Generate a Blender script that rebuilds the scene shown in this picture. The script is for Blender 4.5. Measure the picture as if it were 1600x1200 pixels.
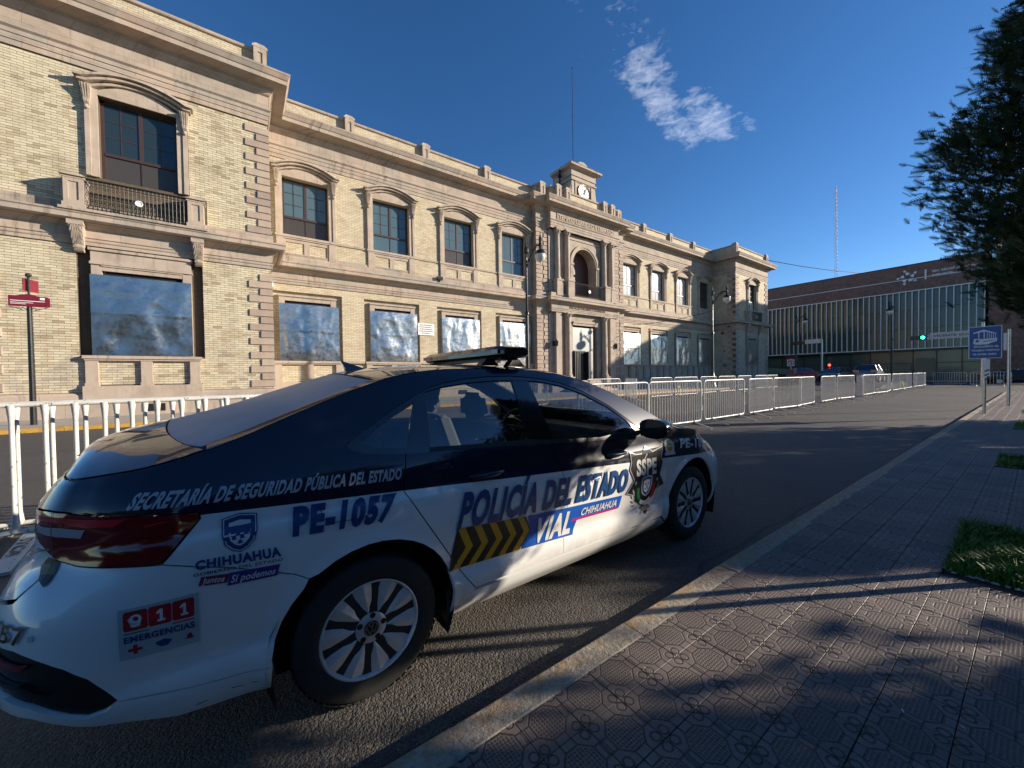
import bpy, bmesh, math, random
import numpy as np
from mathutils import Vector, Matrix, noise, geometry
random.seed(7); np.random.seed(7)
D=bpy.data; COL=bpy.context.scene.collection; PI=math.pi
for o in list(D.objects): D.objects.remove(o)
# ------------------------------------------------------------------ camera, sky, sun, exposure
CAM=(0.0,0.0,1.42); YAW,PITCH,ROLL,FPX=0.6179,-0.0189,-0.0144,589.3
cy,sy=math.cos(YAW),math.sin(YAW)
fw=Vector((sy*math.cos(PITCH),cy*math.cos(PITCH),math.sin(PITCH)))
r0=Vector((cy,-sy,0)); u0=r0.cross(fw)
c_,s_=math.cos(ROLL),math.sin(ROLL)
rt=c_*r0+s_*u0; up=-s_*r0+c_*u0
cam=D.cameras.new('camera'); cam.sensor_width=36; cam.lens=36*FPX/1600; cam.clip_start=.05; cam.clip_end=3000
co=D.objects.new('camera',cam); COL.objects.link(co)
M=Matrix((( rt.x,up.x,-fw.x,CAM[0]),(rt.y,up.y,-fw.y,CAM[1]),(rt.z,up.z,-fw.z,CAM[2]),(0,0,0,1)))
co.matrix_world=M
S=bpy.context.scene; S.camera=co
S.view_settings.view_transform='Standard'; S.view_settings.look='None'
S.view_settings.exposure=0.84; S.view_settings.gamma=1; S.view_settings.use_curve_mapping=False
SUN_EL=math.radians(17.0); SUN_ROT=math.radians(120.0)
W=D.worlds.new('World'); S.world=W; W.use_nodes=True
nt=W.node_tree; N=nt.nodes; Lk=nt.links; N.clear()
out=N.new('ShaderNodeOutputWorld'); bg=N.new('ShaderNodeBackground'); bg.inputs[1].default_value=.088
sky=N.new('ShaderNodeTexSky'); sky.sky_type='NISHITA'; sky.sun_disc=False
sky.sun_elevation=SUN_EL; sky.sun_rotation=SUN_ROT; sky.altitude=1400; sky.air_density=1.0; sky.dust_density=.25; sky.ozone_density=3.2
# thin cloud wisps fixed at one place of the sky
geo=N.new('ShaderNodeTexCoord'); 
def wmath(op,a,b=None,c=None):
    n=N.new('ShaderNodeMath'); n.operation=op
    for i,v in enumerate((a,b,c)):
        if v is None: continue
        if isinstance(v,(int,float)): n.inputs[i].default_value=v
        else: Lk.new(v,n.inputs[i])
    return n.outputs[0]
def pixdir(px,py):
    return (fw+rt*((px-800)/FPX)-up*((py-600)/FPX)).normalized()
def wdot(v):
    n=N.new('ShaderNodeVectorMath'); n.operation='DOT_PRODUCT'; Lk.new(geo.outputs['Generated'],n.inputs[0]); n.inputs[1].default_value=v; return n.outputs['Value']
cc=pixdir(1045,130); e1=(pixdir(1130,205)-pixdir(960,40)).normalized(); e1=(e1-cc*e1.dot(cc)).normalized(); e2=cc.cross(e1)
a=wdot(e1); b=wdot(e2); c3=wdot(cc)
nz=N.new('ShaderNodeTexNoise'); nz.inputs['Scale'].default_value=9; nz.inputs['Detail'].default_value=9; nz.inputs['Roughness'].default_value=.62; nz.inputs['Distortion'].default_value=.35
mp=N.new('ShaderNodeMapping'); mp.inputs['Scale'].default_value=(1,1,2.3); mp.inputs['Rotation'].default_value=(.3,.2,.5)
Lk.new(geo.outputs['Generated'],mp.inputs['Vector']); Lk.new(mp.outputs[0],nz.inputs['Vector'])
nz2=N.new('ShaderNodeTexNoise'); nz2.inputs['Scale'].default_value=42; nz2.inputs['Detail'].default_value=5; nz2.inputs['Roughness'].default_value=.6; nz2.inputs['Distortion'].default_value=.6; Lk.new(mp.outputs[0],nz2.inputs['Vector'])
# main puff (lower right), tail (upper left)
def blob(a0,b0,ra,rb):
    x=wmath('DIVIDE',wmath('SUBTRACT',a,a0),ra); y=wmath('DIVIDE',wmath('SUBTRACT',b,b0),rb)
    r=wmath('ADD',wmath('MULTIPLY',x,x),wmath('MULTIPLY',y,y))
    return wmath('MAXIMUM',wmath('SUBTRACT',1.0,r),0.0)
def ab(px,py):
    d=pixdir(px,py); return d.dot(e1),d.dot(e2)
bl=None
for (px,py,ra,rb,k) in ((1105,180,.085,.050,1.0),(1060,198,.085,.035,.9),(1035,160,.09,.042,.75),(1005,110,.11,.050,.62),(985,55,.11,.048,.42),(898,75,.05,.022,.16),(1165,186,.045,.014,.5),(905,10,.05,.02,.16)):
    a0,b0=ab(px,py); q=wmath('MULTIPLY',blob(a0,b0,ra,rb),k)
    bl=q if bl is None else wmath('MAXIMUM',bl,q)
nn=wmath('ADD',wmath('MULTIPLY',nz.outputs[0],.60),wmath('MULTIPLY',nz2.outputs[0],.40))
m1=wmath('MULTIPLY',wmath('SUBTRACT',nn,wmath('SUBTRACT',.595,wmath('MULTIPLY',bl,.245))),2.3)
m1=wmath('MINIMUM',wmath('MAXIMUM',m1,0),1)
front=wmath('GREATER_THAN',c3,0.3)
cm=wmath('MULTIPLY',wmath('MULTIPLY',wmath('MULTIPLY',wmath('MINIMUM',wmath('MULTIPLY',bl,2.5),1.0),m1),.66),front)
hs=N.new('ShaderNodeHueSaturation'); hs.inputs['Saturation'].default_value=1.20; hs.inputs['Hue'].default_value=.505; hs.inputs['Value'].default_value=1.0; Lk.new(sky.outputs[0],hs.inputs['Color'])
mx=N.new('ShaderNodeMixRGB'); Lk.new(cm,mx.inputs[0]); Lk.new(hs.outputs[0],mx.inputs[1]); mx.inputs[2].default_value=(9.2,9.6,10.4,1)
Lk.new(mx.outputs[0],bg.inputs[0]); Lk.new(bg.outputs[0],out.inputs[0])
sl=D.lights.new('sun','SUN'); sl.energy=5.0; sl.angle=math.radians(.5); sl.color=(1.0,.88,.72)
so=D.objects.new('sun',sl); COL.objects.link(so)
sdir=Vector((math.sin(SUN_ROT)*math.cos(SUN_EL),math.cos(SUN_ROT)*math.cos(SUN_EL),math.sin(SUN_EL)))
so.rotation_euler=sdir.to_track_quat('Z','Y').to_euler(); so.location=(0,0,60)

# ------------------------------------------------------------------ helpers
def meta(o,label=None,cat=None,group=None,kind=None):
    if label: o['label']=label
    if cat: o['category']=cat
    if group: o['group']=group
    if kind: o['kind']=kind
    return o
def link(o,parent=None):
    COL.objects.link(o)
    if parent is not None: o.parent=parent
    return o
def empty(name,loc=(0,0,0),rz=0,**k):
    o=D.objects.new(name,None); o.location=loc; o.rotation_euler=(0,0,rz); o.empty_display_size=.3
    return meta(link(o),**k)
def inst(name,me,parent,loc=(0,0,0),rot=(0,0,0),scale=None):
    o=D.objects.new(name,me); o.location=loc; o.rotation_euler=rot
    if scale: o.scale=scale
    return link(o,parent)
def copy_tree(o,parent=None):
    c=o.copy(); link(c,parent)
    for ch in list(o.children): copy_tree(ch,c)
    return c
class MB:
    def __init__(s): s.v=[]; s.f=[]
    def quad(s,*p):
        n=len(s.v); s.v+= [tuple(q) for q in p]; s.f.append(tuple(range(n,n+len(p))))
    def box(s,x0,y0,z0,x1,y1,z1):
        if x0>x1: x0,x1=x1,x0
        if y0>y1: y0,y1=y1,y0
        if z0>z1: z0,z1=z1,z0
        n=len(s.v)
        s.v+=[(x0,y0,z0),(x1,y0,z0),(x1,y1,z0),(x0,y1,z0),(x0,y0,z1),(x1,y0,z1),(x1,y1,z1),(x0,y1,z1)]
        s.f+=[tuple(n+i for i in q) for q in ((0,3,2,1),(4,5,6,7),(0,1,5,4),(1,2,6,5),(2,3,7,6),(3,0,4,7))]
        return s
    def hexa(s,a,b):   # two quads (lists of 4 points), a = one end, b = other end
        n=len(s.v); s.v+=[tuple(p) for p in a]+[tuple(p) for p in b]; k=len(a)
        s.f.append(tuple(n+i for i in range(k))[::-1]); s.f.append(tuple(n+k+i for i in range(k)))
        for i in range(k): j=(i+1)%k; s.f.append((n+i,n+j,n+k+j,n+k+i))
    def prism(s,poly,y0,y1):   # poly in (x,z)
        s.hexa([(x,y0,z) for x,z in poly],[(x,y1,z) for x,z in poly])
    def cone(s,p0,p1,r0,r1,n=10,cap=True):
        p0=Vector(p0);p1=Vector(p1);d=(p1-p0).normalized()
        a=d.orthogonal().normalized();b=d.cross(a);m=len(s.v)
        for p,r in ((p0,r0),(p1,r1)):
            for i in range(n):
                t=2*PI*i/n; s.v.append(tuple(p+a*(r*math.cos(t))+b*(r*math.sin(t))))
        for i in range(n): j=(i+1)%n; s.f.append((m+i,m+j,m+n+j,m+n+i))
        if cap: s.f.append(tuple(m+i for i in range(n))[::-1]); s.f.append(tuple(m+n+i for i in range(n)))
        return s
    def tube(s,pts,r,n=6):
        rr=r if isinstance(r,(list,tuple)) else [r]*len(pts)
        pts=[Vector(p) for p in pts]; m=len(s.v); pa=None
        for i,p in enumerate(pts):
            d=(pts[min(i+1,len(pts)-1)]-pts[max(i-1,0)]).normalized()
            if pa is None: pa=d.orthogonal().normalized()
            a=(pa-d*pa.dot(d)).normalized(); pa=a; b=d.cross(a)
            for k in range(n):
                t=2*PI*k/n; s.v.append(tuple(p+a*(rr[i]*math.cos(t))+b*(rr[i]*math.sin(t))))
        for i in range(len(pts)-1):
            for k in range(n):
                j=(k+1)%n; s.f.append((m+i*n+k,m+i*n+j,m+(i+1)*n+j,m+(i+1)*n+k))
        s.f.append(tuple(m+k for k in range(n))[::-1]); s.f.append(tuple(m+(len(pts)-1)*n+k for k in range(n)))
        return s
    def lathe(s,c,prof,n=16,axis='z',a0=0):
        m=len(s.v)
        for r,h in prof:
            for i in range(n):
                t=a0+2*PI*i/n
                if axis=='z': s.v.append((c[0]+r*math.cos(t),c[1]+r*math.sin(t),c[2]+h))
                else: s.v.append((c[0]+r*math.cos(t),c[1]+h,c[2]-r*math.sin(t)))
        for k in range(len(prof)-1):
            for i in range(n):
                j=(i+1)%n; s.f.append((m+k*n+i,m+k*n+j,m+(k+1)*n+j,m+(k+1)*n+i))
        s.f.append(tuple(m+i for i in range(n))[::-1]); s.f.append(tuple(m+(len(prof)-1)*n+i for i in range(n)))
        return s
    def sweep(s,path,prof,close_ends=True):   # path XY, prof (d outwards to the right, z)
        P=[Vector(p) for p in path]; rings=[]
        for i,p in enumerate(P):
            ns=[]
            if i>0: t=(P[i]-P[i-1]).normalized(); ns.append(Vector((t.y,-t.x)))
            if i<len(P)-1: t=(P[i+1]-P[i]).normalized(); ns.append(Vector((t.y,-t.x)))
            if len(ns)==2: n=(ns[0]+ns[1])/(1+ns[0].dot(ns[1]))
            else: n=ns[0]
            rings.append([(p.x+n.x*d,p.y+n.y*d,z) for d,z in prof])
        m=len(s.v);k=len(prof)
        for r in rings: s.v+=r
        for i in range(len(P)-1):
            for j in range(k-1):
                s.f.append((m+i*k+j,m+(i+1)*k+j,m+(i+1)*k+j+1,m+i*k+j+1))
        return s
    def mesh(s,name,mt,smooth=False):
        me=D.meshes.new(name); me.from_pydata(s.v,[],s.f); 
        if mt: me.materials.append(mt)
        if smooth: me.polygons.foreach_set('use_smooth',[True]*len(me.polygons))
        me.update(); return me
    def build(s,name,mt,parent=None,smooth=False,recalc=False,loc=(0,0,0),**k):
        me=s.mesh(name,mt,smooth)
        if recalc: fixn(me)
        o=D.objects.new(name,me); o.location=loc; link(o,parent); return meta(o,**k)
def fixn(me):
    bm=bmesh.new(); bm.from_mesh(me); bmesh.ops.recalc_face_normals(bm,faces=bm.faces); bm.to_mesh(me); bm.free()
def autosmooth(me,ang=40):
    me.polygons.foreach_set('use_smooth',[True]*len(me.polygons)); me.set_sharp_from_angle(angle=math.radians(ang))

# ------------------------------------------------------------------ materials
class NT:
    def __init__(s,name):
        s.m=D.materials.new(name); s.m.use_nodes=True; s.t=s.m.node_tree; s.n=s.t.nodes; s.l=s.t.links
        s.b=s.n['Principled BSDF']; s.tc=None
    def new(s,ty,**k):
        n=s.n.new('ShaderNode'+ty)
        for a,v in k.items(): setattr(n,a,v)
        return n
    def put(s,n,i,v):
        if v is None: return
        if isinstance(v,bpy.types.NodeSocket): s.l.new(v,n.inputs[i])
        elif isinstance(v,tuple) and len(v)==3 and n.inputs[i].type=='RGBA': n.inputs[i].default_value=(*v,1)
        else: n.inputs[i].default_value=v
    def co(s,k='Object'):
        if s.tc is None: s.tc=s.new('TexCoord')
        return s.tc.outputs[k]
    def math(s,op,a,b=None,c=None,clamp=False):
        n=s.new('Math',operation=op,use_clamp=clamp)
        for i,v in enumerate((a,b,c)): s.put(n,i,v)
        return n.outputs[0]
    def vec(s,x,y,z):
        n=s.new('CombineXYZ'); s.put(n,0,x);s.put(n,1,y);s.put(n,2,z); return n.outputs[0]
    def sep(s,v):
        n=s.new('SeparateXYZ'); s.l.new(v,n.inputs[0]); return n.outputs
    def noise(s,scale,detail=4,rough=.55,vec=None,dist=0):
        n=s.new('TexNoise'); n.inputs['Scale'].default_value=scale; n.inputs['Detail'].default_value=detail; n.inputs['Roughness'].default_value=rough; n.inputs['Distortion'].default_value=dist
        s.l.new(vec if vec is not None else s.co(),n.inputs['Vector']); return n.outputs[0]
    def ramp(s,f,pts):
        n=s.new('ValToRGB'); e=n.color_ramp.elements
        while len(e)<len(pts): e.new(.5)
        for q,(p,c) in zip(e,pts): q.position=p; q.color=(*c,1) if len(c)==3 else c
        s.l.new(f,n.inputs[0]); return n.outputs[0]
    def mix(s,f,a,b,mode='MIX'):
        n=s.new('MixRGB',blend_type=mode); s.put(n,0,f);
        for i,v in ((1,a),(2,b)): s.put(n,i,v)
        return n.outputs[0]
    def maprange(s,v,a,b,c=0.,d=1.):
        n=s.new('MapRange'); s.put(n,0,v); n.inputs[1].default_value=a;n.inputs[2].default_value=b;n.inputs[3].default_value=c;n.inputs[4].default_value=d; return n.outputs[0]
    def bump(s,h,strength=.3,dist=.01,normal=None):
        n=s.new('Bump'); n.inputs['Strength'].default_value=strength; n.inputs['Distance'].default_value=dist; s.l.new(h,n.inputs['Height'])
        if normal is not None: s.l.new(normal,n.inputs['Normal'])
        return n.outputs[0]
    def set(s,**k):
        mp={'base':'Base Color','rough':'Roughness','metal':'Metallic','normal':'Normal','coat':'Coat Weight','coatr':'Coat Roughness','ior':'IOR','alpha':'Alpha','trans':'Transmission Weight','emit':'Emission Color','es':'Emission Strength','spec':'Specular IOR Level','sheen':'Sheen Weight','sss':'Subsurface Weight'}
        for a,v in k.items(): s.put(s.b,mp[a],v)
        return s.m
def simple(name,base,rough=.6,metal=0.,var=.15,scale=6,**k):
    t=NT(name); n=t.noise(scale,4,.6); n2=t.noise(scale*9,3,.6)
    f=t.math('ADD',t.math('MULTIPLY',n,.65),t.math('MULTIPLY',n2,.35))
    c=t.ramp(f,[(.3,tuple(x*(1-var) for x in base)),(.7,tuple(min(1,x*(1+var)) for x in base))])
    nb=t.bump(n2,.12,.004)
    return t.set(base=c,rough=rough,metal=metal,normal=nb,**k)
def plainmat(name,base,rough=.5,metal=0.,**k):
    t=NT(name); n=t.noise(30,2,.5); r=t.maprange(n,.3,.7,max(.02,rough-.06),min(1,rough+.06))
    return t.set(base=base,rough=r,metal=metal,**k)
def m_stone(name,base=(.395,.33,.272),objrand=False,blocks=True):
    t=NT(name); x,y,z=t.sep(t.co()); u=t.math('ADD',x,y); v=t.vec(u,z,0.)
    n=t.noise(1.3,6,.65); n2=t.noise(14,5,.7); n3=t.noise(.35,3,.5)
    c=t.ramp(n,[(.28,tuple(q*.74 for q in base)),(.5,base),(.75,(base[0]*1.12,base[1]*1.16,base[2]*1.18))])
    if blocks:
        b=t.new('TexBrick'); b.offset=.5; t.l.new(v,b.inputs['Vector']); b.inputs['Scale'].default_value=1; b.inputs['Brick Width'].default_value=1.15; b.inputs['Row Height'].default_value=.62; b.inputs['Mortar Size'].default_value=.006; b.inputs['Mortar Smooth'].default_value=.3
        b.inputs['Color1'].default_value=(.84,.87,.88,1); b.inputs['Color2'].default_value=(1.08,1.0,.95,1); b.inputs['Mortar'].default_value=(.5,.45,.4,1)
        c=t.mix(1,c,b.outputs[0],'MULTIPLY')
    if objrand:
        r=t.new('ObjectInfo').outputs['Random']
        c=t.mix(1,c,t.ramp(r,[(0,(.80,.80,.82)),(.5,(1,.97,.95)),(1,(1.1,1.12,1.06))]),'MULTIPLY')
    # dark rain streaks and soot
    st=t.noise(1,5,.65,vec=t.vec(t.math('MULTIPLY',u,5.5),t.math('MULTIPLY',z,.55),0.))
    grime=t.math('MULTIPLY',t.maprange(st,.52,.68),t.maprange(n3,.42,.62))
    c=t.mix(t.math('MULTIPLY',grime,.78),c,(.10,.08,.065))
    h=t.math('ADD',t.math('MULTIPLY',n2,.7),n)
    return t.set(base=c,rough=.85,normal=t.bump(h,.35,.012))
def m_brick(name,w=.31,h=.096,mort=.007):
    t=NT(name); x,y,z=t.sep(t.co()); u=t.math('ADD',x,y); v=t.vec(u,z,0.)
    b=t.new('TexBrick'); b.offset=.5; t.l.new(v,b.inputs['Vector']); b.inputs['Scale'].default_value=1; b.inputs['Brick Width'].default_value=w; b.inputs['Row Height'].default_value=h; b.inputs['Mortar Size'].default_value=mort; b.inputs['Mortar Smooth'].default_value=.2; b.inputs['Bias'].default_value=-.15
    b.inputs['Color1'].default_value=(.57,.505,.375,1); b.inputs['Color2'].default_value=(.41,.335,.225,1); b.inputs['Mortar'].default_value=(.10,.075,.05,1)
    n=t.noise(.8,5,.65); n2=t.noise(25,4,.6)
    c=t.mix(1,b.outputs[0],t.ramp(n,[(.3,(.78,.72,.66)),(.55,(1,1,1)),(.8,(1.1,1.08,1.0))]),'MULTIPLY')
    c=t.mix(.25,c,t.ramp(n2,[(.3,(.25,.18,.1)),(.7,(.75,.66,.46))]))
    nb=t.bump(t.math('SUBTRACT',1.,b.outputs['Fac']),.7,.008)
    return t.set(base=c,rough=.8,normal=t.bump(n2,.2,.004,nb))
def m_brickpiece(name):
    t=NT(name); r=t.new('ObjectInfo').outputs['Random']; a=t.new('Attribute',attribute_name='tint').outputs['Fac']
    f=t.math('FRACT',t.math('ADD',r,a)); n=t.noise(.9,5,.65,vec=t.new('NewGeometry').outputs['Position']); n2=t.noise(30,4,.6,vec=t.new('NewGeometry').outputs['Position'])
    c=t.ramp(f,[(0,(.47,.41,.29)),(.35,(.58,.52,.375)),(.7,(.53,.465,.33)),(.93,(.43,.36,.24)),(1,(.32,.255,.17))])
    c=t.mix(1,c,t.ramp(n,[(.3,(.72,.68,.64)),(.5,(1,1,1)),(.8,(1.08,1.06,1.0))]),'MULTIPLY')
    # grey scrubbed graffiti haze low on the wall
    p=t.new('NewGeometry').outputs['Position']; X,Y,Z=t.sep(p)
    n4=t.noise(1.7,5,.7,vec=p,dist=1.2); low=t.maprange(Z,3.4,1.9)
    low=t.math('MINIMUM',t.math('MAXIMUM',low,0),1)
    c=t.mix(t.math('MULTIPLY',t.math('MULTIPLY',t.maprange(n4,.5,.62),low),.45),c,(.33,.30,.29))
    n5=t.noise(1,4,.6,vec=t.vec(t.math('MULTIPLY',X,3.2),t.math('MULTIPLY',Z,.5),0.))
    c=t.mix(t.math('MULTIPLY',t.maprange(n5,.56,.72),.35),c,(.36,.20,.09))
    return t.set(base=c,rough=.75,normal=t.bump(n2,.2,.004))
MT={}
MT['stone']=m_stone('pink_stone'); MT['stone1']=m_stone('pink_stone_block',(.375,.295,.24),True,False); MT['stone2']=m_stone('carved_stone',(.40,.325,.26),False,False)
MT['brick']=m_brick('yellow_brick'); MT['brickp']=m_brickpiece('yellow_brick_piece')
MT['mortar']=simple('brown_mortar',(.10,.075,.05),.95,var=.25)
MT['roof']=simple('roof_screed',(.3,.27,.24),.9)
MT['wframe']=plainmat('dark_brown_wood',(.05,.028,.024),.45)
def m_pane(name,base,rough=.06,spec=.9):
    t=NT(name); n=t.noise(1.6,2,.5); 
    return t.set(base=base,rough=rough,spec=spec,normal=t.bump(n,.10,.05))
MT['pane']=m_pane('window_pane',(.018,.03,.036)); MT['panet']=m_pane('teal_curtained_pane',(.075,.12,.135),.08,.9); MT['paneb']=m_pane('curtain_reflection_pane',(.46,.47,.46),.12,.7); MT['pane2']=m_pane('screened_pane',(.055,.048,.042),.3,.5)  # palest pane: curtain and reflection both put into its base colour
def m_zinc():
    t=NT('crumpled_zinc'); n=t.noise(7,4,.6); r=t.maprange(n,.3,.7,.24,.40)
    c=t.ramp(t.noise(2.2,5,.6),[(.3,(.40,.41,.41)),(.7,(.52,.54,.54))])
    return t.set(base=c,rough=r,metal=1.0,normal=t.bump(t.noise(3,2,.4),.08,.02))
MT['zinc']=m_zinc()
MT['iron']=plainmat('black_iron',(.012,.012,.013),.35,.0)
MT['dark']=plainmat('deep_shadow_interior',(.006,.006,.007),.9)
MT['white']=plainmat('white_paint',(.75,.75,.73),.4)
MT['letter']=plainmat('weathered_letter',(.09,.06,.045),.8)
MT['doorwood']=plainmat('dark_red_door',(.07,.02,.014),.5)
def m_barr():
    t=NT('chipped_white_paint'); n=t.noise(22,5,.7); n2=t.noise(5,3,.6); x,y,z=t.sep(t.co())
    f=t.maprange(n,.60,.66); low=t.maprange(z,.5,.05,0.,.35)
    low=t.math('MAXIMUM',low,0)
    c=t.mix(f,t.ramp(n2,[(.3,(.50,.49,.45)),(.7,(.68,.67,.62))]),(.10,.085,.07))
    c=t.mix(t.math('MULTIPLY',low,n2),c,(.2,.18,.15))
    return t.set(base=c,rough=.45,normal=t.bump(n,.2,.002))
MT['barr']=m_barr(); MT['barg']=(lambda t:t.set(base=t.ramp(t.noise(9,4,.7),[(.3,(.42,.41,.39)),(.6,(.58,.57,.55))]),rough=.45,metal=.2))(NT('greyed_barrier_paint'))
def m_galv():
    t=NT('galvanised_steel'); n=t.noise(14,4,.6)
    return t.set(base=t.ramp(n,[(.3,(.42,.42,.42)),(.7,(.62,.62,.62))]),rough=.35,metal=.85,normal=t.bump(n,.1,.004))
MT['galv']=m_galv()
# ---- body surface of the saloon
def crom(tab,x):
    # monotone-ish cubic (Catmull-Rom) on non-uniform knots; tab: list of tuples (x,v1,v2..)
    n=len(tab)
    if x<=tab[0][0]: i=0
    elif x>=tab[-1][0]: i=n-2
    else:
        lo,hi=0,n-1
        while hi-lo>1:
            m=(lo+hi)//2
            if tab[m][0]<=x: lo=m
            else: hi=m
        i=lo
    p1=tab[i];p2=tab[i+1];p0=tab[i-1] if i>0 else p1;p3=tab[i+2] if i+2<n else p2
    h=p2[0]-p1[0]; t=(x-p1[0])/h; t=min(max(t,0.),1.)
    out=[]
    for k in range(1,len(p1)):
        m1=(p2[k]-p0[k])/(p2[0]-p0[0]) if i>0 else (p2[k]-p1[k])/h
        m2=(p3[k]-p1[k])/(p3[0]-p1[0]) if i+2<n else (p2[k]-p1[k])/h
        t2=t*t;t3=t2*t
        out.append((2*t3-3*t2+1)*p1[k]+(t3-2*t2+t)*h*m1+(-2*t3+3*t2)*p2[k]+(t3-t2)*h*m2)
    return out
PLAN=[(-1.86,-1.18,0),(-1.66,-1.175,.2),(-1.44,-1.152,.42),(-1.225,-1.105,.635),(-1.06,-1.025,.768),(-.9,-.905,.84),(-.75,-.75,.872),(-.5,-.5,.884),(0,0,.893),(.7,.7,.90),(1.5,1.5,.90),(2.3,2.3,.898),(2.7,2.7,.893),(2.95,2.95,.883),(3.15,3.15,.862),(3.32,3.31,.80),(3.48,3.43,.70),(3.67,3.515,.54),(3.87,3.57,.36),(4.06,3.59,.18),(4.24,3.595,0)]
I_S=[(.16,.12),(.24,.052),(.30,.028),(.36,.018),(.40,.021),(.44,.032),(.52,.021),(.62,.007),(.72,0),(.80,.002),(.86,.007),(.89,.021),(.95,.030),(1.02,.045),(1.08,.07),(1.15,.105),(1.25,.162),(1.35,.225),(1.42,.275),(1.48,.34)]
I_R=[(.16,.15),(.26,.09),(.34,.03),(.45,0),(.60,0),(.68,.008),(.76,.04),(.82,.08),(.88,.095),(.95,.10),(1.02,.108),(1.07,.118),(1.12,.15),(1.2,.2),(1.48,.5)]
I_F=[(.16,.12),(.24,.05),(.35,.01),(.5,0),(.6,.01),(.68,.04),(.75,.09),(.80,.15),(.86,.22),(.95,.33),(1.48,.6)]
def sst(a,b,x):
    t=min(max((x-a)/(b-a),0.),1.); return t*t*(3-2*t)
def inset(u,z):
    s=crom(I_S,z)[0]; r=sst(-.62,-.98,u); f=sst(2.75,3.3,u)
    v=s
    if r>0: v=s*(1-r)+crom(I_R,z)[0]*r
    if f>0: v=v*(1-f)+crom(I_F,z)[0]*f
    # wheel-arch flare
    for wx in (0.,2.686):
        d=math.hypot(u-wx,z-.312)
        v-=.012*math.exp(-((d-.39)/.035)**2) if z<.8 else 0
    # greenhouse narrows fore and aft
    if z>1.0:
        v+= (z-1.0)*.45*(max(0,.25-u)**1.3*.55+max(0,u-1.3)**2*.16)
    return v
def SP(u,z):
    x,y=crom(PLAN,u)
    e=.004; x2,y2=crom(PLAN,u+e); x1,y1=crom(PLAN,u-e)
    tx,ty=x2-x1,y2-y1; l=math.hypot(tx,ty) or 1; nx,ny=-ty/l,tx/l   # outward (y>0 side)
    i=inset(u,z)
    return (x-nx*i, y-ny*i, z)
RAIL=[(-1.86,1.095),(-1.44,1.09),(-1.06,1.09),(-.9,1.098),(-.72,1.12),(-.5,1.18),(-.25,1.278),(0,1.37),(.2,1.43),(.45,1.465),(.9,1.472),(1.25,1.45),(1.55,1.395),(1.85,1.285),(2.15,1.14),(2.4,1.0),(2.55,.965),(2.8,.935),(3.05,.885),(3.3,.815),(3.53,.765),(3.745,.735),(4.24,.72)]
def rail(u): return crom(RAIL,u)[0]
_rt=[]
for k in range(0,241):
    u=-1.86+k*(4.24+1.86)/240; z=rail(u); p=SP(u,z); _rt.append((p[0],p[1],z))
ZC=[(-1.08,1.097),(-1.05,1.12),(-1.0,1.15),(-.9,1.19),(-.72,1.232),(-.5,1.29),(-.25,1.372),(0,1.45),(.1,1.472),(.4,1.504),(.9,1.513),(1.3,1.498),(1.6,1.44),(1.9,1.33),(2.2,1.185),(2.42,1.06),(2.55,1.02),(2.9,.975),(3.2,.90),(3.4,.82),(3.55,.73)]
def railx(x):
    lo,hi=0,len(_rt)-1
    while hi-lo>1:
        m=(lo+hi)//2
        if _rt[m][0]<=x: lo=m
        else: hi=m
    a,b=_rt[lo],_rt[hi]; t=(x-a[0])/((b[0]-a[0]) or 1); t=min(max(t,0),1)
    return a[1]+(b[1]-a[1])*t, a[2]+(b[2]-a[2])*t
def TP(x,q):
    yr,zr=railx(x); zc=crom(ZC,x)[0]
    return (x,q*yr,zr+(zc-zr)*(1-abs(q)**(2.1+.5*sst(0,.6,x))))
# ------------------------------------------------------------------ ground, roads, kerbs, tiles
def m_asphalt():
    t=NT('asphalt'); p=t.co(); vo=t.new('TexVoronoi'); vo.inputs['Scale'].default_value=140; t.l.new(p,vo.inputs['Vector'])
    vo2=t.new('TexVoronoi'); vo2.inputs['Scale'].default_value=75; t.l.new(p,vo2.inputs['Vector'])
    n=t.noise(.35,5,.6); n2=t.noise(60,4,.7); n3=t.noise(4,4,.6)
    g=t.ramp(vo.outputs['Color'],[(0,(.028,.027,.026)),(.5,(.075,.068,.06)),(.85,(.12,.108,.092)),(1,(.22,.19,.16))])
    g2=t.ramp(vo2.outputs['Color'],[(0,(.03,.028,.026)),(.6,(.08,.072,.062)),(1,(.16,.14,.12))])
    g=t.mix(.45,g,g2)
    c=t.mix(1,g,t.ramp(n,[(.3,(.75,.75,.77)),(.7,(1.25,1.2,1.12))]),'MULTIPLY')
    c=t.mix(t.maprange(n3,.62,.8,0,.5),c,(.035,.033,.032))
    # tar seams and old patches with their own outline
    x,y,z=t.sep(p)
    w=t.math('ADD',y,t.math('MULTIPLY',t.noise(.5,3,.5),.8))
    seam=t.math('LESS_THAN',t.math('ABSOLUTE',t.math('SUBTRACT',t.math('FRACT',t.math('MULTIPLY',w,.28)),.5)),.006)
    c=t.mix(t.math('MULTIPLY',seam,.6),c,(.02,.02,.02))
    h=t.math('ADD',t.math('SUBTRACT',1.,vo.outputs['Distance']),t.math('ADD',t.math('MULTIPLY',t.math('SUBTRACT',1.,vo2.outputs['Distance']),1.3),t.math('MULTIPLY',n2,.5)))
    return t.set(base=c,rough=.72,normal=t.bump(h,.9,.006),spec=.45)
MT['asphalt']=m_asphalt()
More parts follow.
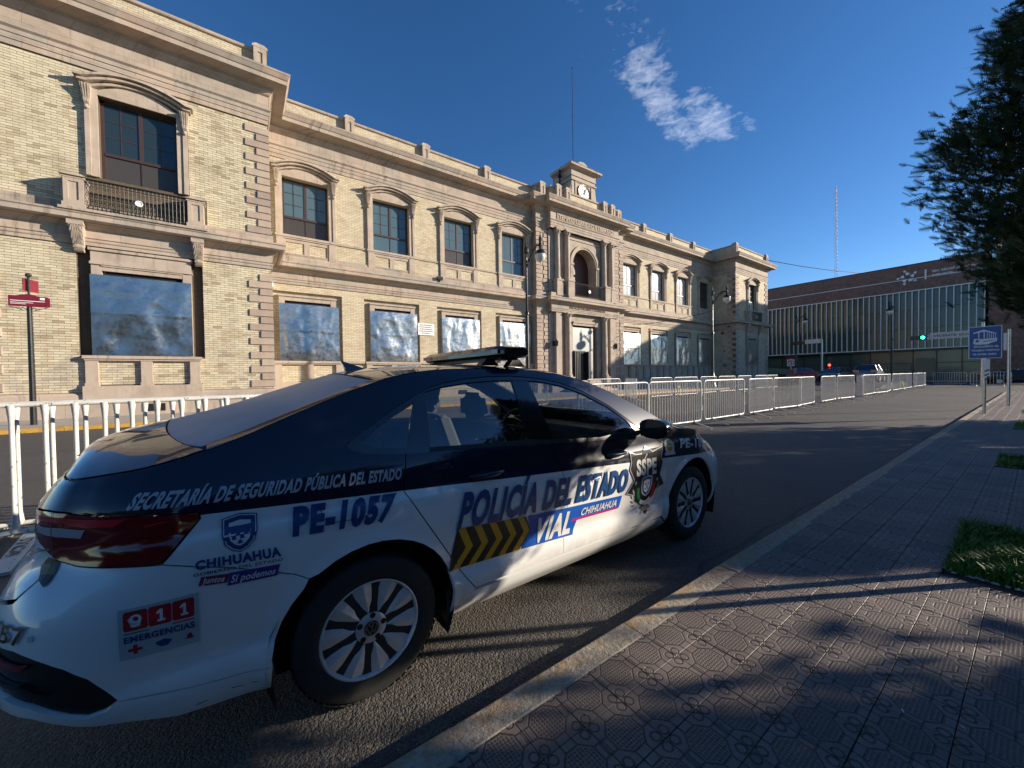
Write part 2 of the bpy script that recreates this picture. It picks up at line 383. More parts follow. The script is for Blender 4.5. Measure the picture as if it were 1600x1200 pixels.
def m_tile():
    t=NT('patterned_cement_tile'); uv=t.co('UV'); x,y,_=t.sep(uv)
    a=t.math('ABSOLUTE',t.math('SUBTRACT',x,.5)); b=t.math('ABSOLUTE',t.math('SUBTRACT',y,.5))
    def groove(d,w): return t.maprange(t.math('ABSOLUTE',d),w*.6,w*1.35,1.,0.)
    mxab=t.math('MAXIMUM',a,b); ch=t.math('MULTIPLY',t.math('ADD',a,b),.69)
    f=t.math('MAXIMUM',mxab,ch)
    g1=groove(t.math('SUBTRACT',f,.335),.016)
    # ring in each corner
    da=t.math('SUBTRACT',a,.385);db=t.math('SUBTRACT',b,.385)
    rr=t.math('SQRT',t.math('ADD',t.math('MULTIPLY',da,da),t.math('MULTIPLY',db,db)))
    g2=groove(t.math('SUBTRACT',rr,.088),.016)
    # mid-edge squares
    out_=t.math('GREATER_THAN',mxab,.335)
    mn=t.math('MINIMUM',a,b)
    g3=t.math('MULTIPLY',groove(t.math('SUBTRACT',mn,.135),.015),t.math('MULTIPLY',out_,t.math('GREATER_THAN',mxab,.34)))
    g4=t.math('MULTIPLY',groove(t.math('SUBTRACT',a,.455),.012),t.math('LESS_THAN',b,.135))
    # dot grid within octagon
    sx=t.math('SUBTRACT',t.math('FRACT',t.math('MULTIPLY',x,15.)),.5); syy=t.math('SUBTRACT',t.math('FRACT',t.math('MULTIPLY',y,15.)),.5)
    dd=t.math('SQRT',t.math('ADD',t.math('MULTIPLY',sx,sx),t.math('MULTIPLY',syy,syy)))
    dots=t.math('MULTIPLY',t.maprange(dd,.25,.40,1.,0.),t.math('LESS_THAN',f,.295))
    edge=t.maprange(mxab,.490,.499,0.,.7)
    g=t.math('MINIMUM',t.math('ADD',t.math('ADD',g1,g2),t.math('ADD',g3,t.math('ADD',g4,t.math('MULTIPLY',dots,.8)))),1.)
    rnd=t.new('ObjectInfo').outputs['Random']; tn=t.new('Attribute',attribute_name='tint').outputs['Fac']; q=t.math('FRACT',t.math('ADD',rnd,tn))
    pos=t.new('NewGeometry').outputs['Position']; n=t.noise(1.4,5,.65,vec=pos); n2=t.noise(90,4,.65,vec=pos)
    c=t.ramp(q,[(0,(.125,.100,.086)),(.5,(.172,.138,.116)),(1,(.225,.178,.148))])
    c=t.mix(1,c,t.ramp(n,[(.3,(.7,.7,.72)),(.55,(1,1,1)),(.8,(1.25,1.22,1.15))]),'MULTIPLY')
    c=t.mix(t.math('MULTIPLY',t.math('MAXIMUM',g,edge),.88),c,(.02,.016,.014))
    c=t.mix(.3,c,t.ramp(n2,[(.3,(.06,.045,.04)),(.7,(.28,.21,.18))]))
    nb=t.bump(t.math('SUBTRACT',1.,g),1.,.009)
    return t.set(base=c,rough=.62,normal=t.bump(n2,.3,.002,nb),spec=.4)
MT['tile']=m_tile()
def m_kerb():
    t=NT('worn_concrete_kerb'); pos=t.new('NewGeometry').outputs['Position']; n=t.noise(2.2,6,.7,vec=pos); n2=t.noise(38,5,.7,vec=pos); n3=t.noise(9,5,.75,vec=pos,dist=.8)
    c=t.ramp(n2,[(.25,(.13,.105,.08)),(.5,(.30,.26,.20)),(.75,(.42,.37,.29))])
    x,y,z=t.sep(pos); outer=t.math('MULTIPLY',t.maprange(t.math('ABSOLUTE',t.math('SUBTRACT',y,1.25)),.035,.075,1.,0.),t.math('GREATER_THAN',z,.02))
    yel=t.math('MULTIPLY',t.math('MAXIMUM',t.math('MINIMUM',outer,1.),0.),t.maprange(n3,.43,.58))
    c=t.mix(t.math('MULTIPLY',yel,.5),c,(.42,.22,.05))
    c=t.mix(t.maprange(n3,.60,.72,0,.65),c,(.10,.08,.06))
    return t.set(base=c,rough=.85,normal=t.bump(t.math('ADD',n2,t.math('MULTIPLY',n3,1.2)),.7,.012))
MT['kerb']=m_kerb()
MT['concrete']=simple('pale_concrete',(.34,.30,.26),.85,var=.22,scale=2.5)
MT['yellow']=simple('worn_yellow_paint',(.42,.24,.05),.6,var=.45,scale=5)
MT['soil']=simple('damp_soil',(.055,.045,.03),.95,var=.4,scale=12)
meta(MB().box(-160,-160,-.5,1600,1600,-.02).build('ground',MT['asphalt']),kind='structure')
rd=MB(); rd.quad((-60,1.28,0),(150,1.28,0),(150,16.9,0),(-60,16.9,0)); rd.quad((39,-80,0),(150,-80,0),(150,1.28,0),(39,1.28,0)); rd.quad((57.6,16.9,0),(74.0,16.9,0),(74.0,120,0),(57.6,120,0))
rd.build('road',MT['asphalt'],kind='structure')
# near sidewalk
PITS=[(3.70,4.95),(8.35,9.45),(13.6,16.0),(18.8,20.2),(23.8,25.2)]; PY=.372
sw=MB(); sw.quad((-30,-40,.098),(38.6,-40,.098),(38.6,1.14,.098),(-30,1.14,.098)); sw.quad((38.6,-40,0),(38.6,1.14,0),(38.6,1.14,.098),(38.6,-40,.098))
SW=sw.build('sidewalk',MT['mortar'],kind='structure')
KB=MB(); kb=[(1.142,.0),(1.142,.117),(1.15,.123),(1.262,.122),(1.279,.108),(1.285,0)]
ks=MB()
for a,bx in ((-.4965,.4965),): ks.hexa([(a,y,z) for y,z in kb],[(bx,y,z) for y,z in kb])
kme=ks.mesh('kerb_stone',MT['kerb']); fixn(kme)
kerb=empty('kerb',(0,0,0),kind='structure')
for i in range(-4,39):
    inst('kerb_stone',kme,kerb,(i+.1,random.uniform(-.003,.003),random.uniform(-.004,.003)),(0,0,random.uniform(-.003,.003)))
# tiles
TS=.2
def tile_verts(x,y,z,j):
    h=TS/2-.0014; e=.0016
    return [(x-h,y-h,z-.02),(x+h,y-h,z-.02),(x+h,y+h,z-.02),(x-h,y+h,z-.02),(x-h,y-h,z-e),(x+h,y-h,z-e),(x+h,y+h,z-e),(x-h,y+h,z-e),(x-h+e,y-h+e,z),(x+h-e,y-h+e,z),(x+h-e,y+h-e,z),(x-h+e,y+h-e,z)]
TF=[(0,1,5,4),(1,2,6,5),(2,3,7,6),(3,0,4,7),(4,5,9,8),(5,6,10,9),(6,7,11,10),(7,4,8,11),(8,9,10,11)]
def uvset(me,n):
    uv=me.uv_layers.new(name='UVMap')
    pts=np.zeros(len(me.loops)*2); me.vertices
    co_=np.zeros(len(me.vertices)*3); me.vertices.foreach_get('co',co_); co_=co_.reshape(-1,3)
    li=np.zeros(len(me.loops),int); me.loops.foreach_get('vertex_index',li)
    c=co_[li]; tid=li//12
    base=co_.reshape(-1,12,3).mean(1)[tid]
    uvv=(c[:,:2]-base[:,:2])/TS+.5
    uv.data.foreach_set('uv',uvv.ravel())
tm=D.meshes.new('tile'); tm.from_pydata(tile_verts(0,0,0,0),[],TF); tm.materials.append(MT['tile']); uvset(tm,1)
tiles=[]
for k in range(-18,5):
    yc=.272+.2*k+.0
    if yc>1.08: continue
    for i in range(-8,191):
        xc=i*.2+.10
        if xc>38.4: continue
        if yc>1.1: continue
        if any(a-.05<xc<b+.05 and yc<PY and yc>-1.2 for a,b in PITS): continue
        tiles.append((xc,yc))
cands=[]
for (xc,yc) in tiles:
    d=Vector((xc,yc,.12))-Vector(CAM); zc=d.dot(fw)
    vis=False
    if zc>.3:
        px=800+FPX*d.dot(rt)/zc; py=600-FPX*d.dot(up)/zc
        vis=-40<px<1640 and py<1260
    cands.append((0 if vis else 1,d.length,xc,yc))
cands.sort()
big=cands[:300]; rest=cands[300:]
for _,_,xc,yc in big:
    inst('tile',tm,SW,(xc,yc,.120+random.uniform(-.0012,.0012)),(random.uniform(-.003,.003),random.uniform(-.003,.003),random.choice((0,PI/2*0,PI))))
V=[];F=[];tn=[]
for _,_,xc,yc in rest:
    n=len(V); V+=tile_verts(xc,yc,.120+random.uniform(-.001,.001),0); F+=[tuple(n+q for q in f) for f in TF]; tn.append(random.random())
me=D.meshes.new('tile'); me.from_pydata(V,[],F); me.materials.append(MT['tile']); uvset(me,1)
at_=me.attributes.new('tint','FLOAT','POINT'); at_.data.foreach_set('value',np.repeat(tn,12))
link(meta(D.objects.new('tile',me),kind='stuff'),SW)
# narrow cement fillet between the tiles and the kerb is the sidewalk bed itself
# planting pits
def grass_mesh(x0,x1,y0,y1,z,n,h,mt,name,label,top=None):
    rng=np.random.default_rng(int(x0*10)+5); V=np.zeros((n*5,3)); 
    bx=rng.uniform(x0,x1,n); by=rng.uniform(y0,y1,n)
    cl=np.array([noise.noise(Vector((a*3.5,b*3.5,0))) for a,b in zip(bx,by)])
    hh=h*(rng.uniform(.45,1.0,n))*(1+.5*cl); ang=rng.uniform(0,2*PI,n); w=rng.uniform(.002,.005,n); ln=rng.uniform(.2,1.1,n)*hh
    ca,sa=np.cos(ang),np.sin(ang); la=ang+rng.uniform(-1.2,1.2,n); lx,ly=np.cos(la)*ln,np.sin(la)*ln
    V[0::5]=np.c_[bx-sa*w,by+ca*w,np.full(n,z)];V[1::5]=np.c_[bx+sa*w,by-ca*w,np.full(n,z)]
    V[2::5]=np.c_[bx+lx*.4+sa*w*.8,by+ly*.4-ca*w*.8,z+hh*.6];V[3::5]=np.c_[bx+lx*.4-sa*w*.8,by+ly*.4+ca*w*.8,z+hh*.6];V[4::5]=np.c_[bx+lx,by+ly,z+hh*.9]
    F=[]
    for i in range(n): k=5*i; F+=[(k,k+1,k+2,k+3),(k+3,k+2,k+4)]
    me=D.meshes.new(name); me.from_pydata(V.tolist(),[],F); me.materials.append(mt); me.update()
    return link(meta(D.objects.new(name,me),kind='stuff',label=label,cat='grass'))
def m_leaf(name,c1,c2,c3,rough=.6,trans=.25):
    t=NT(name); pos=t.new('NewGeometry').outputs['Position']; n=t.noise(2.6,3,.6,vec=pos); r=t.new('NewGeometry').outputs['Random Per Island']
    f=t.math('ADD',t.math('MULTIPLY',n,.6),t.math('MULTIPLY',r,.4))
    c=t.ramp(f,[(.25,c1),(.5,c2),(.8,c3)])
    return t.set(base=c,rough=rough,sss=0.0,spec=.3)
MT['grass']=m_leaf('lawn_grass',(.035,.085,.012),(.06,.15,.02),(.14,.22,.04))
for i,(a,b) in enumerate(PITS):
    s=MB(); s.box(a,-1.2,.05,b,PY,.108); s.build('soil_bed',MT['soil'],kind='structure')
    grass_mesh(a+.02,b-.02,-1.15,PY-.01,.10,[16000,5000,3000,1500,1200][i],[.13,.10,.09,.08,.08][i],MT['grass'],'grass',['thick unmown grass in the nearest planting pit of the sidewalk','low grass in the second planting pit along the sidewalk','patch of grass in the third planting pit near the blue sign','grass in the fourth planting pit behind the blue sign','grass in the farthest planting pit of the sidewalk'][i])
MT['pebble']=simple('pale_pebbles',(.34,.31,.26),.8,var=.35,scale=30)
pbm=MB()
for a,b in PITS:
    for _ in range(150 if a<5 else 50):
        t=random.random()
        if random.random()<.55: x,y=a+(b-a)*t,PY-abs(random.gauss(0,.02))
        else: x,y=a+abs(random.gauss(0,.02)),PY-t*.5
        r=random.uniform(.005,.013); q=[random.uniform(.6,1.2)*r for _ in range(6)]
        pbm.lathe((x,y,.112),[(r*.6,0),(r,r*.35),(r*.6,r*.8)],6,a0=random.random())
pbm.build('pebbles',MT['pebble'],kind='stuff',label='pebbles and crumbs of mortar along the edges of the planting pits',cat='pebbles')
# small leaf and paper litter on the tiles
def litter(x,y,z,s,mt,lab,name='litter'):
    a=random.uniform(0,PI); c,sn=math.cos(a)*s,math.sin(a)*s
    m=MB(); m.quad((x-c,y-sn,z),(x+sn*.4,y-c*.4,z+s*.15),(x+c,y+sn,z+s*.25),(x-sn*.4,y+c*.4,z+s*.2)); m.quad((x-c,y-sn,z),(x-sn*.4,y+c*.4,z+s*.2),(x+c,y+sn,z+s*.25),(x+sn*.4,y-c*.4,z+s*.15)); return m.build(name,mt,label=lab,cat='litter')
MT['leafdry']=plainmat('dry_leaf',(.35,.24,.12),.8)
litter(2.02,.30,.124,.012,MT['white'],'tiny white paper scrap on the dark tiles nearest the camera')
litter(2.10,.16,.124,.009,MT['white'],'second tiny pale scrap on the tile joint right of the first')
lt=MB()
for _ in range(260):
    x=random.uniform(.3,9);y=random.choice((random.uniform(.0,1.1),random.uniform(1.3,1.6),random.uniform(.3,.5)));z=.123 if y<1.14 else .004; s=random.uniform(.003,.008);a=random.uniform(0,PI)
    c,sn=math.cos(a)*s,math.sin(a)*s; lt.quad((x-c,y-sn,z),(x+sn*.5,y-c*.5,z+s*.2),(x+c,y+sn,z+s*.3),(x-sn*.5,y+c*.5,z+s*.2))
lt.build('leaf_litter',MT['leafdry'],kind='stuff',label='crumbs of dry leaves scattered over the tiles and the gutter',cat='leaf litter')
# far pavement along the palace and its painted kerb
fs=MB(); fs.box(-60,17.12,0,57.4,60,.12); fs.build('far_sidewalk',MT['concrete'],kind='structure')
fk=empty('far_kerb',(0,0,0),kind='structure')
k2=MB(); k2.box(-1.196,-.11,0,1.196,.11,.125); k2m=k2.mesh('kerb_stone',MT['yellow']); k3=k2.mesh('kerb_stone',MT['concrete'])
for i in range(-6,22):
    inst('kerb_stone',k2m if i%1==0 else k3,fk,(i*2.4+4.0,17.01,random.uniform(-.004,.004)))
# street gutter ledge in front of modern building
mb=MB(); mb.box(73.9,-60,0,200,140,.13); mb.build('far_side_sidewalk',MT['concrete'],kind='structure')
# ------------------------------------------------------------------ the palace
P=21.15; WY=23.87
PAL=empty('palace_building',(0,0,0),label='long two-storey yellow brick and pink stone palace with clock and boarded ground floor windows',cat='building')
XW=[1.907+1.1405+4.751*i for i in range(4)]+[30.38+1.1405+4.751*i for i in range(4)]   # wing window centres
XPV=[-3.20,52.1]                                                                    # pavilion window centres
OUT=[(-7.75,40),(-7.75,P),(1.156,P),(1.156,WY),(19.12,WY),(19.12,23.32),(20.3,23.32),(20.3,22.9),(28.5,22.9),(28.5,23.32),(29.7,23.32),(29.7,WY),(47.67,WY),(47.67,P),(56.57,P),(56.57,40)]
def band(name,prof,mt='stone',path=OUT):
    m=MB(); m.sweep(path,prof); return m.build(name,MT[mt],PAL)
band('plinth',[(.22,.10),(.22,.62),(.18,.66),(.16,.95),(.10,1.02),(0,1.04)])
band('belt_cornice',[(0,6.66),(.06,6.66),(.06,6.78),(.09,6.80),(.09,6.90),(.13,6.93),(.07,6.96),(.07,7.28),(.14,7.33),(.22,7.42),(.50,7.46),(.56,7.50),(.56,7.66),(.60,7.70),(.60,7.76),(.20,7.86),(.12,7.90),(.12,8.18),(0,8.22)])
band('architrave',[(0,13.37),(.04,13.37),(.04,13.56),(.07,13.57),(.07,13.76),(.10,13.77),(.10,13.92),(.17,13.99),(.17,14.03),(.06,14.05)])
band('frieze',[(.06,14.03),(.06,14.66)])
band('cornice',[(.06,14.64),(.14,14.70),(.20,14.80),(.26,14.84),(.26,14.94),(.34,14.98),(.72,15.02),(.78,15.04),(.78,15.22),(.82,15.25),(.90,15.42),(.92,15.44),(.92,15.52),(.86,15.55),(.30,15.74),(0,15.76)])
band('parapet',[(-.12,15.70),(-.12,16.62)],'brick')
band('coping',[(-.12,16.60),(-.04,16.62),(-.02,16.66),(-.02,16.74),(-.08,16.77),(-.48,16.78),(-.48,15.7)])
rf=MB(); rf.box(-7.3,P+.4,15.6,1.0,40,15.75); rf.box(1.0,WY+.4,15.6,47.8,40,15.75); rf.box(47.8,P+.4,15.6,56.2,40,15.75); rf.box(-7.75,39.9,0,56.57,40,16.5); rf.build('roof_slab',MT['roof'],PAL)
# --- walls: front grid with openings
def wall(m,x0,x1,z0,z1,Y,ops,depth):
    xs=sorted({x0,x1,*[o[0] for o in ops],*[o[1] for o in ops]}); zs=sorted({z0,z1,*[o[2] for o in ops],*[o[3] for o in ops]})
    for i in range(len(xs)-1):
        for j in range(len(zs)-1):
            cx=(xs[i]+xs[i+1])/2; cz=(zs[j]+zs[j+1])/2
            if any(o[0]<cx<o[1] and o[2]<cz<o[3] for o in ops): continue
            m.quad((xs[i],Y,zs[j]),(xs[i+1],Y,zs[j]),(xs[i+1],Y,zs[j+1]),(xs[i],Y,zs[j+1]))
    for a,b,c,d in ops:
        dd=depth
        m.quad((a,Y,c),(a,Y,d),(a,Y+dd,d),(a,Y+dd,c)); m.quad((b,Y,d),(b,Y,c),(b,Y+dd,c),(b,Y+dd,d))
        m.quad((a,Y,d),(b,Y,d),(b,Y+dd,d),(a,Y+dd,d)); m.quad((b,Y,c),(a,Y,c),(a,Y+dd,c),(b,Y+dd,c))
WW,HT,HB=1.14,12.47,9.33
LW=1.75
def up_ops(cs): return [(c-WW,c+WW,HB,HT) for c in cs]
def lo_ops(cs,w=LW,top=6.27): return [(c-w,c+w,2.47,top) for c in cs]
for (a,b,cs) in ((1.156,19.12,XW[:4]),(29.7,47.67,XW[4:])):
    wl=MB()
    wall(wl,a,b,8.2,13.4,WY,up_ops(cs),.38)
    wall(wl,a,b,1.0,6.7,WY,lo_ops(cs),.19)
    for c in cs: wl.quad((c-LW,WY+.19,2.47),(c+LW,WY+.19,2.47),(c+LW,WY+.19,6.27),(c-LW,WY+.19,6.27))
    wl.build('brick_wall',MT['brick'],PAL)
wl=MB()
# right pavilion front and its side, left pavilion side
wall(wl,47.67,56.57,8.2,13.4,P,up_ops([XPV[1]]),.38); wall(wl,47.67,56.57,1.0,6.7,P,lo_ops([XPV[1]],1.85,6.66),.19)
wl.quad((XPV[1]-1.85,P+.19,2.47),(XPV[1]+1.85,P+.19,2.47),(XPV[1]+1.85,P+.19,6.66),(XPV[1]-1.85,P+.19,6.66))
for X,a,b in ((47.67,WY,P),(56.57,P,40),(-7.75,40,P),(1.156,P,WY)):
    if X==-7.75: wl.build('brick_wall',MT['brick'],PAL); wl=MB()
    for z0,z1 in ((1.0,6.7),(8.2,13.4)): wl.quad((X,a,z0),(X,b,z0),(X,b,z1),(X,a,z1))
wl.build('brick_wall',MT['brick'],PAL)
# left pavilion: mortar bed with real bricks
mo=MB(); c0=XPV[0]
wall(mo,-7.75,1.156,8.2,13.4,P+.010,up_ops([c0]),.37); wall(mo,-7.75,1.156,1.0,6.7,P+.010,lo_ops([c0],1.85,6.66),.18)
mo.quad((c0-1.85,P+.19,2.47),(c0+1.85,P+.19,2.47),(c0+1.85,P+.19,6.66),(c0-1.85,P+.19,6.66))
mo.build('mortar_bed',MT['mortar'],PAL)
BW,BH=.30,.0965
items=[]
def courses(x0,x1,z0,z1,ops,Y):
    k=0; z=z0
    while z+BH*.6<z1:
        off=(k%2)*BW/2; x=x0-off
        while x<x1:
            a,b=x+.0045,x+BW-.0045; segs=[(max(a,x0),min(b,x1))]
            for o in ops:
                if z+BH>o[2]+.01 and z<o[3]-.01:
                    ns=[]
                    for s in segs:
                        if o[1]<=s[0] or o[0]>=s[1]: ns.append(s); continue
                        if o[0]-s[0]>.03: ns.append((s[0],o[0]))
                        if s[1]-o[1]>.03: ns.append((o[1],s[1]))
                    segs=ns
            for s in segs:
                if s[1]-s[0]>.03: items.append((s[0],s[1],z+.007,min(z+BH-.007,z1),Y))
            x+=BW
        z+=BH; k+=1
courses(-7.35,.80,1.05,6.66,lo_ops([c0],1.85,6.66)+[(c0-1.75,c0+1.75,.9,1.30)],P)
courses(-7.35,.80,8.2,13.37,up_ops([c0])+[(c0-1.5,c0+1.5,8.0,12.9),(c0-2.06,c0-1.38,8.0,9.2),(c0+1.38,c0+2.06,8.0,9.2)],P)
courses(-7.75,-7.35,1.05,6.66,[],P); courses(.80,1.156,1.05,6.66,[],P); courses(-7.75,-7.35,8.2,13.37,[],P); courses(.80,1.156,8.2,13.37,[],P)
def parea(it):
    a,b,z0,z1,Y=it; pr=[]
    for x,z in ((a,z0),(b,z0),(a,z1)):
        d=Vector((x,Y,z))-Vector(CAM); zc=d.dot(fw)
        if zc<=0: return 0
        pr.append((800+FPX*d.dot(rt)/zc,600-FPX*d.dot(up)/zc))
    if not(0<pr[0][0]<1600 and 0<pr[0][1]<660): return 0
    return abs((pr[1][0]-pr[0][0])*(pr[2][1]-pr[0][1]))
items.sort(key=parea,reverse=True)
full=[i for i in items if abs((i[1]-i[0])-(BW-.009))<.002 and abs(i[3]-i[2]-(BH-.014))<.002]
bigb=set(full[:300])
bm_=MB(); hw,hh=(BW-.009)/2,(BH-.014)/2
bm_.box(-hw,0,-hh,hw,.02,hh); bme=bm_.mesh('brick',MT['brickp'])
at_=bme.attributes.new('tint','FLOAT','POINT')
for a,b,z0,z1,Y in full[:300]: inst('brick',bme,PAL,((a+b)/2,Y+random.uniform(-.003,.002),(z0+z1)/2))
rs=MB(); tint=[]
for it in items:
    if it in bigb: continue
    a,b,z0,z1,Y=it; y=Y+random.uniform(-.003,.002); n=len(rs.v)
    rs.v+=[(a,y,z0),(b,y,z0),(b,y,z1),(a,y,z1),(a,Y+.015,z0),(b,Y+.015,z0),(b,Y+.015,z1),(a,Y+.015,z1)]
    rs.f+=[tuple(n+i for i in q) for q in ((0,1,2,3),(4,5,1,0),(5,6,2,1),(6,7,3,2),(7,4,0,3))]; tint+= [random.random()]*8
o=rs.build('brick',MT['brickp'],PAL,kind='stuff'); at_=o.data.attributes.new('tint','FLOAT','POINT'); at_.data.foreach_set('value',tint)
# --- quoins
def quoin_mesh(w,d=.055,h=.322,ret=.3):
    m=MB(); e=.02
    m.v=[(0,0,0),(w,0,0),(w,0,h),(0,0,h),(e,-d,e),(w,-d,e),(w,-d,h-e),(e,-d,h-e),(w,ret,0),(w,ret,h),(w+d,ret,e),(w+d,ret,h-e),(w+d,-d,e),(w+d,-d,h-e)]
    m.f=[(4,12,13,7),(0,1,12,4),(3,7,13,2),(0,4,7,3),(12,10,11,13),(1,8,10,12),(2,13,11,9)]
    me=m.mesh('quoin',MT['stone1']); return me
ql,qs=quoin_mesh(.88),quoin_mesh(.46)
qlm,qsm=quoin_mesh(.88,.055,.322,.02),quoin_mesh(.46,.055,.322,.02)
def quoins(x,Y,side,z0,z1):
    z=z0;k=0
    while z+.3<z1:
        w,me=((.88,ql) if k%2==0 else (.46,qs))
        if side>0: inst('quoin',me,PAL,(x-w,Y,z))
        else: inst('quoin',me,PAL,(x+w,Y,z),(0,0,0),(-1,1,1))
        z+=.328;k+=1
for x,s in ((1.156,1),(-7.75,-1)):
    quoins(x,P,s,1.12,6.66); quoins(x,P,s,8.24,13.37)
for x,s in ((47.67,-1),(56.57,1)):
    quoins(x,P,s,1.12,6.66); quoins(x,P,s,8.24,13.37)
# right pavilion flank quoins (facing the wing)
z=1.12;k=0
while z<13.2:
    w=.88 if k%2==0 else .46
    if not(6.4<z<8.2): q=MB().box(47.615,P-.05,z,47.66,P+w,z+.322).build('quoin',MT['stone1'],PAL)
    z+=.328;k+=1
# --- upper window (built round its own origin)
def upper_frame():
    m=MB(); z0,z1=HB,HT
    m.box(-WW,.27,z0,-WW+.10,.35,z1); m.box(WW-.10,.27,z0,WW,.35,z1); m.box(-WW,.27,z0,WW,.35,z0+.09); m.box(-WW,.27,z1-.09,WW,.35,z1)
    m.box(-WW+.1,.25,z0+1.02,WW-.1,.35,z0+1.13)            # transom
    m.box(-.06,.27,z0+1.13,.06,.34,z1-.09); m.box(-.02,.28,z0+.09,.02,.33,z0+1.02)
    for s in (-1,1):
        for i in (1,2): m.box(s*.58-.42,.29,z0+1.13+i*.63,s*.58+.42,.32,z0+1.16+i*.63)
        m.box(s*.58-.015,.29,z0+1.13,s*.58+.015,.32,z1-.09)
    return m.mesh('window',MT['wframe'])
ufm=upper_frame()
pq=[]
def pane_mesh(x0,x1,z0,z1,mt):
    m=MB(); m.quad((x0,.305,z0),(x1,.305,z0),(x1,.305,z1),(x0,.305,z1)); return m.mesh('pane',mt)
PB=[(-1.04,-.06,HB+1.13,HT-.09),(.06,1.04,HB+1.13,HT-.09),(-1.04,-.02,HB+.09,HB+1.02),(.02,1.04,HB+.09,HB+1.02)]
panes={}
for key,(mu,ml) in {'dark':('pane','pane2'),'blue':('panet','panet'),'teal':('panet','pane2'),'pale':('paneb','paneb'),'mid':('pane','paneb')}.items():
    panes[key]=[pane_mesh(*b,MT[mu if i<2 else ml]) for i,b in enumerate(PB)]
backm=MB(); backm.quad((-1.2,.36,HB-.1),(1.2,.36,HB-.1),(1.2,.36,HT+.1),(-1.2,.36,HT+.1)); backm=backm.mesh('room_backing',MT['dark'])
def arc_pts(hw,z0,rise,n=14,flat=.22):
    pts=[(-hw,z0),(-hw+flat,z0+.01)]; r=hw-flat
    for i in range(1,n): 
        t=-1+2*i/n; pts.append((t*r,z0+rise*(1-t*t)+.01))
    return pts+[(hw-flat,z0+.01),(hw,z0)]
def hood_mesh():
    m=MB()
    for (hw,z0,rise,th,d) in ((1.70,12.86,.40,.09,.40),(1.62,12.76,.38,.10,.30),(1.50,12.66,.36,.10,.16)):
        p=arc_pts(hw,z0,rise)
        for i in range(len(p)-1):
            (xa,za),(xb,zb)=p[i],p[i+1]
            m.hexa([(xa,-d,za),(xa,.0,za),(xa,.0,za+th),(xa,-d+.01,za+th)],[(xb,-d,zb),(xb,.0,zb),(xb,.0,zb+th),(xb,-d+.01,zb+th)])
    # tympanum between glass and arch
    p=arc_pts(1.30,12.66,.36)
    for i in range(len(p)-1):
        (xa,za),(xb,zb)=p[i],p[i+1]; m.hexa([(xa,-.07,HT),(xa,0,HT),(xa,0,za),(xa,-.07,za)],[(xb,-.07,HT),(xb,0,HT),(xb,0,zb),(xb,-.07,zb)])
    me=m.mesh('window_hood',MT['stone2']); fixn(me); return me
hdm=hood_mesh()
def jamb_mesh():
    m=MB(); m.box(WW,-.08,HB,(WW+.20),0,12.66); m.box((WW+.20),-.13,HB,(WW+.34),0,11.8); m.box((WW+.20),-.10,11.8,(WW+.34),0,12.66)
    return m.mesh('window_jamb',MT['stone2'])
jbm=jamb_mesh()
def bracket_mesh():
    m=MB(); pr=[(-.14,11.95),(-.20,12.05),(-.17,12.2),(-.22,12.4),(-.30,12.58),(-.32,12.66)]
    for i in range(len(pr)-1):
        (d0,z0),(d1,z1)=pr[i],pr[i+1]; w0=.07+.07*(z0-11.95)/.71; w1=.07+.07*(z1-11.95)/.71
        m.hexa([(-w0,d0,z0),(w0,d0,z0),(w0,0,z0),(-w0,0,z0)],[(-w1,d1,z1),(w1,d1,z1),(w1,0,z1),(-w1,0,z1)])
        for q in (-.55,0,.55): m.hexa([(q*w0-.012,d0-.015,z0),(q*w0+.012,d0-.015,z0),(q*w0+.012,d0,z0),(q*w0-.012,d0,z0)],[(q*w1-.012,d1-.015,z1),(q*w1+.012,d1-.015,z1),(q*w1+.012,d1,z1),(q*w1-.012,d1,z1)])
    m.lathe((0,-.15,11.86),[(.02,-.08),(.07,-.04),(.085,.0),(.07,.05),(.04,.09)],10)
    me=m.mesh('bracket',MT['stone2']); fixn(me); return me
brm=bracket_mesh()
def pedestal_mesh(w=1.52):
    m=MB()
    m.box(-w,-.14,9.2,w,0,9.32); m.box(-w+.05,-.10,9.12,w-.05,0,9.2)
    for s in (-1,1): m.box(s*(w-.06),-.09,8.2,s*(w-.42),0,9.12)
    m.box(-w+.42,-.05,8.2,w-.42,0,8.36); m.box(-w+.42,-.05,8.95,w-.42,0,9.12); m.box(-.14,-.05,8.36,.14,0,8.95)
    for s in (-1,1): m.box(s*(w-.42),-.05,8.36,s*(w-.50),0,8.95)
    return m.mesh('window_pedestal',MT['stone2'])
pdm=pedestal_mesh()
kinds=['teal','blue','teal','blue','pale','pale','pale','dark']
def put_upper(c,Y,kind):
    inst('room_backing',backm,PAL,(c,Y,0))
    w=inst('window',ufm,PAL,(c,Y,0))
    for me in panes[kind]: inst('pane',me,w)
    h=inst('window_hood',hdm,PAL,(c,Y,0))
    for s in (-1,1): inst('bracket',brm,h,(s*(WW+.27),-.0,0))
    
    for s in (-1,1): inst('window_jamb',jbm,PAL,(c,Y,0),(0,0,0),(s,1,1))
for c,k in zip(XW,kinds): put_upper(c,WY,k); inst('window_pedestal',pdm,PAL,(c,WY,0))
put_upper(XPV[0],P,'dark'); put_upper(XPV[1],P,'mid')
sb=MB()
for a,b in ((1.156,19.12),(29.7,47.67)): MB().box(a,WY-.06,9.205,b,WY,9.315).build('sill_band',MT['stone'],PAL); MB().box(a,WY-.05,8.2,b,WY,8.34).build('base_band',MT['stone'],PAL)
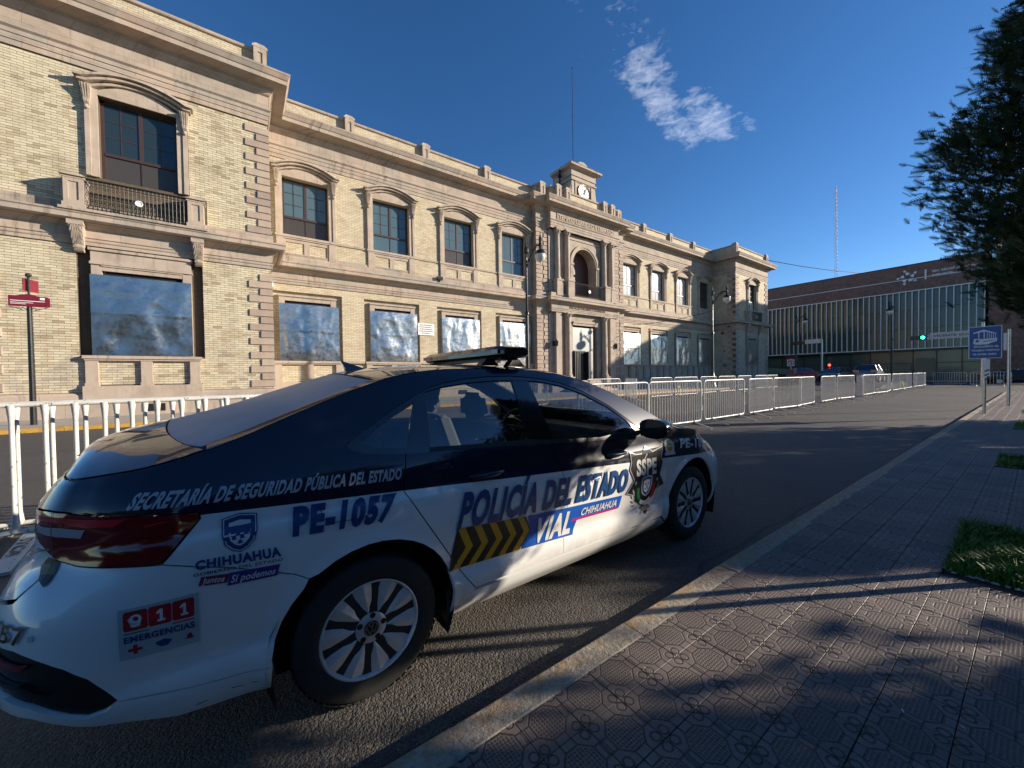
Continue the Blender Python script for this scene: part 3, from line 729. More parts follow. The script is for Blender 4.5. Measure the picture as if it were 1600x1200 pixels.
# --- ground floor windows: stone frame, zinc sheet, sill and brick pedestal
def lframe_mesh(hw=1.42,top=6.08,pav=False):
    m=MB(); d=.19
    for s in (-1,1): m.box(s*(hw-.28),-.03,2.47,s*hw,d,top-.10)
    m.box(-hw+.28,-.02,5.76,hw-.28,d,top-.10); m.box(-hw-.03,-.09,top-.10,hw+.03,d,top); 
    if pav: m.box(-hw,-.05,6.08,hw,d,6.5); m.box(-hw-.05,-.12,6.5,hw+.05,d,6.6); m.box(-hw+.28,-.06,5.92,hw-.28,-.02,5.98)
    m.quad((-hw+.2,d-.01,2.47),(hw-.2,d-.01,2.47),(hw-.2,d-.01,5.8),(-hw+.2,d-.01,5.8))
    me=m.mesh('stone_frame',MT['stone2']); return me
lfm=lframe_mesh(); lfp=lframe_mesh(1.47,6.08,True)
dkm=MB(); dkm.box(-1.12,.10,5.5,1.12,.17,5.755); dkm=dkm.mesh('dark_gap',MT['dark'])
def sheet(c,Y,seed,x0=-1.42,x1=1.55,z0=2.49,z1=5.59):
    nx,nz=44,46; V=[];F=[]; k=seed*13.7
    for j in range(nz+1):
        for i in range(nx+1):
            x=x0+(x1-x0)*i/nx; z=z0+(z1-z0)*j/nz
            e=min(i,nx-i,6)/6*min(j,nz-j,6)/6
            seam=.012*math.exp(-((z-4.15)/.05)**2)
            p=Vector((x*.9+k,z*.75,k)); p2=Vector((x*2.6+k,z*2.2+k,1))
            f=noise.noise(p)*.11
            q=Vector((x*1.5+k+.5*noise.noise(p*1.7),z*.55,k)); f+=(.5-abs(noise.noise(q)))*.09+(.5-abs(noise.noise(Vector((x*1.1+z*.8,z*1.3-x*.5,k+5)))))*.06
            f+=.022*(.5-abs(noise.noise(p2*1.2)))
            V.append((x,-.080-(.15+.85*e)*f*.52-seam,z))
    for j in range(nz):
        for i in range(nx):
            a=j*(nx+1)+i; F.append((a,a+1,a+nx+2,a+nx+1))
    me=D.meshes.new('metal_sheet'); me.from_pydata(V,[],F); me.materials.append(MT['zinc']); me.polygons.foreach_set('use_smooth',[True]*len(F))
    return inst('metal_sheet',me,PAL,(c,Y,0))
def lped_mesh(hw=1.75):
    m=MB(); m.box(-hw,-.20,2.35,hw,0,2.47); m.box(-hw+.04,-.15,2.28,hw-.04,0,2.35)
    for x in (-hw+.06,-.16,hw-.40): m.box(x,-.12,1.35,x+.34,0,2.28); m.box(x-.02,-.14,1.30,x+.36,0,1.42)
    m.box(-hw,-.24,.66,hw,0,1.30)
    return m.mesh('sill_pedestal',MT['stone2'])
lpm=lped_mesh()
for i,c in enumerate(XW):
    inst('stone_frame',lfm,PAL,(c,WY,0)); inst('dark_gap',dkm,PAL,(c,WY,0)); sheet(c,WY,i+1)
    if i<4: inst('sill_pedestal',lpm,PAL,(c,WY,0))
    else:
        pass
for a,b in ((29.7,47.67),(1.156,19.12)): MB().box(a,WY-.16,2.35,b,WY,2.47).build('sill_course',MT['stone'],PAL)
x=30.0
while x<47.4: MB().box(x,WY-.10,1.02,x+.34,WY,2.35).build('sill_post',MT['stone1'],PAL); x+=1.19
for c,k in zip(XPV,(11,12)):
    inst('stone_frame',lfp,PAL,(c,P,0)); inst('dark_gap',dkm,PAL,(c,P,0)); inst('sill_pedestal',lpm,PAL,(c,P,0)); sheet(c,P,k,-1.50,1.46)
# basement vent grilles
vm=MB(); vm.box(-.35,-.235,.25,.35,-.22,.55); vm=vm.mesh('basement_vent',MT['dark'])
for c in (XPV[0]+.2,XW[0],XW[1],XW[2],XW[3]): inst('basement_vent',vm,PAL,(c,P if c<0 else WY,0))
# --- balconies of the pavilions
def carved_bracket():
    m=MB(); pr=[(.0,6.36),(-.06,6.40),(-.14,6.50),(-.12,6.62),(-.22,6.80),(-.34,7.05),(-.40,7.25),(-.42,7.44)]
    for i in range(len(pr)-1):
        (d0,z0),(d1,z1)=pr[i],pr[i+1]; w0=.13+.06*(z0-6.36);w1=.13+.06*(z1-6.36)
        m.hexa([(-w0,d0-.06,z0),(w0,d0-.06,z0),(w0,0,z0),(-w0,0,z0)],[(-w1,d1-.06,z1),(w1,d1-.06,z1),(w1,0,z1),(-w1,0,z1)])
        for q in (-.8,-.4,0,.4,.8): m.hexa([(q*w0-.02,d0-.09,z0),(q*w0+.02,d0-.09,z0),(q*w0+.02,d0-.05,z0),(q*w0-.02,d0-.05,z0)],[(q*.6*w1-.02,d1-.09,z1),(q*.6*w1+.02,d1-.09,z1),(q*.6*w1+.02,d1-.05,z1),(q*.6*w1-.02,d1-.05,z1)])
    m.box(-.21,-.5,7.28,.21,0,7.44)
    me=m.mesh('carved_bracket',MT['stone2']); fixn(me); return me
cbm=carved_bracket()
def bal_pier():
    m=MB(); m.box(-.30,-.60,7.84,.30,0,8.02); m.box(-.255,-.55,8.02,.255,0,8.92)
    m.box(-.30,-.60,8.92,.30,0,9.0)
    m.hexa([(-.34,-.66,9.0),(.34,-.66,9.0),(.34,0,9.0),(-.34,0,9.0)],[(-.18,-.45,9.15),(.18,-.45,9.15),(.18,0,9.15),(-.18,0,9.15)])
    # sunk panel edges standing proud
    for a,b,c,d in ((-.255,-.13,8.02,8.92),(.13,.255,8.02,8.92),(-.13,.13,8.02,8.14),(-.13,.13,8.80,8.92)): m.box(a,-.585,c,b,-.55,d)
    return m.mesh('balcony_pier',MT['stone2'])
bpm=bal_pier()
def railing(name,L,z0,z1,fancy=True,parent=PAL,loc=(0,0,0)):
    m=MB(); r=.014; H=z1-z0
    for z,rr in ((z1,.028),(z0+.05,.018),(z1-.14,.012),(z0+.16,.012),(z1-.04,.012)): m.cone((-L/2,0,z),(L/2,0,z),rr,rr,6)
    n=int(L/.115)
    for i in range(n+1):
        x=-L/2+L*i/n; m.cone((x,0,z0),(x,0,z1),.009,.009,5)
        if fancy and i<n:
            xm=x+L/n/2
            for zz,rad in ((z1-.09,.032),(z0+.11,.03)):
                m.tube([(xm+rad*math.cos(t),0,zz+rad*math.sin(t)) for t in [k*PI/3 for k in range(7)]],.006,4)
            for k in range(3):
                zc=z0+.26+k*(H-.48)/2.2; sgn=1 if (i+k)%2 else -1
                m.tube([(xm+sgn*.045*math.cos(t)*(1-t/9),0,zc+.075*math.sin(t)*(1-t/14)) for t in [q*.75 for q in range(9)]],.008,4)
    me=m.mesh(name,MT['iron']); return inst(name,me,parent,loc)
for c in XPV:
    for s in (-1,1):
        inst('balcony_pier',bpm,PAL,(c+s*1.72,P,0)); inst('carved_bracket',cbm,PAL,(c+s*1.74,P,0))
    bl_=MB(); bl_.box(c-2.1,P-.66,7.76,c+2.1,P,7.85); bl_.build('balcony_slab',MT['stone'],PAL)
    r_=railing('balcony_railing',2.92,7.88,9.0,True,PAL,(c,P-.52,0))
    md=MB(); md.lathe((0,-.03,8.42),[(.12,0),(.12,.02)],16,'y')
    for q in range(3): md.tube([(.1*math.cos(t+q*2.1),-.035,8.42+.1*math.sin(t+q*2.1)) for t in [k*.4 for k in range(6)]],.014,4)
    inst('medallion',md.mesh('medallion',MT['white']),r_)
# --- parapet piers
def ppier(h=.42,name='parapet_pier'):
    m=MB(); m.box(-.25,-.10,15.72,.25,.4,16.74); m.box(-.30,-.15,16.74,.30,.45,16.82)
    m.hexa([(-.30,-.15,16.82),(.30,-.15,16.82),(.30,.45,16.82),(-.30,.45,16.82)],[(-.16,-.06,16.98),(.16,-.06,16.98),(.16,.35,16.98),(-.16,.35,16.98)])
    for a,b,c,d in ((-.25,-.09,15.80,16.74),(.09,.25,15.80,16.74),(-.09,.09,15.8,15.98),(-.09,.09,16.55,16.74)): m.box(a,-.14,c,b,-.10,d)
    me=m.mesh(name,MT['stone2']); fixn(me); return me
pp=ppier()
for x,y in [(.95,P),(-7.5,P),(5.42,WY),(10.18,WY),(14.95,WY),(33.9,WY),(38.65,WY),(43.4,WY),(47.95,P),(56.3,P),(19.72,23.25),(21.1,22.85),(22.15,22.85),(26.67,22.85),(27.72,22.85),(29.1,23.25)]:
    inst('parapet_pier',pp,PAL,(x,y,0))
# --- central portal
pc=MB()
for a,b in ((19.12,20.3),(28.5,29.7)): wallY=23.32; pc.quad((a,wallY,.9),(b,wallY,.9),(b,wallY,15.75),(a,wallY,15.75)); 
pc.quad((19.12,WY,.9),(19.12,23.32,.9),(19.12,23.32,15.75),(19.12,WY,15.75)); pc.quad((29.7,23.32,.9),(29.7,WY,.9),(29.7,WY,15.75),(29.7,23.32,15.75))
XC=24.41; AY=23.2; R=1.42; ZS=10.95
# wall with an arched opening above and a door below
xs=[20.3]+[XC-R*math.cos(PI*i/16) for i in range(17)]+[28.5]
def az(x): return ZS+math.sqrt(max(0,R*R-(x-XC)**2))
for i in range(len(xs)-1):
    a,b=xs[i],xs[i+1]
    if i in (0,len(xs)-2): pc.quad((a,AY,8.2),(b,AY,8.2),(b,AY,13.4),(a,AY,13.4))
    else:
        pc.quad((a,AY,az(a)),(b,AY,az(b)),(b,AY,13.4),(a,AY,13.4)); pc.quad((a,AY,az(a)),(a,AY+.9,az(a)),(b,AY+.9,az(b)),(b,AY,az(b)))
for x,s in ((XC-R,1),(XC+R,-1)): pc.quad((x,AY,8.2),(x,AY+.9,8.2),(x,AY+.9,ZS),(x,AY,ZS))
pc.quad((20.3,AY,6.0),(28.5,AY,6.0),(28.5,AY,8.2),(20.3,AY,8.2))
for a,b in ((20.3,22.9),(25.92,28.5)): pc.quad((a,AY,.9),(b,AY,.9),(b,AY,6.0),(a,AY,6.0))
for x in (22.9,25.92): pc.quad((x,AY,.2),(x,AY+.8,.2),(x,AY+.8,6.0),(x,AY,6.0))
pc.build('portal_wall',MT['stone'],PAL)
dk=MB(); dk.quad((22.6,AY+.9,0),(26.2,AY+.9,0),(26.2,AY+.9,6.1),(22.6,AY+.9,6.1)); dk.quad((22.8,AY+.9,8.2),(26.0,AY+.9,8.2),(26.0,AY+.9,12.5),(22.8,AY+.9,12.5)); dk.build('portal_recess',MT['doorwood'],PAL)
ar=MB()
for (ra,rb,d) in ((R,R+.16,.05),(R+.14,R+.34,.10)):
    for i in range(20):
        t0,t1=PI*i/20,PI*(i+1)/20
        ar.hexa([(XC+r*math.cos(t0),AY-y,ZS+r*math.sin(t0)) for r,y in ((ra,0),(rb,0),(rb,d),(ra,d))],[(XC+r*math.cos(t1),AY-y,ZS+r*math.sin(t1)) for r,y in ((ra,0),(rb,0),(rb,d),(ra,d))])
for s in (-1,1):
    ar.box(XC+s*R,AY-.08,8.2,XC+s*(R+.16),AY,ZS-.1); ar.box(XC+s*(R+.16),AY-.12,8.2,XC+s*(R+.34),AY,ZS-.1); ar.box(XC+s*(R-.04),AY-.16,ZS-.12,XC+s*(R+.40),AY,ZS+.05)
ar.box(XC-2.0,AY-.06,12.95,XC+2.0,AY,13.08)
ar.build('arch_moulding',MT['stone2'],PAL,recalc=True)
def colm(z0,z1,r,fl=True):
    m=MB(); n=16; H=z1-z0
    prof=[(r*1.35,0),(r*1.35,.08),(r*1.25,.1),(r*1.3,.16),(r*1.08,.2),(r,.26)]
    prof+=[(r*(1-.14*t*t),.26+(H-.26-.42)*t) for t in (0,.25,.5,.75,1)]
    prof+=[(r*.98,H-.40),(r*.88,H-.36),(r*1.1,H-.2),(r*1.2,H-.10)]
    m.lathe((0,0,z0),prof,n); m.box(-r*1.35,-r*1.35,z1-.10,r*1.35,r*1.35,z1)
    for i in range(8):
        t=2*PI*i/8; m.lathe((r*1.1*math.cos(t),r*1.1*math.sin(t),z1-.2),[(.02,-.12),(.05,-.02),(.055,.05),(.03,.09)],6)
    me=m.mesh('column',MT['stone2']); fixn(me); autosmooth(me,50); return me
cu,cl_=colm(9.32,13.37,.23),colm(1.35,6.66,.27)
for x in (21.1,22.15,26.67,27.72):
    inst('column',cu,PAL,(x,22.98 if 22<x<27 else 23.05,0))
for x in (22.15,26.67): inst('column',cl_,PAL,(x,22.98,0))
def pbox(name,*bs,mt='stone2'):
    m=MB()
    for b in bs: m.box(*b)
    return m.build(name,MT[mt],PAL)
for x in (21.1,27.72): pbox('column_pedestal',(x-.32,22.72,8.0,x+.32,23.2,9.2),(x-.36,22.68,9.2,x+.36,23.2,9.32)); pbox('pilaster',(x-.3,22.92,1.0,x+.3,23.2,6.66)); pbox('column_block',(x-.33,22.72,13.37,x+.33,23.0,13.5))
for x in (22.15,26.67): pbox('column_pedestal',(x-.34,22.50,8.0,x+.34,23.2,9.2),(x-.38,22.46,9.2,x+.38,23.2,9.32)); pbox('column_base',(x-.40,22.6,.1,x+.40,23.2,1.35)); pbox('column_block',(x-.33,22.72,13.37,x+.33,23.0,13.5))
pbox('balcony_floor',(21.7,22.35,7.5,27.12,23.0,7.95))
rr_=railing('portal_railing',3.84,8.05,9.18,False,PAL,(XC,22.62,0))
md=MB(); md.lathe((0,-.02,8.62),[(.13,0),(.13,.02)],16,'y'); inst('medallion',md.mesh('medallion',MT['white']),rr_)
for x,s in ((20.3,1),(19.12,-1),(28.5,-1),(29.7,1)):
    z=1.12;k=0
    while z<13.2:
        me=(qlm,qsm)[k%2] if 0 else qsm
        w=.46 if k%2 else .58
        if not(6.4<z<8.2) :
            q=inst('quoin',qsm,PAL,(x-w if s>0 else x+w,23.32,z),(0,0,0),((w/.46)*s,1,1))
        z+=.328;k+=1
# entrance: gate leaves, zinc board over the doorway
dr=MB(); dr.quad((22.95,AY+.1,3.6),(25.5,AY+.1,3.6),(25.5,AY+.1,5.6),(22.95,AY+.1,5.6)); dr.quad((24.5,AY+.12,.3),(25.5,AY+.12,.3),(25.5,AY+.12,3.6),(24.5,AY+.12,3.6)); dr.build('doorway_board',plainmat('dull_grey_board',(.22,.23,.23),.5,.3),PAL)
dl=MB(); dl.box(22.95,AY-.12,.25,24.35,AY-.06,3.55); dl.box(24.3,AY-.5,.25,24.42,AY-.1,3.5)
for i in range(7): dl.box(23.0+i*.2,AY-.16,.3,23.04+i*.2,AY-.12,3.5)
dl.build('gate_leaf',MT['iron'],PAL)
dh=MB(); dh.box(22.9,AY-.08,5.75,25.92,AY,6.0); dh.box(22.9,AY-.14,5.95,25.92,AY,6.08); dh.build('door_lintel',MT['stone2'],PAL)
st=MB()
for i,z in enumerate((.12,.28,.44)): st.box(21.6,21.9+i*.35,z-.02,27.2,24.1,z+.16)
st.build('entrance_steps',MT['stone'],PAL)
for x in (20.75,28.1):
    lm=MB(); lm.box(-.05,-.30,3.95,.05,0,4.02); lm.lathe((0,-.34,3.85),[(.04,0),(.12,.06),(.15,.40),(.05,.5),(.02,.62)],8); lm.box(-.14,-.05,3.9,.14,0,4.3); inst('wall_lantern',lm.mesh('wall_lantern',MT['iron']),PAL,(x,AY-.0,0))
# clock turret
ct=MB(); TY=23.2; ct.box(22.97,TY,15.7,25.85,25.4,18.45); ct.box(22.87,TY-.10,18.05,25.95,25.5,18.18)
ct.sweep([(22.97,25.4),(22.97,TY),(25.85,TY),(25.85,25.4)],[(0,18.45),(.06,18.45),(.06,18.95),(.18,19.02),(.42,19.08),(.46,19.10),(.46,19.24),(.50,19.28),(0,19.40)])
ct.box(22.9,TY-.05,18.45,25.9,25.45,19.35)
ct.box(23.4,TY,19.3,25.4,TY+.5,19.62)
for i in range(10):
    t0,t1=PI*i/10,PI*(i+1)/10; ct.hexa([(24.41+.62*math.cos(t0),TY+.05,19.6+.34*math.sin(t0)),(24.41,TY+.05,19.6),(24.41,TY+.45,19.6),(24.41+.62*math.cos(t0),TY+.45,19.6+.34*math.sin(t0))],[(24.41+.62*math.cos(t1),TY+.05,19.6+.34*math.sin(t1)),(24.41,TY+.05,19.61),(24.41,TY+.45,19.61),(24.41+.62*math.cos(t1),TY+.45,19.6+.34*math.sin(t1))])
for s in (-1,1):   # scroll shoulders
    pts=[(1.44,15.75),(2.25,15.75),(2.2,16.1),(1.95,16.35),(1.72,16.7),(1.60,17.2),(1.50,17.9),(1.44,18.05)]
    ct.prism([(24.41+s*x,z) for x,z in pts],TY+.05,TY+.65)
for a,b,c,d in ((-1.44,1.44,15.7,16.0),(-1.05,-.9,16.2,18.0),(.9,1.05,16.2,18.0),(-1.05,1.05,17.98,18.06),(-1.05,1.05,16.2,16.3)): ct.box(24.41+a,TY-.05,c,24.41+b,TY,d)
CT=ct.build('clock_turret',MT['stone2'],PAL,recalc=True)
def m_clock():
    t=NT('clock_dial'); x,y,z=t.sep(t.co()); r=t.math('SQRT',t.math('ADD',t.math('MULTIPLY',x,x),t.math('MULTIPLY',z,z)))
    an=t.math('ARCTAN2',x,z); f=t.math('ABSOLUTE',t.math('SUBTRACT',t.math('FRACT',t.math('ADD',t.math('MULTIPLY',an,12/(2*PI)),.5)),.5))
    tick=t.math('MULTIPLY',t.math('LESS_THAN',f,.13),t.math('MULTIPLY',t.math('GREATER_THAN',r,.42),t.math('LESS_THAN',r,.57)))
    return t.set(base=t.mix(tick,(.78,.77,.72),(.03,.03,.03)),rough=.35)
cf=MB(); cf.lathe((0,0,0),[(.64,0),(.64,-.04)],32,'y'); cfo=cf.build('clock_face',m_clock(),CT,loc=(24.41,TY-.03,17.2),recalc=True)
rg=MB()
for i in range(32):
    t0,t1=2*PI*i/32,2*PI*(i+1)/32; rg.hexa([(r*math.cos(t0),y,r*math.sin(t0)) for r,y in ((.62,-.05),(.74,-.05),(.74,-.12),(.62,-.10))],[(r*math.cos(t1),y,r*math.sin(t1)) for r,y in ((.62,-.05),(.74,-.05),(.74,-.12),(.62,-.10))])
rg.build('clock_rim',MT['iron'],CT,loc=(24.41,TY,17.2),recalc=True)
hn=MB(); hn.prism([(-.04,-.1),(.04,-.1),(.10,.34),(.02,.34)],-.10,-.085); hn.prism([(-.03,-.12),(.03,-.12),(.30,.46),(.27,.48)],-.115,-.10); hn.lathe((0,-.12,0),[(.07,0),(.07,.02)],10,'y'); hn.build('clock_hands',MT['iron'],CT,loc=(24.41,TY,17.2),recalc=True)
# text helper
_tc={}
def text_mesh(txt,size=1.,bold=.0,sx=1.,shear=0.,extr=0.,align='LEFT',spacing=1.0):
    cu_=D.curves.new('t','FONT'); cu_.body=txt; cu_.size=size; cu_.offset=bold; cu_.extrude=extr; cu_.resolution_u=3; cu_.align_x=align; cu_.space_character=spacing
    o_=D.objects.new('t',cu_); COL.objects.link(o_); dg=bpy.context.evaluated_depsgraph_get(); dg.update()
    me=D.meshes.new_from_object(o_.evaluated_get(dg)); D.objects.remove(o_); D.curves.remove(cu_)
    for v in me.vertices: v.co.x=v.co.x*sx+v.co.y*shear
    return me
def wall_text(name,txt,x0,x1,z0,Y,h,mt,parent,bold=.02,face='-y'):
    me=text_mesh(txt,1.,bold,extr=.01); xs=[v.co.x for v in me.vertices]; w=max(xs)-min(xs); zz=[v.co.y for v in me.vertices]; hh_=max(zz)-min(zz)
    for v in me.vertices:
        x,y,z=v.co; a=(x-min(xs))/w*(x1-x0)+x0; b=(y-min(zz))/hh_*h+z0
        v.co=(a,Y-.01-z,b) if face=='-y' else (Y-.01-z,a,b)
    me.materials.append(mt); me.name=name
    return inst(name,me,parent)
pl=MB(); pl.box(20.9,22.9-.10,14.08,27.9,22.9-.065,14.62); pl.build('inscription_panel',m_stone('dark_stone',(.30,.235,.18),False,False),PAL)
wall_text('inscription','TEMPLO CLARIDAD Y LIBERTAD',21.1,27.7,14.16,22.79,.38,MT['stone2'],PAL,.03)
wall_text('inscription','PALACIO DE MAS Y CORREOS',22.2,26.6,7.02,22.82,.22,MT['letter'],PAL,.03)
# plaque with lines of small print between second and third window
pq=MB(); pq.box(9.42,WY-.05,4.28,10.55,WY,5.06); PQ=pq.build('wall_plaque',MT['white'],PAL)
for i,(a,b) in enumerate(((9.55,10.40),(9.52,10.3),(9.55,10.42),(9.50,10.44),(9.7,10.2))):
    m=MB(); x=a
    while x<b: w=random.uniform(.03,.09); m.box(x,WY-.056,4.92-i*.135,min(x+w,b),WY-.05,4.97-i*.135); x+=w+.025
    m.build('plaque_print',MT['letter'],PQ)
# camera, floodlight, drainpipe, cable
sc=MB(); sc.box(1.2,WY-.1,6.55,1.3,WY,6.8); sc.tube([(1.25,WY-.1,6.75),(1.25,WY-.35,6.8),(1.28,WY-.5,6.62)],.03,6); sc.lathe((1.28,WY-.5,6.35),[(.03,-.06),(.09,-.02),(.10,.1),(.06,.24)],10)
sc.build('security_camera',MT['white'],None,label='small white dome camera on the wall beside the near pavilion corner',cat='camera')
fl_=MB(); fl_.box(10.75,WY-.30,8.05,11.15,WY-.12,8.25); fl_.box(10.92,WY-.2,7.9,10.98,WY-.1,8.1); fl_.build('floodlight',MT['iron'],label='small black floodlight on the belt cornice under the third window',cat='light')
dp=MB(); dp.tube([(.2,0,15),(.2,0,15)],.01) if 0 else None
# spray paint blots on the far pavilion flank and wall
def blot(x,y,z,r,col,face,lab,cat='graffiti'):
    t=plainmat('spray_paint_'+lab[:3],col,.6); m=MB(); n=14; pts=[]
    for i in range(n):
        a=2*PI*i/n; q=r*(1 if i%2 else .45)*random.uniform(.8,1.2); pts.append((q*math.cos(a),q*math.sin(a)))
    if face=='x': m.quad(*[(x,y-a,z+b) for a,b in pts])
    else: m.quad(*[(x+a,y,z+b) for a,b in pts])
    m.build('paint_blot',t,PAL,recalc=False)
for (y,z,r,c) in ((22.6,6.35,.28,(.22,.01,.01)),(21.9,7.1,.22,(.25,.01,.01)),(22.4,4.2,.16,(.25,.02,.02)),(22.35,2.45,.36,(.02,.22,.26))): blot(47.60,y,z,r,c,'x','red')
blot(35.0,WY-.012,6.3,.28,(.4,.05,.03),'y','red')
# things on the roof
fp=MB(); fp.cone((0,0,15.7),(0,0,22),.055,.045,8); fp.cone((0,0,22),(-.02,0,29.4),.04,.02,8); fp.cone((-.02,0,29.4),(-.02,0,29.5),.05,.04,8)
fp.build('flagpole',MT['iron'],loc=(25.0,25.0,0),label='bare dark flagpole rising behind the clock turret',cat='flagpole')
fi=MB(); fi.lathe((0,0,15.75),[(.35,0),(.35,.9),(.5,1.0),(.28,1.15),(.12,1.4),(.10,1.9),(.22,2.0),(.24,2.15),(.08,2.25),(.08,2.7),(.20,2.8),(.16,3.0),(.06,3.1),(.14,3.3),(.04,3.45)],12)
fi.build('roof_lamp',MT['iron'],loc=(22.55,24.2,0),smooth=False,label='black turned lamp standard on the roof left of the clock turret',cat='lamp')
# building at the end of the road: glass hall with brown stone attic
# ------------------------------------------------------------------ glass hall across the side street
MX=75.0
MT['attic']=(lambda t:(t.set(base=t.mix(.55,t.mix(1,(lambda b:(b.inputs.__getitem__('Color1').__setattr__('default_value',(.13,.06,.042,1)),b.inputs.__getitem__('Color2').__setattr__('default_value',(.24,.125,.09,1)),b.inputs.__getitem__('Mortar').__setattr__('default_value',(.08,.04,.03,1)),b.inputs.__getitem__('Scale').__setattr__('default_value',1),b.inputs.__getitem__('Brick Width').__setattr__('default_value',1.2),b.inputs.__getitem__('Row Height').__setattr__('default_value',.58),b.inputs.__getitem__('Mortar Size').__setattr__('default_value',.012),t.l.new(t.vec(t.math('ADD',t.sep(t.co())[0],t.sep(t.co())[1]),t.sep(t.co())[2],0.),b.inputs['Vector']),b.outputs[0])[-1])(t.new('TexBrick')),t.ramp(t.noise(.6,5,.7),[(.3,(.7,.7,.7)),(.7,(1.25,1.2,1.15))]),'MULTIPLY'),t.ramp(t.noise(3.,5,.7),[(.35,(.09,.045,.035)),(.65,(.28,.155,.115))])),rough=.6)))(NT('brown_stone_cladding'))
MT['fin']=plainmat('pale_metal_fin',(.55,.57,.54),.4,.2)
MT['hallglass']=m_pane('green_hall_glass',(.055,.085,.075),.14,.5)
MT['hallglass2']=m_pane('pale_hall_glass',(.10,.125,.10),.15,.45)  # paler copy of the hall glass, dealt to panes at random
HALL=empty('glass_hall',(MX,0,0),label='low modern building with brown stone attic over a curtain wall of glass and pale fins',cat='building')
def hb(name,mt,*bs,parent=HALL):
    m=MB()
    for b in bs: m.box(*b)
    return m.build(name,mt,parent)
hb('attic',MT['attic'],(0,3.9,12.45,30,60,15.95)); hb('attic_coping',MT['iron'],(-.08,3.9,15.95,.35,60,16.08))
hb('attic_joint',MT['fin'],(-.03,3.9,14.02,0,60,14.12)); hb('glass_head',MT['fin'],(-.35,3.9,12.3,-.02,60,12.44)); hb('glass_sill',MT['fin'],(-.35,3.9,4.4,0,60,4.55))
hb('inner_wall',MT['dark'],(1.2,3.9,0,30,60,12.4)); hb('floor_slab',MT['iron'],(.02,3.9,4.2,1.2,60,4.42),(.3,3.9,8.1,1.2,60,8.4))
hb('brown_pier',MT['attic'],(-.6,1.2,0,.8,3.88,12.4))
fm=MB(); fm.box(-.34,-.05,4.55,-.0,.05,12.3); fm=fm.mesh('fin',MT['fin'])
pns=[]
for z0,z1 in ((4.6,7.2),(7.25,9.85),(9.9,12.28)):
    q=[]
    for mt in ('hallglass','hallglass2'): m=MB(); m.quad((0,.29,z0),(0,-.29,z0),(0,-.29,z1),(0,.29,z1)); q.append(m.mesh('pane',MT[mt]))
    pns.append(q)
y=4.2;k=0
while y<44:
    inst('fin',fm,HALL,(0,y,0))
    if y<38:
        for q in pns: inst('pane',q[0 if random.random()<.75 else 1],HALL,(.06,y+.31,0),(random.uniform(-.006,.006),0,random.uniform(-.012,.012)))
    y+=.62;k+=1
hb('street_glazing',MT['hallglass'],(.9,3.9,.13,1.0,60,4.2))
for yy in (6,8.2,10.4,12.6,14.8,17,20,23,26,29): hb('glazing_mullion',MT['iron'],(.8,yy,.13,.9,yy+.1,4.2))
hb('glazing_transom',MT['iron'],(.8,3.9,2.5,.88,60,2.58))
for yy,w,z0,z1 in ((10.6,2.0,.9,2.4),(13.0,1.6,.9,2.4),(8.4,1.8,.7,3.2)): hb('painted_lit_glazing',plainmat('dim_yellow_interior',(.20,.17,.10),.6),(.78,yy,z0,.80,yy+w,z1))  # opaque yellow plates; the look of lit rooms is put into their colour
rmp=MB(); rmp.hexa([(-1.2,15,.2),(-1.0,15,.2),(-1.0,15,1.1),(-1.2,15,1.1)],[(-1.2,29,1.6),(-1.0,29,1.6),(-1.0,29,2.5),(-1.2,29,2.5)]); rmp.build('ramp_wall',plainmat('green_grey_render',(.10,.15,.12),.7),HALL)
em=MB()   # flower emblem of plates and two rows of raised letters
ye,ze=10.9,14.35
for i in range(5):
    a=PI/2+2*PI*i/5
    for rr,w in ((.52,.21),(.92,.15)):
        cx,cz=ye-rr*math.cos(a+(.3 if rr>.6 else 0)),ze+rr*math.sin(a+(.3 if rr>.6 else 0)); n=7
        em.quad(*[(-.05,cx-w*(1.3 if j%2 else .8)*math.cos(a+2*PI*j/n),cz+w*(1.3 if j%2 else .8)*math.sin(a+2*PI*j/n)) for j in range(n)])
em.build('emblem',MT['white'],HALL,kind='stuff'); hb('emblem_rule',MT['white'],(-.06,9.12,13.75,-.01,9.28,15.05))
def hall_text(txt,y0,y1,z0,h):
    me=text_mesh(txt,1.,.02,extr=.0); xs=[v.co.x for v in me.vertices]; w=max(xs)-min(xs); zz=[v.co.y for v in me.vertices]; hh_=max(zz)-min(zz)
    for v in me.vertices:
        x,y,z=v.co; v.co=(-.05,y0-(x-min(xs))/w*(y0-y1),(y-min(zz))/hh_*h+z0)
    me.materials.append(MT['white']); inst('lettering',me,HALL)
hall_text('SEC EIDOP JEL POMELA',8.6,4.3,14.45,.36); hall_text('INFRAESTRUCTURA CIUDAD',8.6,3.95,13.95,.32)
# tall plain block to its right
BLK=empty('office_block',(80,0,0),label='tall plain grey concrete block behind the juniper at the right edge',cat='building')
m=MB(); m.box(0,-8,0,30,3.6,20.8); m.build('wall',simple('grey_render',(.26,.225,.20),.9,var=.12,scale=1),BLK)
m=MB(); m.box(-.15,-8.1,20.8,30,3.7,21.1); m.build('coping',MT['concrete'],BLK)
wm=MB()
wm.quad((-.02,-1.2,0),(-.02,-2.8,0),(-.02,-2.8,1.8),(-.02,-1.2,1.8)); wm=wm.mesh('window',MT['pane'])
for i in range(2):
    for j in range(5): inst('window',wm,BLK,(0,-i*4.2+1.2,2.2+j*3.7))
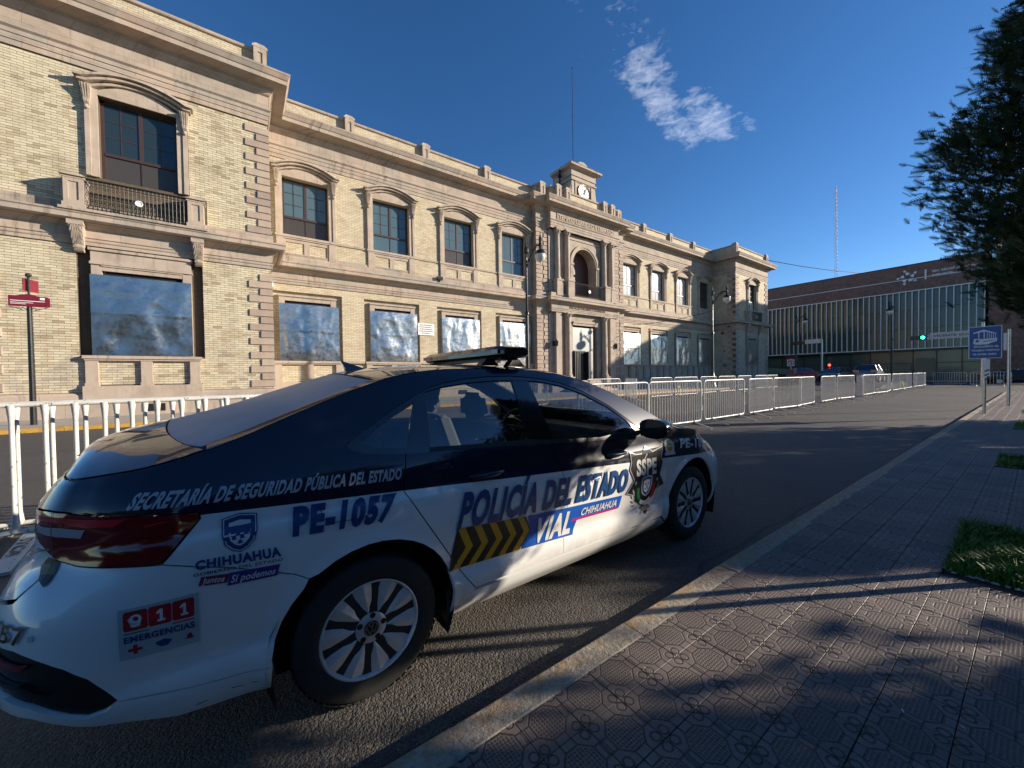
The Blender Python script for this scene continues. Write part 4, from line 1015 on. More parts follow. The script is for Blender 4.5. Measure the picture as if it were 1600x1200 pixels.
# lattice mast far behind
MM=MB(); b=Vector((150,36.9,0))
for s in ((-.35,-.35),(.35,-.35),(0,.4)): MM.cone((150+s[0],37+s[1],15),(150+s[0]*.8,37.5+s[1]*.8,58.5),.035,.035,4)
z=16
while z<58:
    t=(z-15)/43.5; y=37+.5*t; MM.cone((149.65,y-.35,z),(150.35,y-.35,z+.9),.03,.03,4); MM.cone((150.35,y-.35,z),(150,y+.4,z+.9),.03,.03,4); MM.cone((149.65,y-.35,z),(150,y+.4,z),.03,.03,4); z+=1.1
MM.build('radio_mast',plainmat('mast_steel',(.10,.06,.07),.6),label='slender lattice radio mast far behind the glass hall',cat='mast')
# ------------------------------------------------------------------ street lamps
MT['globe']=plainmat('frosted_glass_globe',(.62,.60,.54),.12,spec=.8)
def street_lamp(loc,label,rz=0,h=9.0,s=1.):
    L=empty('street_lamp',loc,rz,label=label,cat='street lamp',group='black crook street lamps')
    m=MB(); m.lathe((0,0,0),[(.30,0),(.30,.25),(.24,.32),(.20,.9),(.24,.98),(.16,1.1),(.11,1.6),(.09,h*.55),(.085,h*.56),(.13,h*.565),(.13,h*.58),(.07,h*.59),(.06,h-.5)],12)
    me=m.mesh('post',MT['iron']); autosmooth(me,40); inst('post',me,L)
    m=MB(); m.tube([(0,0,h-.6),(0,0,h+.35)],.05,8); m.lathe((0,0,h-.1),[(.06,-.2),(.14,-.1),(.15,.1),(.06,.25),(.02,.7)],10)
    pts=[]; 
    for i in range(11): t=i/10; pts.append((1.15*t, 0, h-1.1+1.0*math.sin(t*PI*.62)+.10*t))
    m.tube(pts,.045,8)
    for r_,cx,cz in ((.26,.42,h-.38),(.16,.80,h-.08),(.15,.18,h-.75)): m.tube([(cx+r_*math.cos(a)*(1-a/14),0,cz+r_*math.sin(a)*(1-a/14)) for a in [k*.5 for k in range(11)]],.022,5)
    m.lathe((1.15,0,h-.1),[(.03,-.30),(.08,-.15),(.11,0),(.07,.2),(.10,.35),(.03,.6),(.015,.8)],10)
    inst('arm',m.mesh('arm',MT['iron']),L)
    m=MB(); m.lathe((1.15,0,h-.72),[(.05,.42),(.20,.36),(.30,.2),(.31,.16),(.29,.1)],16); inst('lamp_hood',m.mesh('lamp_hood',MT['iron']),L)
    m=MB(); m.lathe((1.15,0,h-.72),[(.30,.12),(.31,0),(.26,-.16),(.16,-.26),(.05,-.30),(.03,-.38)],16); me=m.mesh('globe',MT['globe']); autosmooth(me,60); inst('globe',me,L)
    return L
l1=street_lamp((13.62,17.55,.12),'ornate black crook lamp before the clock portal of the palace',rz=math.radians(-84),h=8.75)
l2=copy_tree(l1); l2.location=(35.1,17.55,.12); l2.rotation_euler=(0,0,math.radians(-60)); l2['label']='ornate black crook lamp before the far palace pavilion, wires tied to it'
l3=copy_tree(l1); l3.location=(58.6,18.6,0); l3.rotation_euler=(0,0,math.radians(-40)); l3['label']='crook street lamp at the corner before the left end of the glass hall'
l4=copy_tree(l1); l4.location=(60,9.95,0); l4.rotation_euler=(0,0,math.radians(180)); l4['label']='street lamp standing before the middle of the glass hall'
def cable(pts,r,lab):
    P_=[]
    for i in range(len(pts)-1):
        a,b=Vector(pts[i]),Vector(pts[i+1])
        for k in range(10):
            t=k/10; q=a.lerp(b,t); q.z-= (b-a).length*.03*4*t*(1-t); P_.append(q)
    P_.append(Vector(pts[-1])); m=MB(); m.tube(P_,r,5); m.build('cable',MT['iron'],label=lab,cat='cable')
cable([(31.5,WY-.3,6.4),(35.1,17.55,7.2)],.025,'pale slack wire from the palace wall to the second crook lamp')
cable([(35.1,17.55,7.2),(47.6,P,7.2)],.025,'slack wire from the second crook lamp to the far pavilion')
cable([(56.4,P+.2,16.4),(140,8,27)],.05,'long overhead wire from the far pavilion roof across the sky')
# ------------------------------------------------------------------ signs
MT['maroon']=plainmat('maroon_enamel',(.16,.012,.025),.35); MT['blue']=plainmat('blue_enamel',(.015,.075,.30),.35); MT['orange']=plainmat('orange_enamel',(.45,.09,.03),.35)
SG=empty('street_name_sign',(-5.45,18.5,.12),0,label='black post with two maroon street name plates on the left',cat='street sign')
m=MB(); m.cone((0,0,0),(0,0,4.05),.075,.055,12); m.cone((0,0,4.0),(0,0,4.65),.03,.03,8); m.lathe((0,0,4.65),[(.02,0),(.07,.03),(.07,.09),(.02,.13)],8); m.build('post',MT['iron'],SG)
m=MB(); m.prism([(-.40,3.72),(.40,3.72),(.40,4.05),(.25,4.05),(.0,4.12),(-.25,4.05),(-.40,4.05)],-.06,-.035); m.prism([(.36,3.72),(.44,3.74),(.44,4.02),(.36,4.05)],-.034,-.02); q=m.build('name_plate',MT['maroon'],SG,recalc=True)
m=MB(); m.box(-.36,-.066,3.885,.34,-.061,3.905); m.box(-.36,-.066,3.83,.10,-.061,3.845);m.box(-.36,-.066,3.79,-.05,-.061,3.805); m.box(.24,-.066,3.95,.34,-.061,4.02); m.build('plate_print',MT['white'],q)
m=MB(); m.hexa([(-.10,-.05,4.22),(-.12,-.03,4.22),(-.12,-.03,4.60),(-.10,-.05,4.60)],[(.12,.30,4.22),(.10,.32,4.22),(.10,.32,4.60),(.12,.30,4.60)]); q=m.build('cross_plate',MT['maroon'],SG,recalc=True)
m=MB(); m.hexa([(-.105,-.055,4.22),(-.12,-.04,4.22),(-.12,-.04,4.34),(-.105,-.055,4.40)],[(.115,.295,4.20),(.10,.30,4.20),(.10,.30,4.32),(.115,.295,4.34)]); m.build('plate_band',MT['orange'],q,recalc=True)
m=MB()
for s in (-1,1):
    m.tube([(s*.05,-.05,3.62),(s*.12,-.05,3.70),(s*.17,-.05,3.62),(s*.11,-.05,3.60)],.01,5); m.tube([(s*.14,-.05,3.62),(s*.25,-.05,3.66),(s*.38,-.05,3.70)],.01,5)
m.build('scroll_bracket',MT['iron'],SG)
# blue bus-stop sign on the near pavement, facing the camera
BS=empty('bus_stop_sign',(17.97,1.0,.12),0,label='square blue sign with a white tourist trolley on a grey pole by the kerb',cat='sign')
m=MB(); m.cone((0,0,0),(0,0,2.5),.038,.036,10); m.build('pole',MT['galv'],BS)
m=MB(); m.box(-.06,-.30,1.66,-.05,.29,2.58); plate=m.build('plate',MT['blue'],BS)
m=MB(); m.box(-.058,-.315,1.645,-.052,.305,2.595); m.build('plate_rim',MT['white'],BS)
def psign(polys,mt,parent,x=-.064,name='plate_print'):
    m=MB()
    for p in polys: m.quad(*[(x,-a,b) for a,b in p])
    return m.build(name,mt,parent)
tro=[[(-.22,2.10),(-.17,2.06),(.06,2.06),(.12,2.10),(.22,2.14),(.23,2.24),(-.02,2.22),(-.20,2.24)],[(-.22,2.42),(-.02,2.50),(.22,2.38),(.22,2.36),(.0,2.44),(-.21,2.39)],[(-.12,2.24),(-.10,2.24),(-.10,2.42),(-.12,2.42)],[(-.02,2.22),(.0,2.22),(.0,2.45),(-.02,2.45)]]
for k in range(5): tro.append([(.04+k*.038,2.23),(.052+k*.038,2.23),(.052+k*.038,2.41-k*.008),(.04+k*.038,2.415-k*.008)])
psign(tro,MT['white'],plate); psign([[(-.17,2.13),(-.11,2.13),(-.11,2.20),(-.17,2.20)],[(-.03,2.13),(.18,2.17),(.18,2.185),(-.03,2.15)]],MT['blue'],plate,-.066)
def sign_text(txt,y0,y1,z0,h,parent,x=-.064,mt=None,name='lettering',bold=.03):
    me=text_mesh(txt,1.,bold); xs=[v.co.x for v in me.vertices]; w=max(xs)-min(xs); zz=[v.co.y for v in me.vertices]; hh_=max(zz)-min(zz)
    for v in me.vertices:
        a,b,_=v.co; v.co=(x,y0-(a-min(xs))/w*(y0-y1),(b-min(zz))/hh_*h+z0)
    me.materials.append(mt or MT['white']); inst(name,me,parent)
sign_text('EXCLUSIVO AL',.20,-.26,1.97,.06,plate); sign_text('TROLEBUS TURISTICO',.25,-.27,1.86,.055,plate); sign_text('DE ADABA GADA',.22,-.22,1.745,.055,plate)
m=MB(); m.box(-.052,-.10,1.12,-.046,.02,1.62); BT=m.build('lower_plate',MT['white'],BS)
psign([[(.09,1.05+.12*k),(.0,1.0+.12*k),(.0,1.04+.12*k),(.09,1.09+.12*k)] for k in range(3)],MT['iron'],BT,-.054)
P2=empty('sign_pole',(22.3,.70,.12),0,label='bare grey pole with a narrow edge-on plate right of the blue sign',cat='pole')
m=MB(); m.cone((0,0,0),(0,0,2.75),.045,.04,10); m.build('pole',MT['galv'],P2); m=MB(); m.box(-.05,.05,2.0,-.04,.12,2.62); m.build('plate',MT['white'],P2)
# no-turn sign and dark red sign by the corner
NS=empty('no_turn_sign',(55,18.0,0),0,label='white square no left turn sign with red ring at the street corner',cat='sign')
m=MB(); m.cone((.05,0,0),(.05,0,3.2),.04,.04,8); m.build('post',MT['galv'],NS); m=MB(); m.box(-.02,.38,2.2,0,1.12,3.1); 
m=MB(); m.box(-.02,-.38,2.25,0,.38,3.08); NP=m.build('plate',MT['white'],NS)
def ring(r0_,r1_,cz,x=-.03,n=24): return [[(r*math.cos(t),cz+r*math.sin(t)) for r,t in ((r0_,2*PI*i/n),(r1_,2*PI*i/n),(r1_,2*PI*(i+1)/n),(r0_,2*PI*(i+1)/n))] for i in range(n)]
psign(ring(.25,.33,2.67)+[[(-.24,2.85),(-.20,2.90),(.24,2.48),(.20,2.43)]],plainmat('red_enamel',(.45,.02,.02),.4),NP,-.028)
psign([[(.06,2.46),(.12,2.46),(.12,2.74),(-.04,2.86),(-.06,2.80),(.06,2.70)],[(-.02,2.90),(-.16,2.80),(-.02,2.72)]],MT['iron'],NP,-.024)
RS=empty('red_street_sign',(60,19.6,0),0,label='dark red street name board beside the corner lamp',cat='street sign')
m=MB(); m.cone((.05,0,0),(.05,0,4.2),.06,.05,8); m.build('post',MT['iron'],RS); m=MB(); m.box(-.03,-.75,3.1,0,.75,3.75); m.build('plate',MT['maroon'],RS)
# traffic signals
def signal(m,x,y,z,horizontal=False):
    if horizontal: m.box(x-.15,y-.55,z-.18,x+.15,y+.55,z+.18)
    else: m.box(x-.15,y-.18,z-.55,x+.15,y+.18,z+.55)
def lit(name,col,loc,parent,e=6):
    t=NT(name+'_mat'); mtt=t.set(base=(.02,.02,.02),emit=col,es=e); m=MB(); m.lathe((0,0,0),[(.12,0),(.13,-.02),(.05,-.04)],12); me=m.mesh(name,mtt); o=inst(name,me,parent,loc,(0,-PI/2,0)); return o
T1=empty('traffic_signal',(55,14.92,0),0,label='grey post with a vertical signal showing red beside the parked cars',cat='traffic light',group='traffic signals')
m=MB(); m.cone((0,0,0),(0,0,5.3),.10,.08,10); m.cone((0,0,5.0),(0,2.6,5.15),.06,.05,8); m.build('post',MT['galv'],T1)
m=MB(); signal(m,-.1,-.75,2.6); m.cone((0,0,2.9),(-.1,-.7,2.9),.03,.03,6); signal(m,-.1,2.2,5.0,True); m.build('signal_head',MT['iron'],T1); lit('red_light',(1,.04,.02,1),(-.27,-.75,2.25),T1,5)
m=MB(); m.box(-.12,.1,4.85,-.10,1.6,5.35); m.build('back_plate',MT['fin'],T1)
T2=empty('mast_arm_signal',(50,2.9,0),0,label='signal showing green on a mast arm with the white street name board',cat='traffic light')
m=MB(); m.cone((0,0,0),(0,0,5.4),.14,.11,10); m.cone((0,0,4.55),(0,4.2,4.5),.07,.05,8); m.build('post',MT['galv'],T2)
m=MB(); signal(m,-.12,3.6,4.42,True); m.build('signal_head',MT['iron'],T2); lit('green_light',(.02,1,.35,1),(-.29,3.35,4.42),T2,9)
m=MB(); m.box(-.10,-.55,4.22,-.07,2.95,4.78); nb_=m.build('name_board',plainmat('grey_white_board',(.55,.55,.53),.5),T2)
sign_text('VICENTE GUERRERO',2.75,-.45,4.40,.20,nb_,-.105,MT['letter'],'lettering',.02)
# ------------------------------------------------------------------ crowd barriers
BW_=2.30; BHT=1.24
def barrier_meshes(w=BW_,n=20,seed=0,flat=False):
    bmt=MT['barr'] if flat else MT['barg']
    m=MB(); r=.021; z0=.16; c=.10
    pts=[]
    for cx,cz,a0 in ((-w/2+c,z0+c,PI),(w/2-c,z0+c,1.5*PI),(w/2-c,BHT-c,0),(-w/2+c,BHT-c,.5*PI)):
        for k in range(5): a=a0+k*PI/8; pts.append((cx+c*math.cos(a),0,cz+c*math.sin(a)))
    pts.append(pts[0]); m.tube(pts,r,8)
    frame=m.mesh('frame',bmt); autosmooth(frame,60)
    bars=[]
    m=MB()
    if not flat: m.cone((0,0,z0),(0,0,BHT),.0095,.0095,7,False)
    else:
        m.lathe((0,0,0),[(.030,z0),(.017,z0+.12),(.017,BHT-.14),(.030,BHT)],8)
    bar=m.mesh('bar',bmt); autosmooth(bar,60)
    m=MB(); m.tube([(0,-.02,z0+.01),(0,-.06,z0-.03),(0,-.50,.018)],.019,7); m.tube([(0,.02,z0+.01),(0,.06,z0-.03),(0,.50,.018)],.019,7)
    foot=m.mesh('foot',bmt); autosmooth(foot,60)
    m=MB(); m.tube([(0,0,.45),(.06,0,.45),(.06,0,.56)],.010,6); m.tube([(0,0,.85),(.06,0,.85),(.06,0,.96)],.010,6); hook=m.mesh('hook',bmt)
    return frame,bar,foot,hook
BMS=barrier_meshes(); BML=barrier_meshes(2.40,13,0,True)
def barrier(x0,x1,y0,y1=None,label='',n=20,ms=BMS,w=BW_,group='white crowd barriers along the roadway',tilt=0):
    y1=y0 if y1 is None else y1; cx,cy_=(x0+x1)/2,(y0+y1)/2; L=math.hypot(x1-x0,y1-y0); a=math.atan2(y1-y0,x1-x0); s=L/w
    B=empty('crowd_barrier',(cx,cy_,0),a,label=label,cat='barrier',group=group); B.rotation_euler=(tilt,0,a)
    fr,bar,ft,hk=ms
    inst('frame',fr,B,(0,0,0),(0,0,0),(s,1,1))
    for i in range(n): inst('bar',bar,B,(-L/2+L*(i+1)/(n+1)+random.uniform(-.004,.004),0,0),(0,0,0),(1,1,1))
    for q in (-.34,.34): inst('foot',ft,B,(q*L,0,0))
    inst('hook',hk,B,(L/2,0,0))
    return B
front=[(5.45,7.85,5.42,5.42,'front row crowd barrier half hidden behind the police car cabin'),(7.95,10.12,5.46,5.44,'crowd barrier just behind the bonnet of the police car'),(10.40,12.78,5.47,5.40,'crowd barrier beyond the police car bonnet with its feet splayed towards the road'),(13.12,15.02,5.46,5.43,'narrower looking crowd barrier second beyond the police car bonnet'),(15.40,17.55,5.52,5.48,'crowd barrier in front of the red sedan, left one of the overlapping pair'),(17.62,19.85,5.50,5.62,'crowd barrier overlapping the red sedan boot, right one of the pair'),(20.45,22.8,5.60,5.64,'crowd barrier between the red sedan and the traffic signal'),(23.15,25.25,5.66,5.60,'crowd barrier in front of the signal post and dark car'),(25.95,27.55,5.42,5.9,'crowd barrier turned slightly after the gap in the row'),(27.75,30.4,5.75,5.75,'crowd barrier in front of the blue and grey parked cars'),(30.7,33.0,5.8,5.7,'crowd barrier with grimy lower bars before the blue car'),(33.2,35.5,5.72,5.9,'crowd barrier right of the grimy one'),(35.7,38.0,5.9,5.85,'crowd barrier with yellow tape tied to its end'),(38.4,40.7,5.9,6.0,'far crowd barrier after the taped one'),(41.0,43.3,6.0,6.0,'far crowd barrier with concrete feet behind it'),(43.6,45.9,6.0,6.1,'far crowd barrier near the end of the long row'),(46.2,48.5,6.1,6.15,'second from last crowd barrier of the long row'),(48.8,51.1,6.1,6.2,'last crowd barrier of the long row before the crossing')]
for k_,(x0,x1,y0,y1,lab) in enumerate(front): barrier(x0,x1,y0+(.04 if k_%3==1 else -.03),y1+(-.06 if k_%3==1 else .03),lab,n=20 if x0<30 else 15)
barrier(56.8,56.9,6.4,4.25,'barrier facing us across the crossing, left of the blue sign',n=13); barrier(53.0,53.1,3.75,1.55,'barrier facing us across the crossing, behind the blue sign pole',n=11)
back=[(9.0,11.3,13.1,13.1,'back row barrier half seen above the police car bonnet, nearest the doorway'),(13.9,16.4,13.1,13.1,'back row barrier left of the slanted one'),(16.6,18.8,12.2,14.6,'slanted back row barrier with raised top corner'),(19.3,21.6,13.2,13.3,'back row barrier right of the slanted one'),(21.9,24.4,13.3,13.2,'back row barrier with yellow tape knot at its foot'),(25.2,27.5,13.4,13.5,'back row barrier before the palace plinth, sixth from the left'),(28.1,30.6,13.6,13.6,'back row barrier before the far wing windows'),(31.5,33.8,13.8,13.8,'back row barrier left of the second crook lamp'),(35.6,37.9,14.2,14.2,'back row barrier right of the second crook lamp'),(38.5,40.8,14.4,14.4,'farthest back row barrier before the pavilion')]
for x0,x1,y0,y1,lab in back: barrier(x0,x1,y0,y1,lab,n=19,group='white crowd barriers near the palace')
MT['tape']=plainmat('yellow_tape',(.55,.50,.12),.5)
for (x,y,lab) in ((22.0,13.1,'yellow plastic tape knotted on a back row barrier'),(38.2,5.8,'yellow tape hanging between two far barriers')):
    m=MB(); m.tube([(x,y,.7),(x+.15,y-.05,.45),(x+.1,y-.06,.25),(x+.3,y-.1,.1)],.02,4); m.tube([(x,y,.7),(x-.2,y-.03,.5),(x-.15,y-.05,.2)],.018,4); m.build('barrier_tape',MT['tape'],label=lab,cat='tape')
# thicker barriers left of the car
barrier(-2.15,.20,5.02,5.12,'stout white barrier with flattened bars behind the police car boot',n=12,ms=BML,w=2.40,group='stout white barriers at the left')
barrier(-2.30,.42,5.34,5.36,'second stout white barrier standing just behind the first one',n=12,ms=BML,w=2.40,group='stout white barriers at the left')
barrier(-4.75,-2.35,5.15,5.2,'stout white barrier cut by the left edge of the picture',n=12,ms=BML,w=2.40,group='stout white barriers at the left')
for x,lab in ((-1.50,'flat white base plate lettered in black under the near stout barrier'),(-1.28,'white base plate beside the lettered one')):
    FP_=empty('base_plate',(x,4.72,.02),.0,label=lab,cat='base plate')
    m=MB(); m.hexa([(-.06,-.30,-.01),(.06,-.30,-.01),(.06,-.30,.015),(-.06,-.30,.015)],[(-.06,.32,.10),(.06,.32,.10),(.06,.32,.125),(-.06,.32,.125)]); m.build('plate',MT['barr'],FP_)
    if x<-1.4:
        me=text_mesh('SYCA',.12,.004)
        for v in me.vertices: a,b,_=v.co; v.co=(-.04+b*.8,.22-a,.02+.085*((.22-a)+.3)/.62+.015)
        me.materials.append(MT['iron']); inst('lettering',me,FP_)
# ------------------------------------------------------------------ background cars
MT['tyre']=plainmat('tyre_rubber',(.018,.018,.018),.75); MT['rimg']=plainmat('silver_rim',(.60,.60,.60),.38,.35); MT['bglass']=plainmat('dark_car_glass',(.01,.012,.015),.05,spec=.9)
MT['redlens']=plainmat('red_lens',(.30,.008,.008),.1,spec=.8); MT['clearlens']=plainmat('clear_lens',(.55,.56,.58),.08,spec=.9)
def carpaint(name,base): 
    t=NT(name); return t.set(base=base,rough=.35,metal=.2,coat=1.,coatr=.04)
def small_car(loc,rz,label,paint,kind='sedan',cat='car'):
    C=empty('parked_car',loc,rz,label=label,cat=cat,group='cars parked beyond the barriers')
    hi={'sedan':(1.45,.62),'suv':(1.68,.70)}[kind]; H,_=hi; L=4.6
    # side profile stations: x, zlow, zbelt, half width
    st=[(-2.25,.45,.80,.62),(-2.15,.32,.98,.80),(-1.6,.28,1.02,.87),(-.6,.25,.98,.90),(.6,.25,.95,.90),(1.5,.26,.90,.88),(2.05,.3,.78,.78),(2.25,.42,.66,.58)]
    if kind=='suv': st=[(x,a,b+.12,w) for x,a,b,w in st]
    m=MB(); k=7
    for x,a,b,w in st:
        m.v+=[(x,-w*.9,a),(x,-w,a+.12),(x,-w,(a+b)/2),(x,-w*.95,b),(x,-w*.5,b+.05),(x,0,b+.06),(x,w*.5,b+.05),(x,w*.95,b),(x,w,(a+b)/2),(x,w,a+.12),(x,w*.9,a)]
    k=11
    for i in range(len(st)-1):
        for j in range(k-1): m.f.append((i*k+j,(i+1)*k+j,(i+1)*k+j+1,i*k+j+1))
    m.f.append(tuple(range(k))); m.f.append(tuple(range((len(st)-1)*k,len(st)*k))[::-1])
    me=m.mesh('body',paint); fixn(me); autosmooth(me,50); inst('body',me,C)
    zb=st[3][2]; rear=-1.75 if kind=='sedan' else -2.1
    g=[(rear,zb,.80),(rear+(.75 if kind=='sedan' else .2),H-.05,.62),(-.2,H,.64),(.55,H-.06,.62),(1.35,zb-.02,.80)]
    m=MB()
    for x,z,w in g: m.v+=[(x,-w,z),(x,-w*.6,z+.03),(x,w*.6,z+.03),(x,w,z)]
    base=[(x,zb-.05) for x in (rear,-.9,-.2,.5,1.35)]
    n=len(m.v)
    for i in range(4):
        for j in range(3): m.f.append((i*4+j,(i+1)*4+j,(i+1)*4+j+1,i*4+j+1))
    for s in (0,3):
        w=-.86 if s==0 else .86; n=len(m.v)
        for x,z in base: m.v.append((x,w,z))
        for i in range(4): m.f.append((i*4+s,(i+1)*4+s,n+i+1,n+i))
    me=m.mesh('cabin_glass',MT['bglass']); fixn(me); inst('cabin_glass',me,C)
    m=MB(); 
    for i in (1,2): 
        a,b=g[i],g[i+1]; m.hexa([(a[0],-a[2],a[1]+.0),(a[0],-a[2]*.6,a[1]+.045),(a[0],a[2]*.6,a[1]+.045),(a[0],a[2],a[1])],[(b[0],-b[2],b[1]+.0),(b[0],-b[2]*.6,b[1]+.045),(b[0],b[2]*.6,b[1]+.045),(b[0],b[2],b[1])])
    for s in (-1,1):
        for (a,b) in ((0,1),(3,4)): m.tube([(g[a][0],s*g[a][2],g[a][1]),(g[b][0],s*g[b][2],g[b][1])],.045,6)
        m.tube([(-.15,s*.88,zb),(-.2,s*.64,H-.02)],.04,6)
    me=m.mesh('roof',paint); fixn(me); inst('roof',me,C)
    wm=MB(); wm.lathe((0,0,0),[(.20,-.11),(.31,-.11),(.33,-.07),(.33,.07),(.31,.11),(.20,.11)],20,'y'); wm=wm.mesh('wheel',MT['tyre']); autosmooth(wm,50)
    rm=MB(); rm.lathe((0,0,0),[(.03,-.118),(.20,-.115),(.205,-.09)],20,'y'); rm=rm.mesh('rim',MT['rimg'])
    for x in (-1.38,1.35):
        for s in (-1,1):
            w=inst('wheel',wm,C,(x,s*.80,.33),(0,0,0 if s<0 else PI)); inst('rim',rm,w)
    for s in (-1,1):
        m=MB(); m.box(-2.29,s*.40,.82 if kind=='sedan' else .95,-2.10,s*.83,.96 if kind=='sedan' else 1.15); m.build('tail_light',MT['redlens'],C)
        m=MB(); m.box(2.10,s*.42,.62,2.24,s*.72,.74); m.build('headlight',MT['clearlens'],C)
        m=MB(); m.box(.95,s*.88,zb+.02,1.1,s*1.05,zb+.16); m.build('mirror',paint,C)
    return C
rr9=MB(); rr9.quad((40.0,7.6,.005),(44.5,7.6,.42),(44.5,16.9,.42),(40,16.9,.005)); rr9.quad((44.5,7.6,.42),(57,7.6,.42),(57,16.9,.42),(44.5,16.9,.42)); rr9.quad((40.0,7.6,.005),(44.5,7.6,.42),(44.5,7.6,0),(40,7.6,0)); rr9.quad((44.5,7.6,.42),(57,7.6,.42),(57,7.6,0),(44.5,7.6,0)); rr9.build('raised_road',MT['asphalt'],kind='structure')
small_car((47.3,14.6,.42),0.55,'red sedan parked before the far pavilion, seen above the barriers',carpaint('bright_red_paint',(.40,.01,.012)))
small_car((51.8,12.9,.42),PI*.97,'dark blue sedan right of the red sedan and signal post',carpaint('navy_paint',(.01,.015,.035)))
small_car((49.3,9.7,.42),PI*.02,'blue grey estate car right of the dark blue sedan',carpaint('slate_blue_paint',(.06,.10,.16)),'suv')
small_car((60,1.4,0),-1.2,'dark car at the far right edge behind the sign poles',carpaint('black_paint',(.012,.014,.02)))
# ------------------------------------------------------------------ trees
MT['bark']=simple('juniper_bark',(.09,.06,.045),.9,var=.3,scale=14)
MT['juni']=m_leaf('juniper_sprays',(.008,.017,.007),(.018,.040,.012),(.05,.08,.02))
MT['broad']=m_leaf('broad_leaves',(.02,.045,.012),(.035,.075,.02),(.07,.12,.03))
def juniper(loc,prof,name,label,nsp=2600,stems=((0,0),),seed=1,spray=.16,lean=(0,0)):
    rng=np.random.default_rng(seed); T=empty(name,loc,0,label=label,cat='tree')
    zs=[p[0] for p in prof]; rs_=[p[1] for p in prof]; z0,z1=zs[0],zs[-1]
    m=MB()
    for sx,sy_ in stems:
        m.tube([(sx,sy_,-.05),(sx*.9,sy_*.9,z0*.5),(sx*.6+.02,sy_*.6,z0+.3),(sx*.2,sy_*.2,(z0+z1)/2),(0,0,z1*.92)],[.032,.028,.028,.022,.008],8)
    for i in range(70):
        z=rng.uniform(z0,z1*.93); a=rng.uniform(0,2*PI); R=np.interp(z,zs,rs_)*rng.uniform(.6,.95); m.tube([(0,0,z-.1*R),(R*.5*math.cos(a),R*.5*math.sin(a),z),(R*math.cos(a),R*math.sin(a),z+.22*R)],[.012,.009,.003],5)
    m.build('trunk',MT['bark'],T)
    # limbs carry dense flat sprays made of many small scale leaves
    # sprays in clumps along the limbs; each spray is an axis with side twigs, each a thin blade (vectorised)
    nc=max(8,int(nsp/26)); z=z0+(z1-z0)*rng.beta(1.1,1.35,nc); a=rng.uniform(0,2*PI,nc); R=np.interp(z,zs,rs_)
    lump=np.array([1+.15*noise.noise(Vector((math.cos(A)*1.3+seed,math.sin(A)*1.3,Z*1.1)))+.10*noise.noise(Vector((math.cos(A)*3.1,math.sin(A)*3.1+seed,Z*2.7))) for A,Z in zip(a,z)])
    rr=np.maximum(R-.07,.05)*lump*np.sqrt(rng.uniform(.05,1.0,nc)); C=np.c_[rr*np.cos(a),rr*np.sin(a),z]
    tw=MB()
    for q,R_ in zip(C,R):
        if math.hypot(q[0],q[1])>R_*.55: tw.tube([(q[0]*.25,q[1]*.25,q[2]-.35*R_),(q[0]*.7,q[1]*.7,q[2]-.12*R_),tuple(q*np.array([1.04,1.04,1.0])+np.array([0,0,.05]))],[.006,.004,.0015],3)
    tw.build('twig',MT['bark'],T,kind='stuff')
    C=np.repeat(C,26,0); A=np.repeat(a,26); RR=np.repeat(R,26); n=len(C)
    outd=np.c_[np.cos(A),np.sin(A),.8+rng.uniform(-.35,.7,n)]; outd/=np.linalg.norm(outd,axis=1)[:,None]
    p=C+rng.normal(0,1,(n,3))*(.042*RR/1.1+.02)[:,None]*np.array([1,1,1.3]); d=outd+rng.normal(0,.38,(n,3)); d/=np.linalg.norm(d,axis=1)[:,None]
    L=(spray*rng.uniform(.45,1.2,n))[:,None]; sd=np.cross(d,rng.normal(0,1,(n,3))); sd/=np.linalg.norm(sd,axis=1)[:,None]; w=L*.05
    T3=[np.stack([p-sd*w,p+sd*w,p+d*L],1)]
    for t in (.12,.26,.40,.54,.68,.82):
        for sg in (-1,1):
            b_=p+d*L*t; e_=b_+(d*.75+sd*sg*.95)*L*(.42-.30*t); u_=d*w*1.05
            T3.append(np.stack([b_-u_,b_+u_,e_],1))
    V=np.stack(T3,1).reshape(-1,3); F=np.arange(len(V)).reshape(-1,3).tolist(); V=V.tolist()
    me=D.meshes.new('crown'); me.from_pydata([tuple(v) for v in V],[],F); me.materials.append(MT['juni']); me.update(); inst('crown',me,T)
    return T
prof1=[(1.50,.25),(1.65,.46),(1.85,.68),(2.05,.78),(2.3,.90),(2.6,1.06),(3.05,1.0),(3.4,.80),(3.75,.66),(4.1,.55),(4.6,.38),(5.2,.12)]
juniper((4.3,-.45,.11),[(z-.11,r) for z,r in prof1],'juniper_tree','dark juniper leaning over the pavement at the right edge, nearest of the row',46000,((0.0,.28),(.05,.40)),3,.085)
def park_juniper(x,y,h,r,seed,label):
    pr=[(.9,.35*r),(1.6,.85*r),(h*.35,r),(h*.6,.75*r),(h*.85,.35*r),(h,.06)]
    return juniper((x,y,.1),pr,'juniper_tree',label,4200,((0,0),),seed,.20)
park_juniper(9.0,-.95,3.7,.98,5,'second juniper in the pavement row, hidden behind the nearest one')
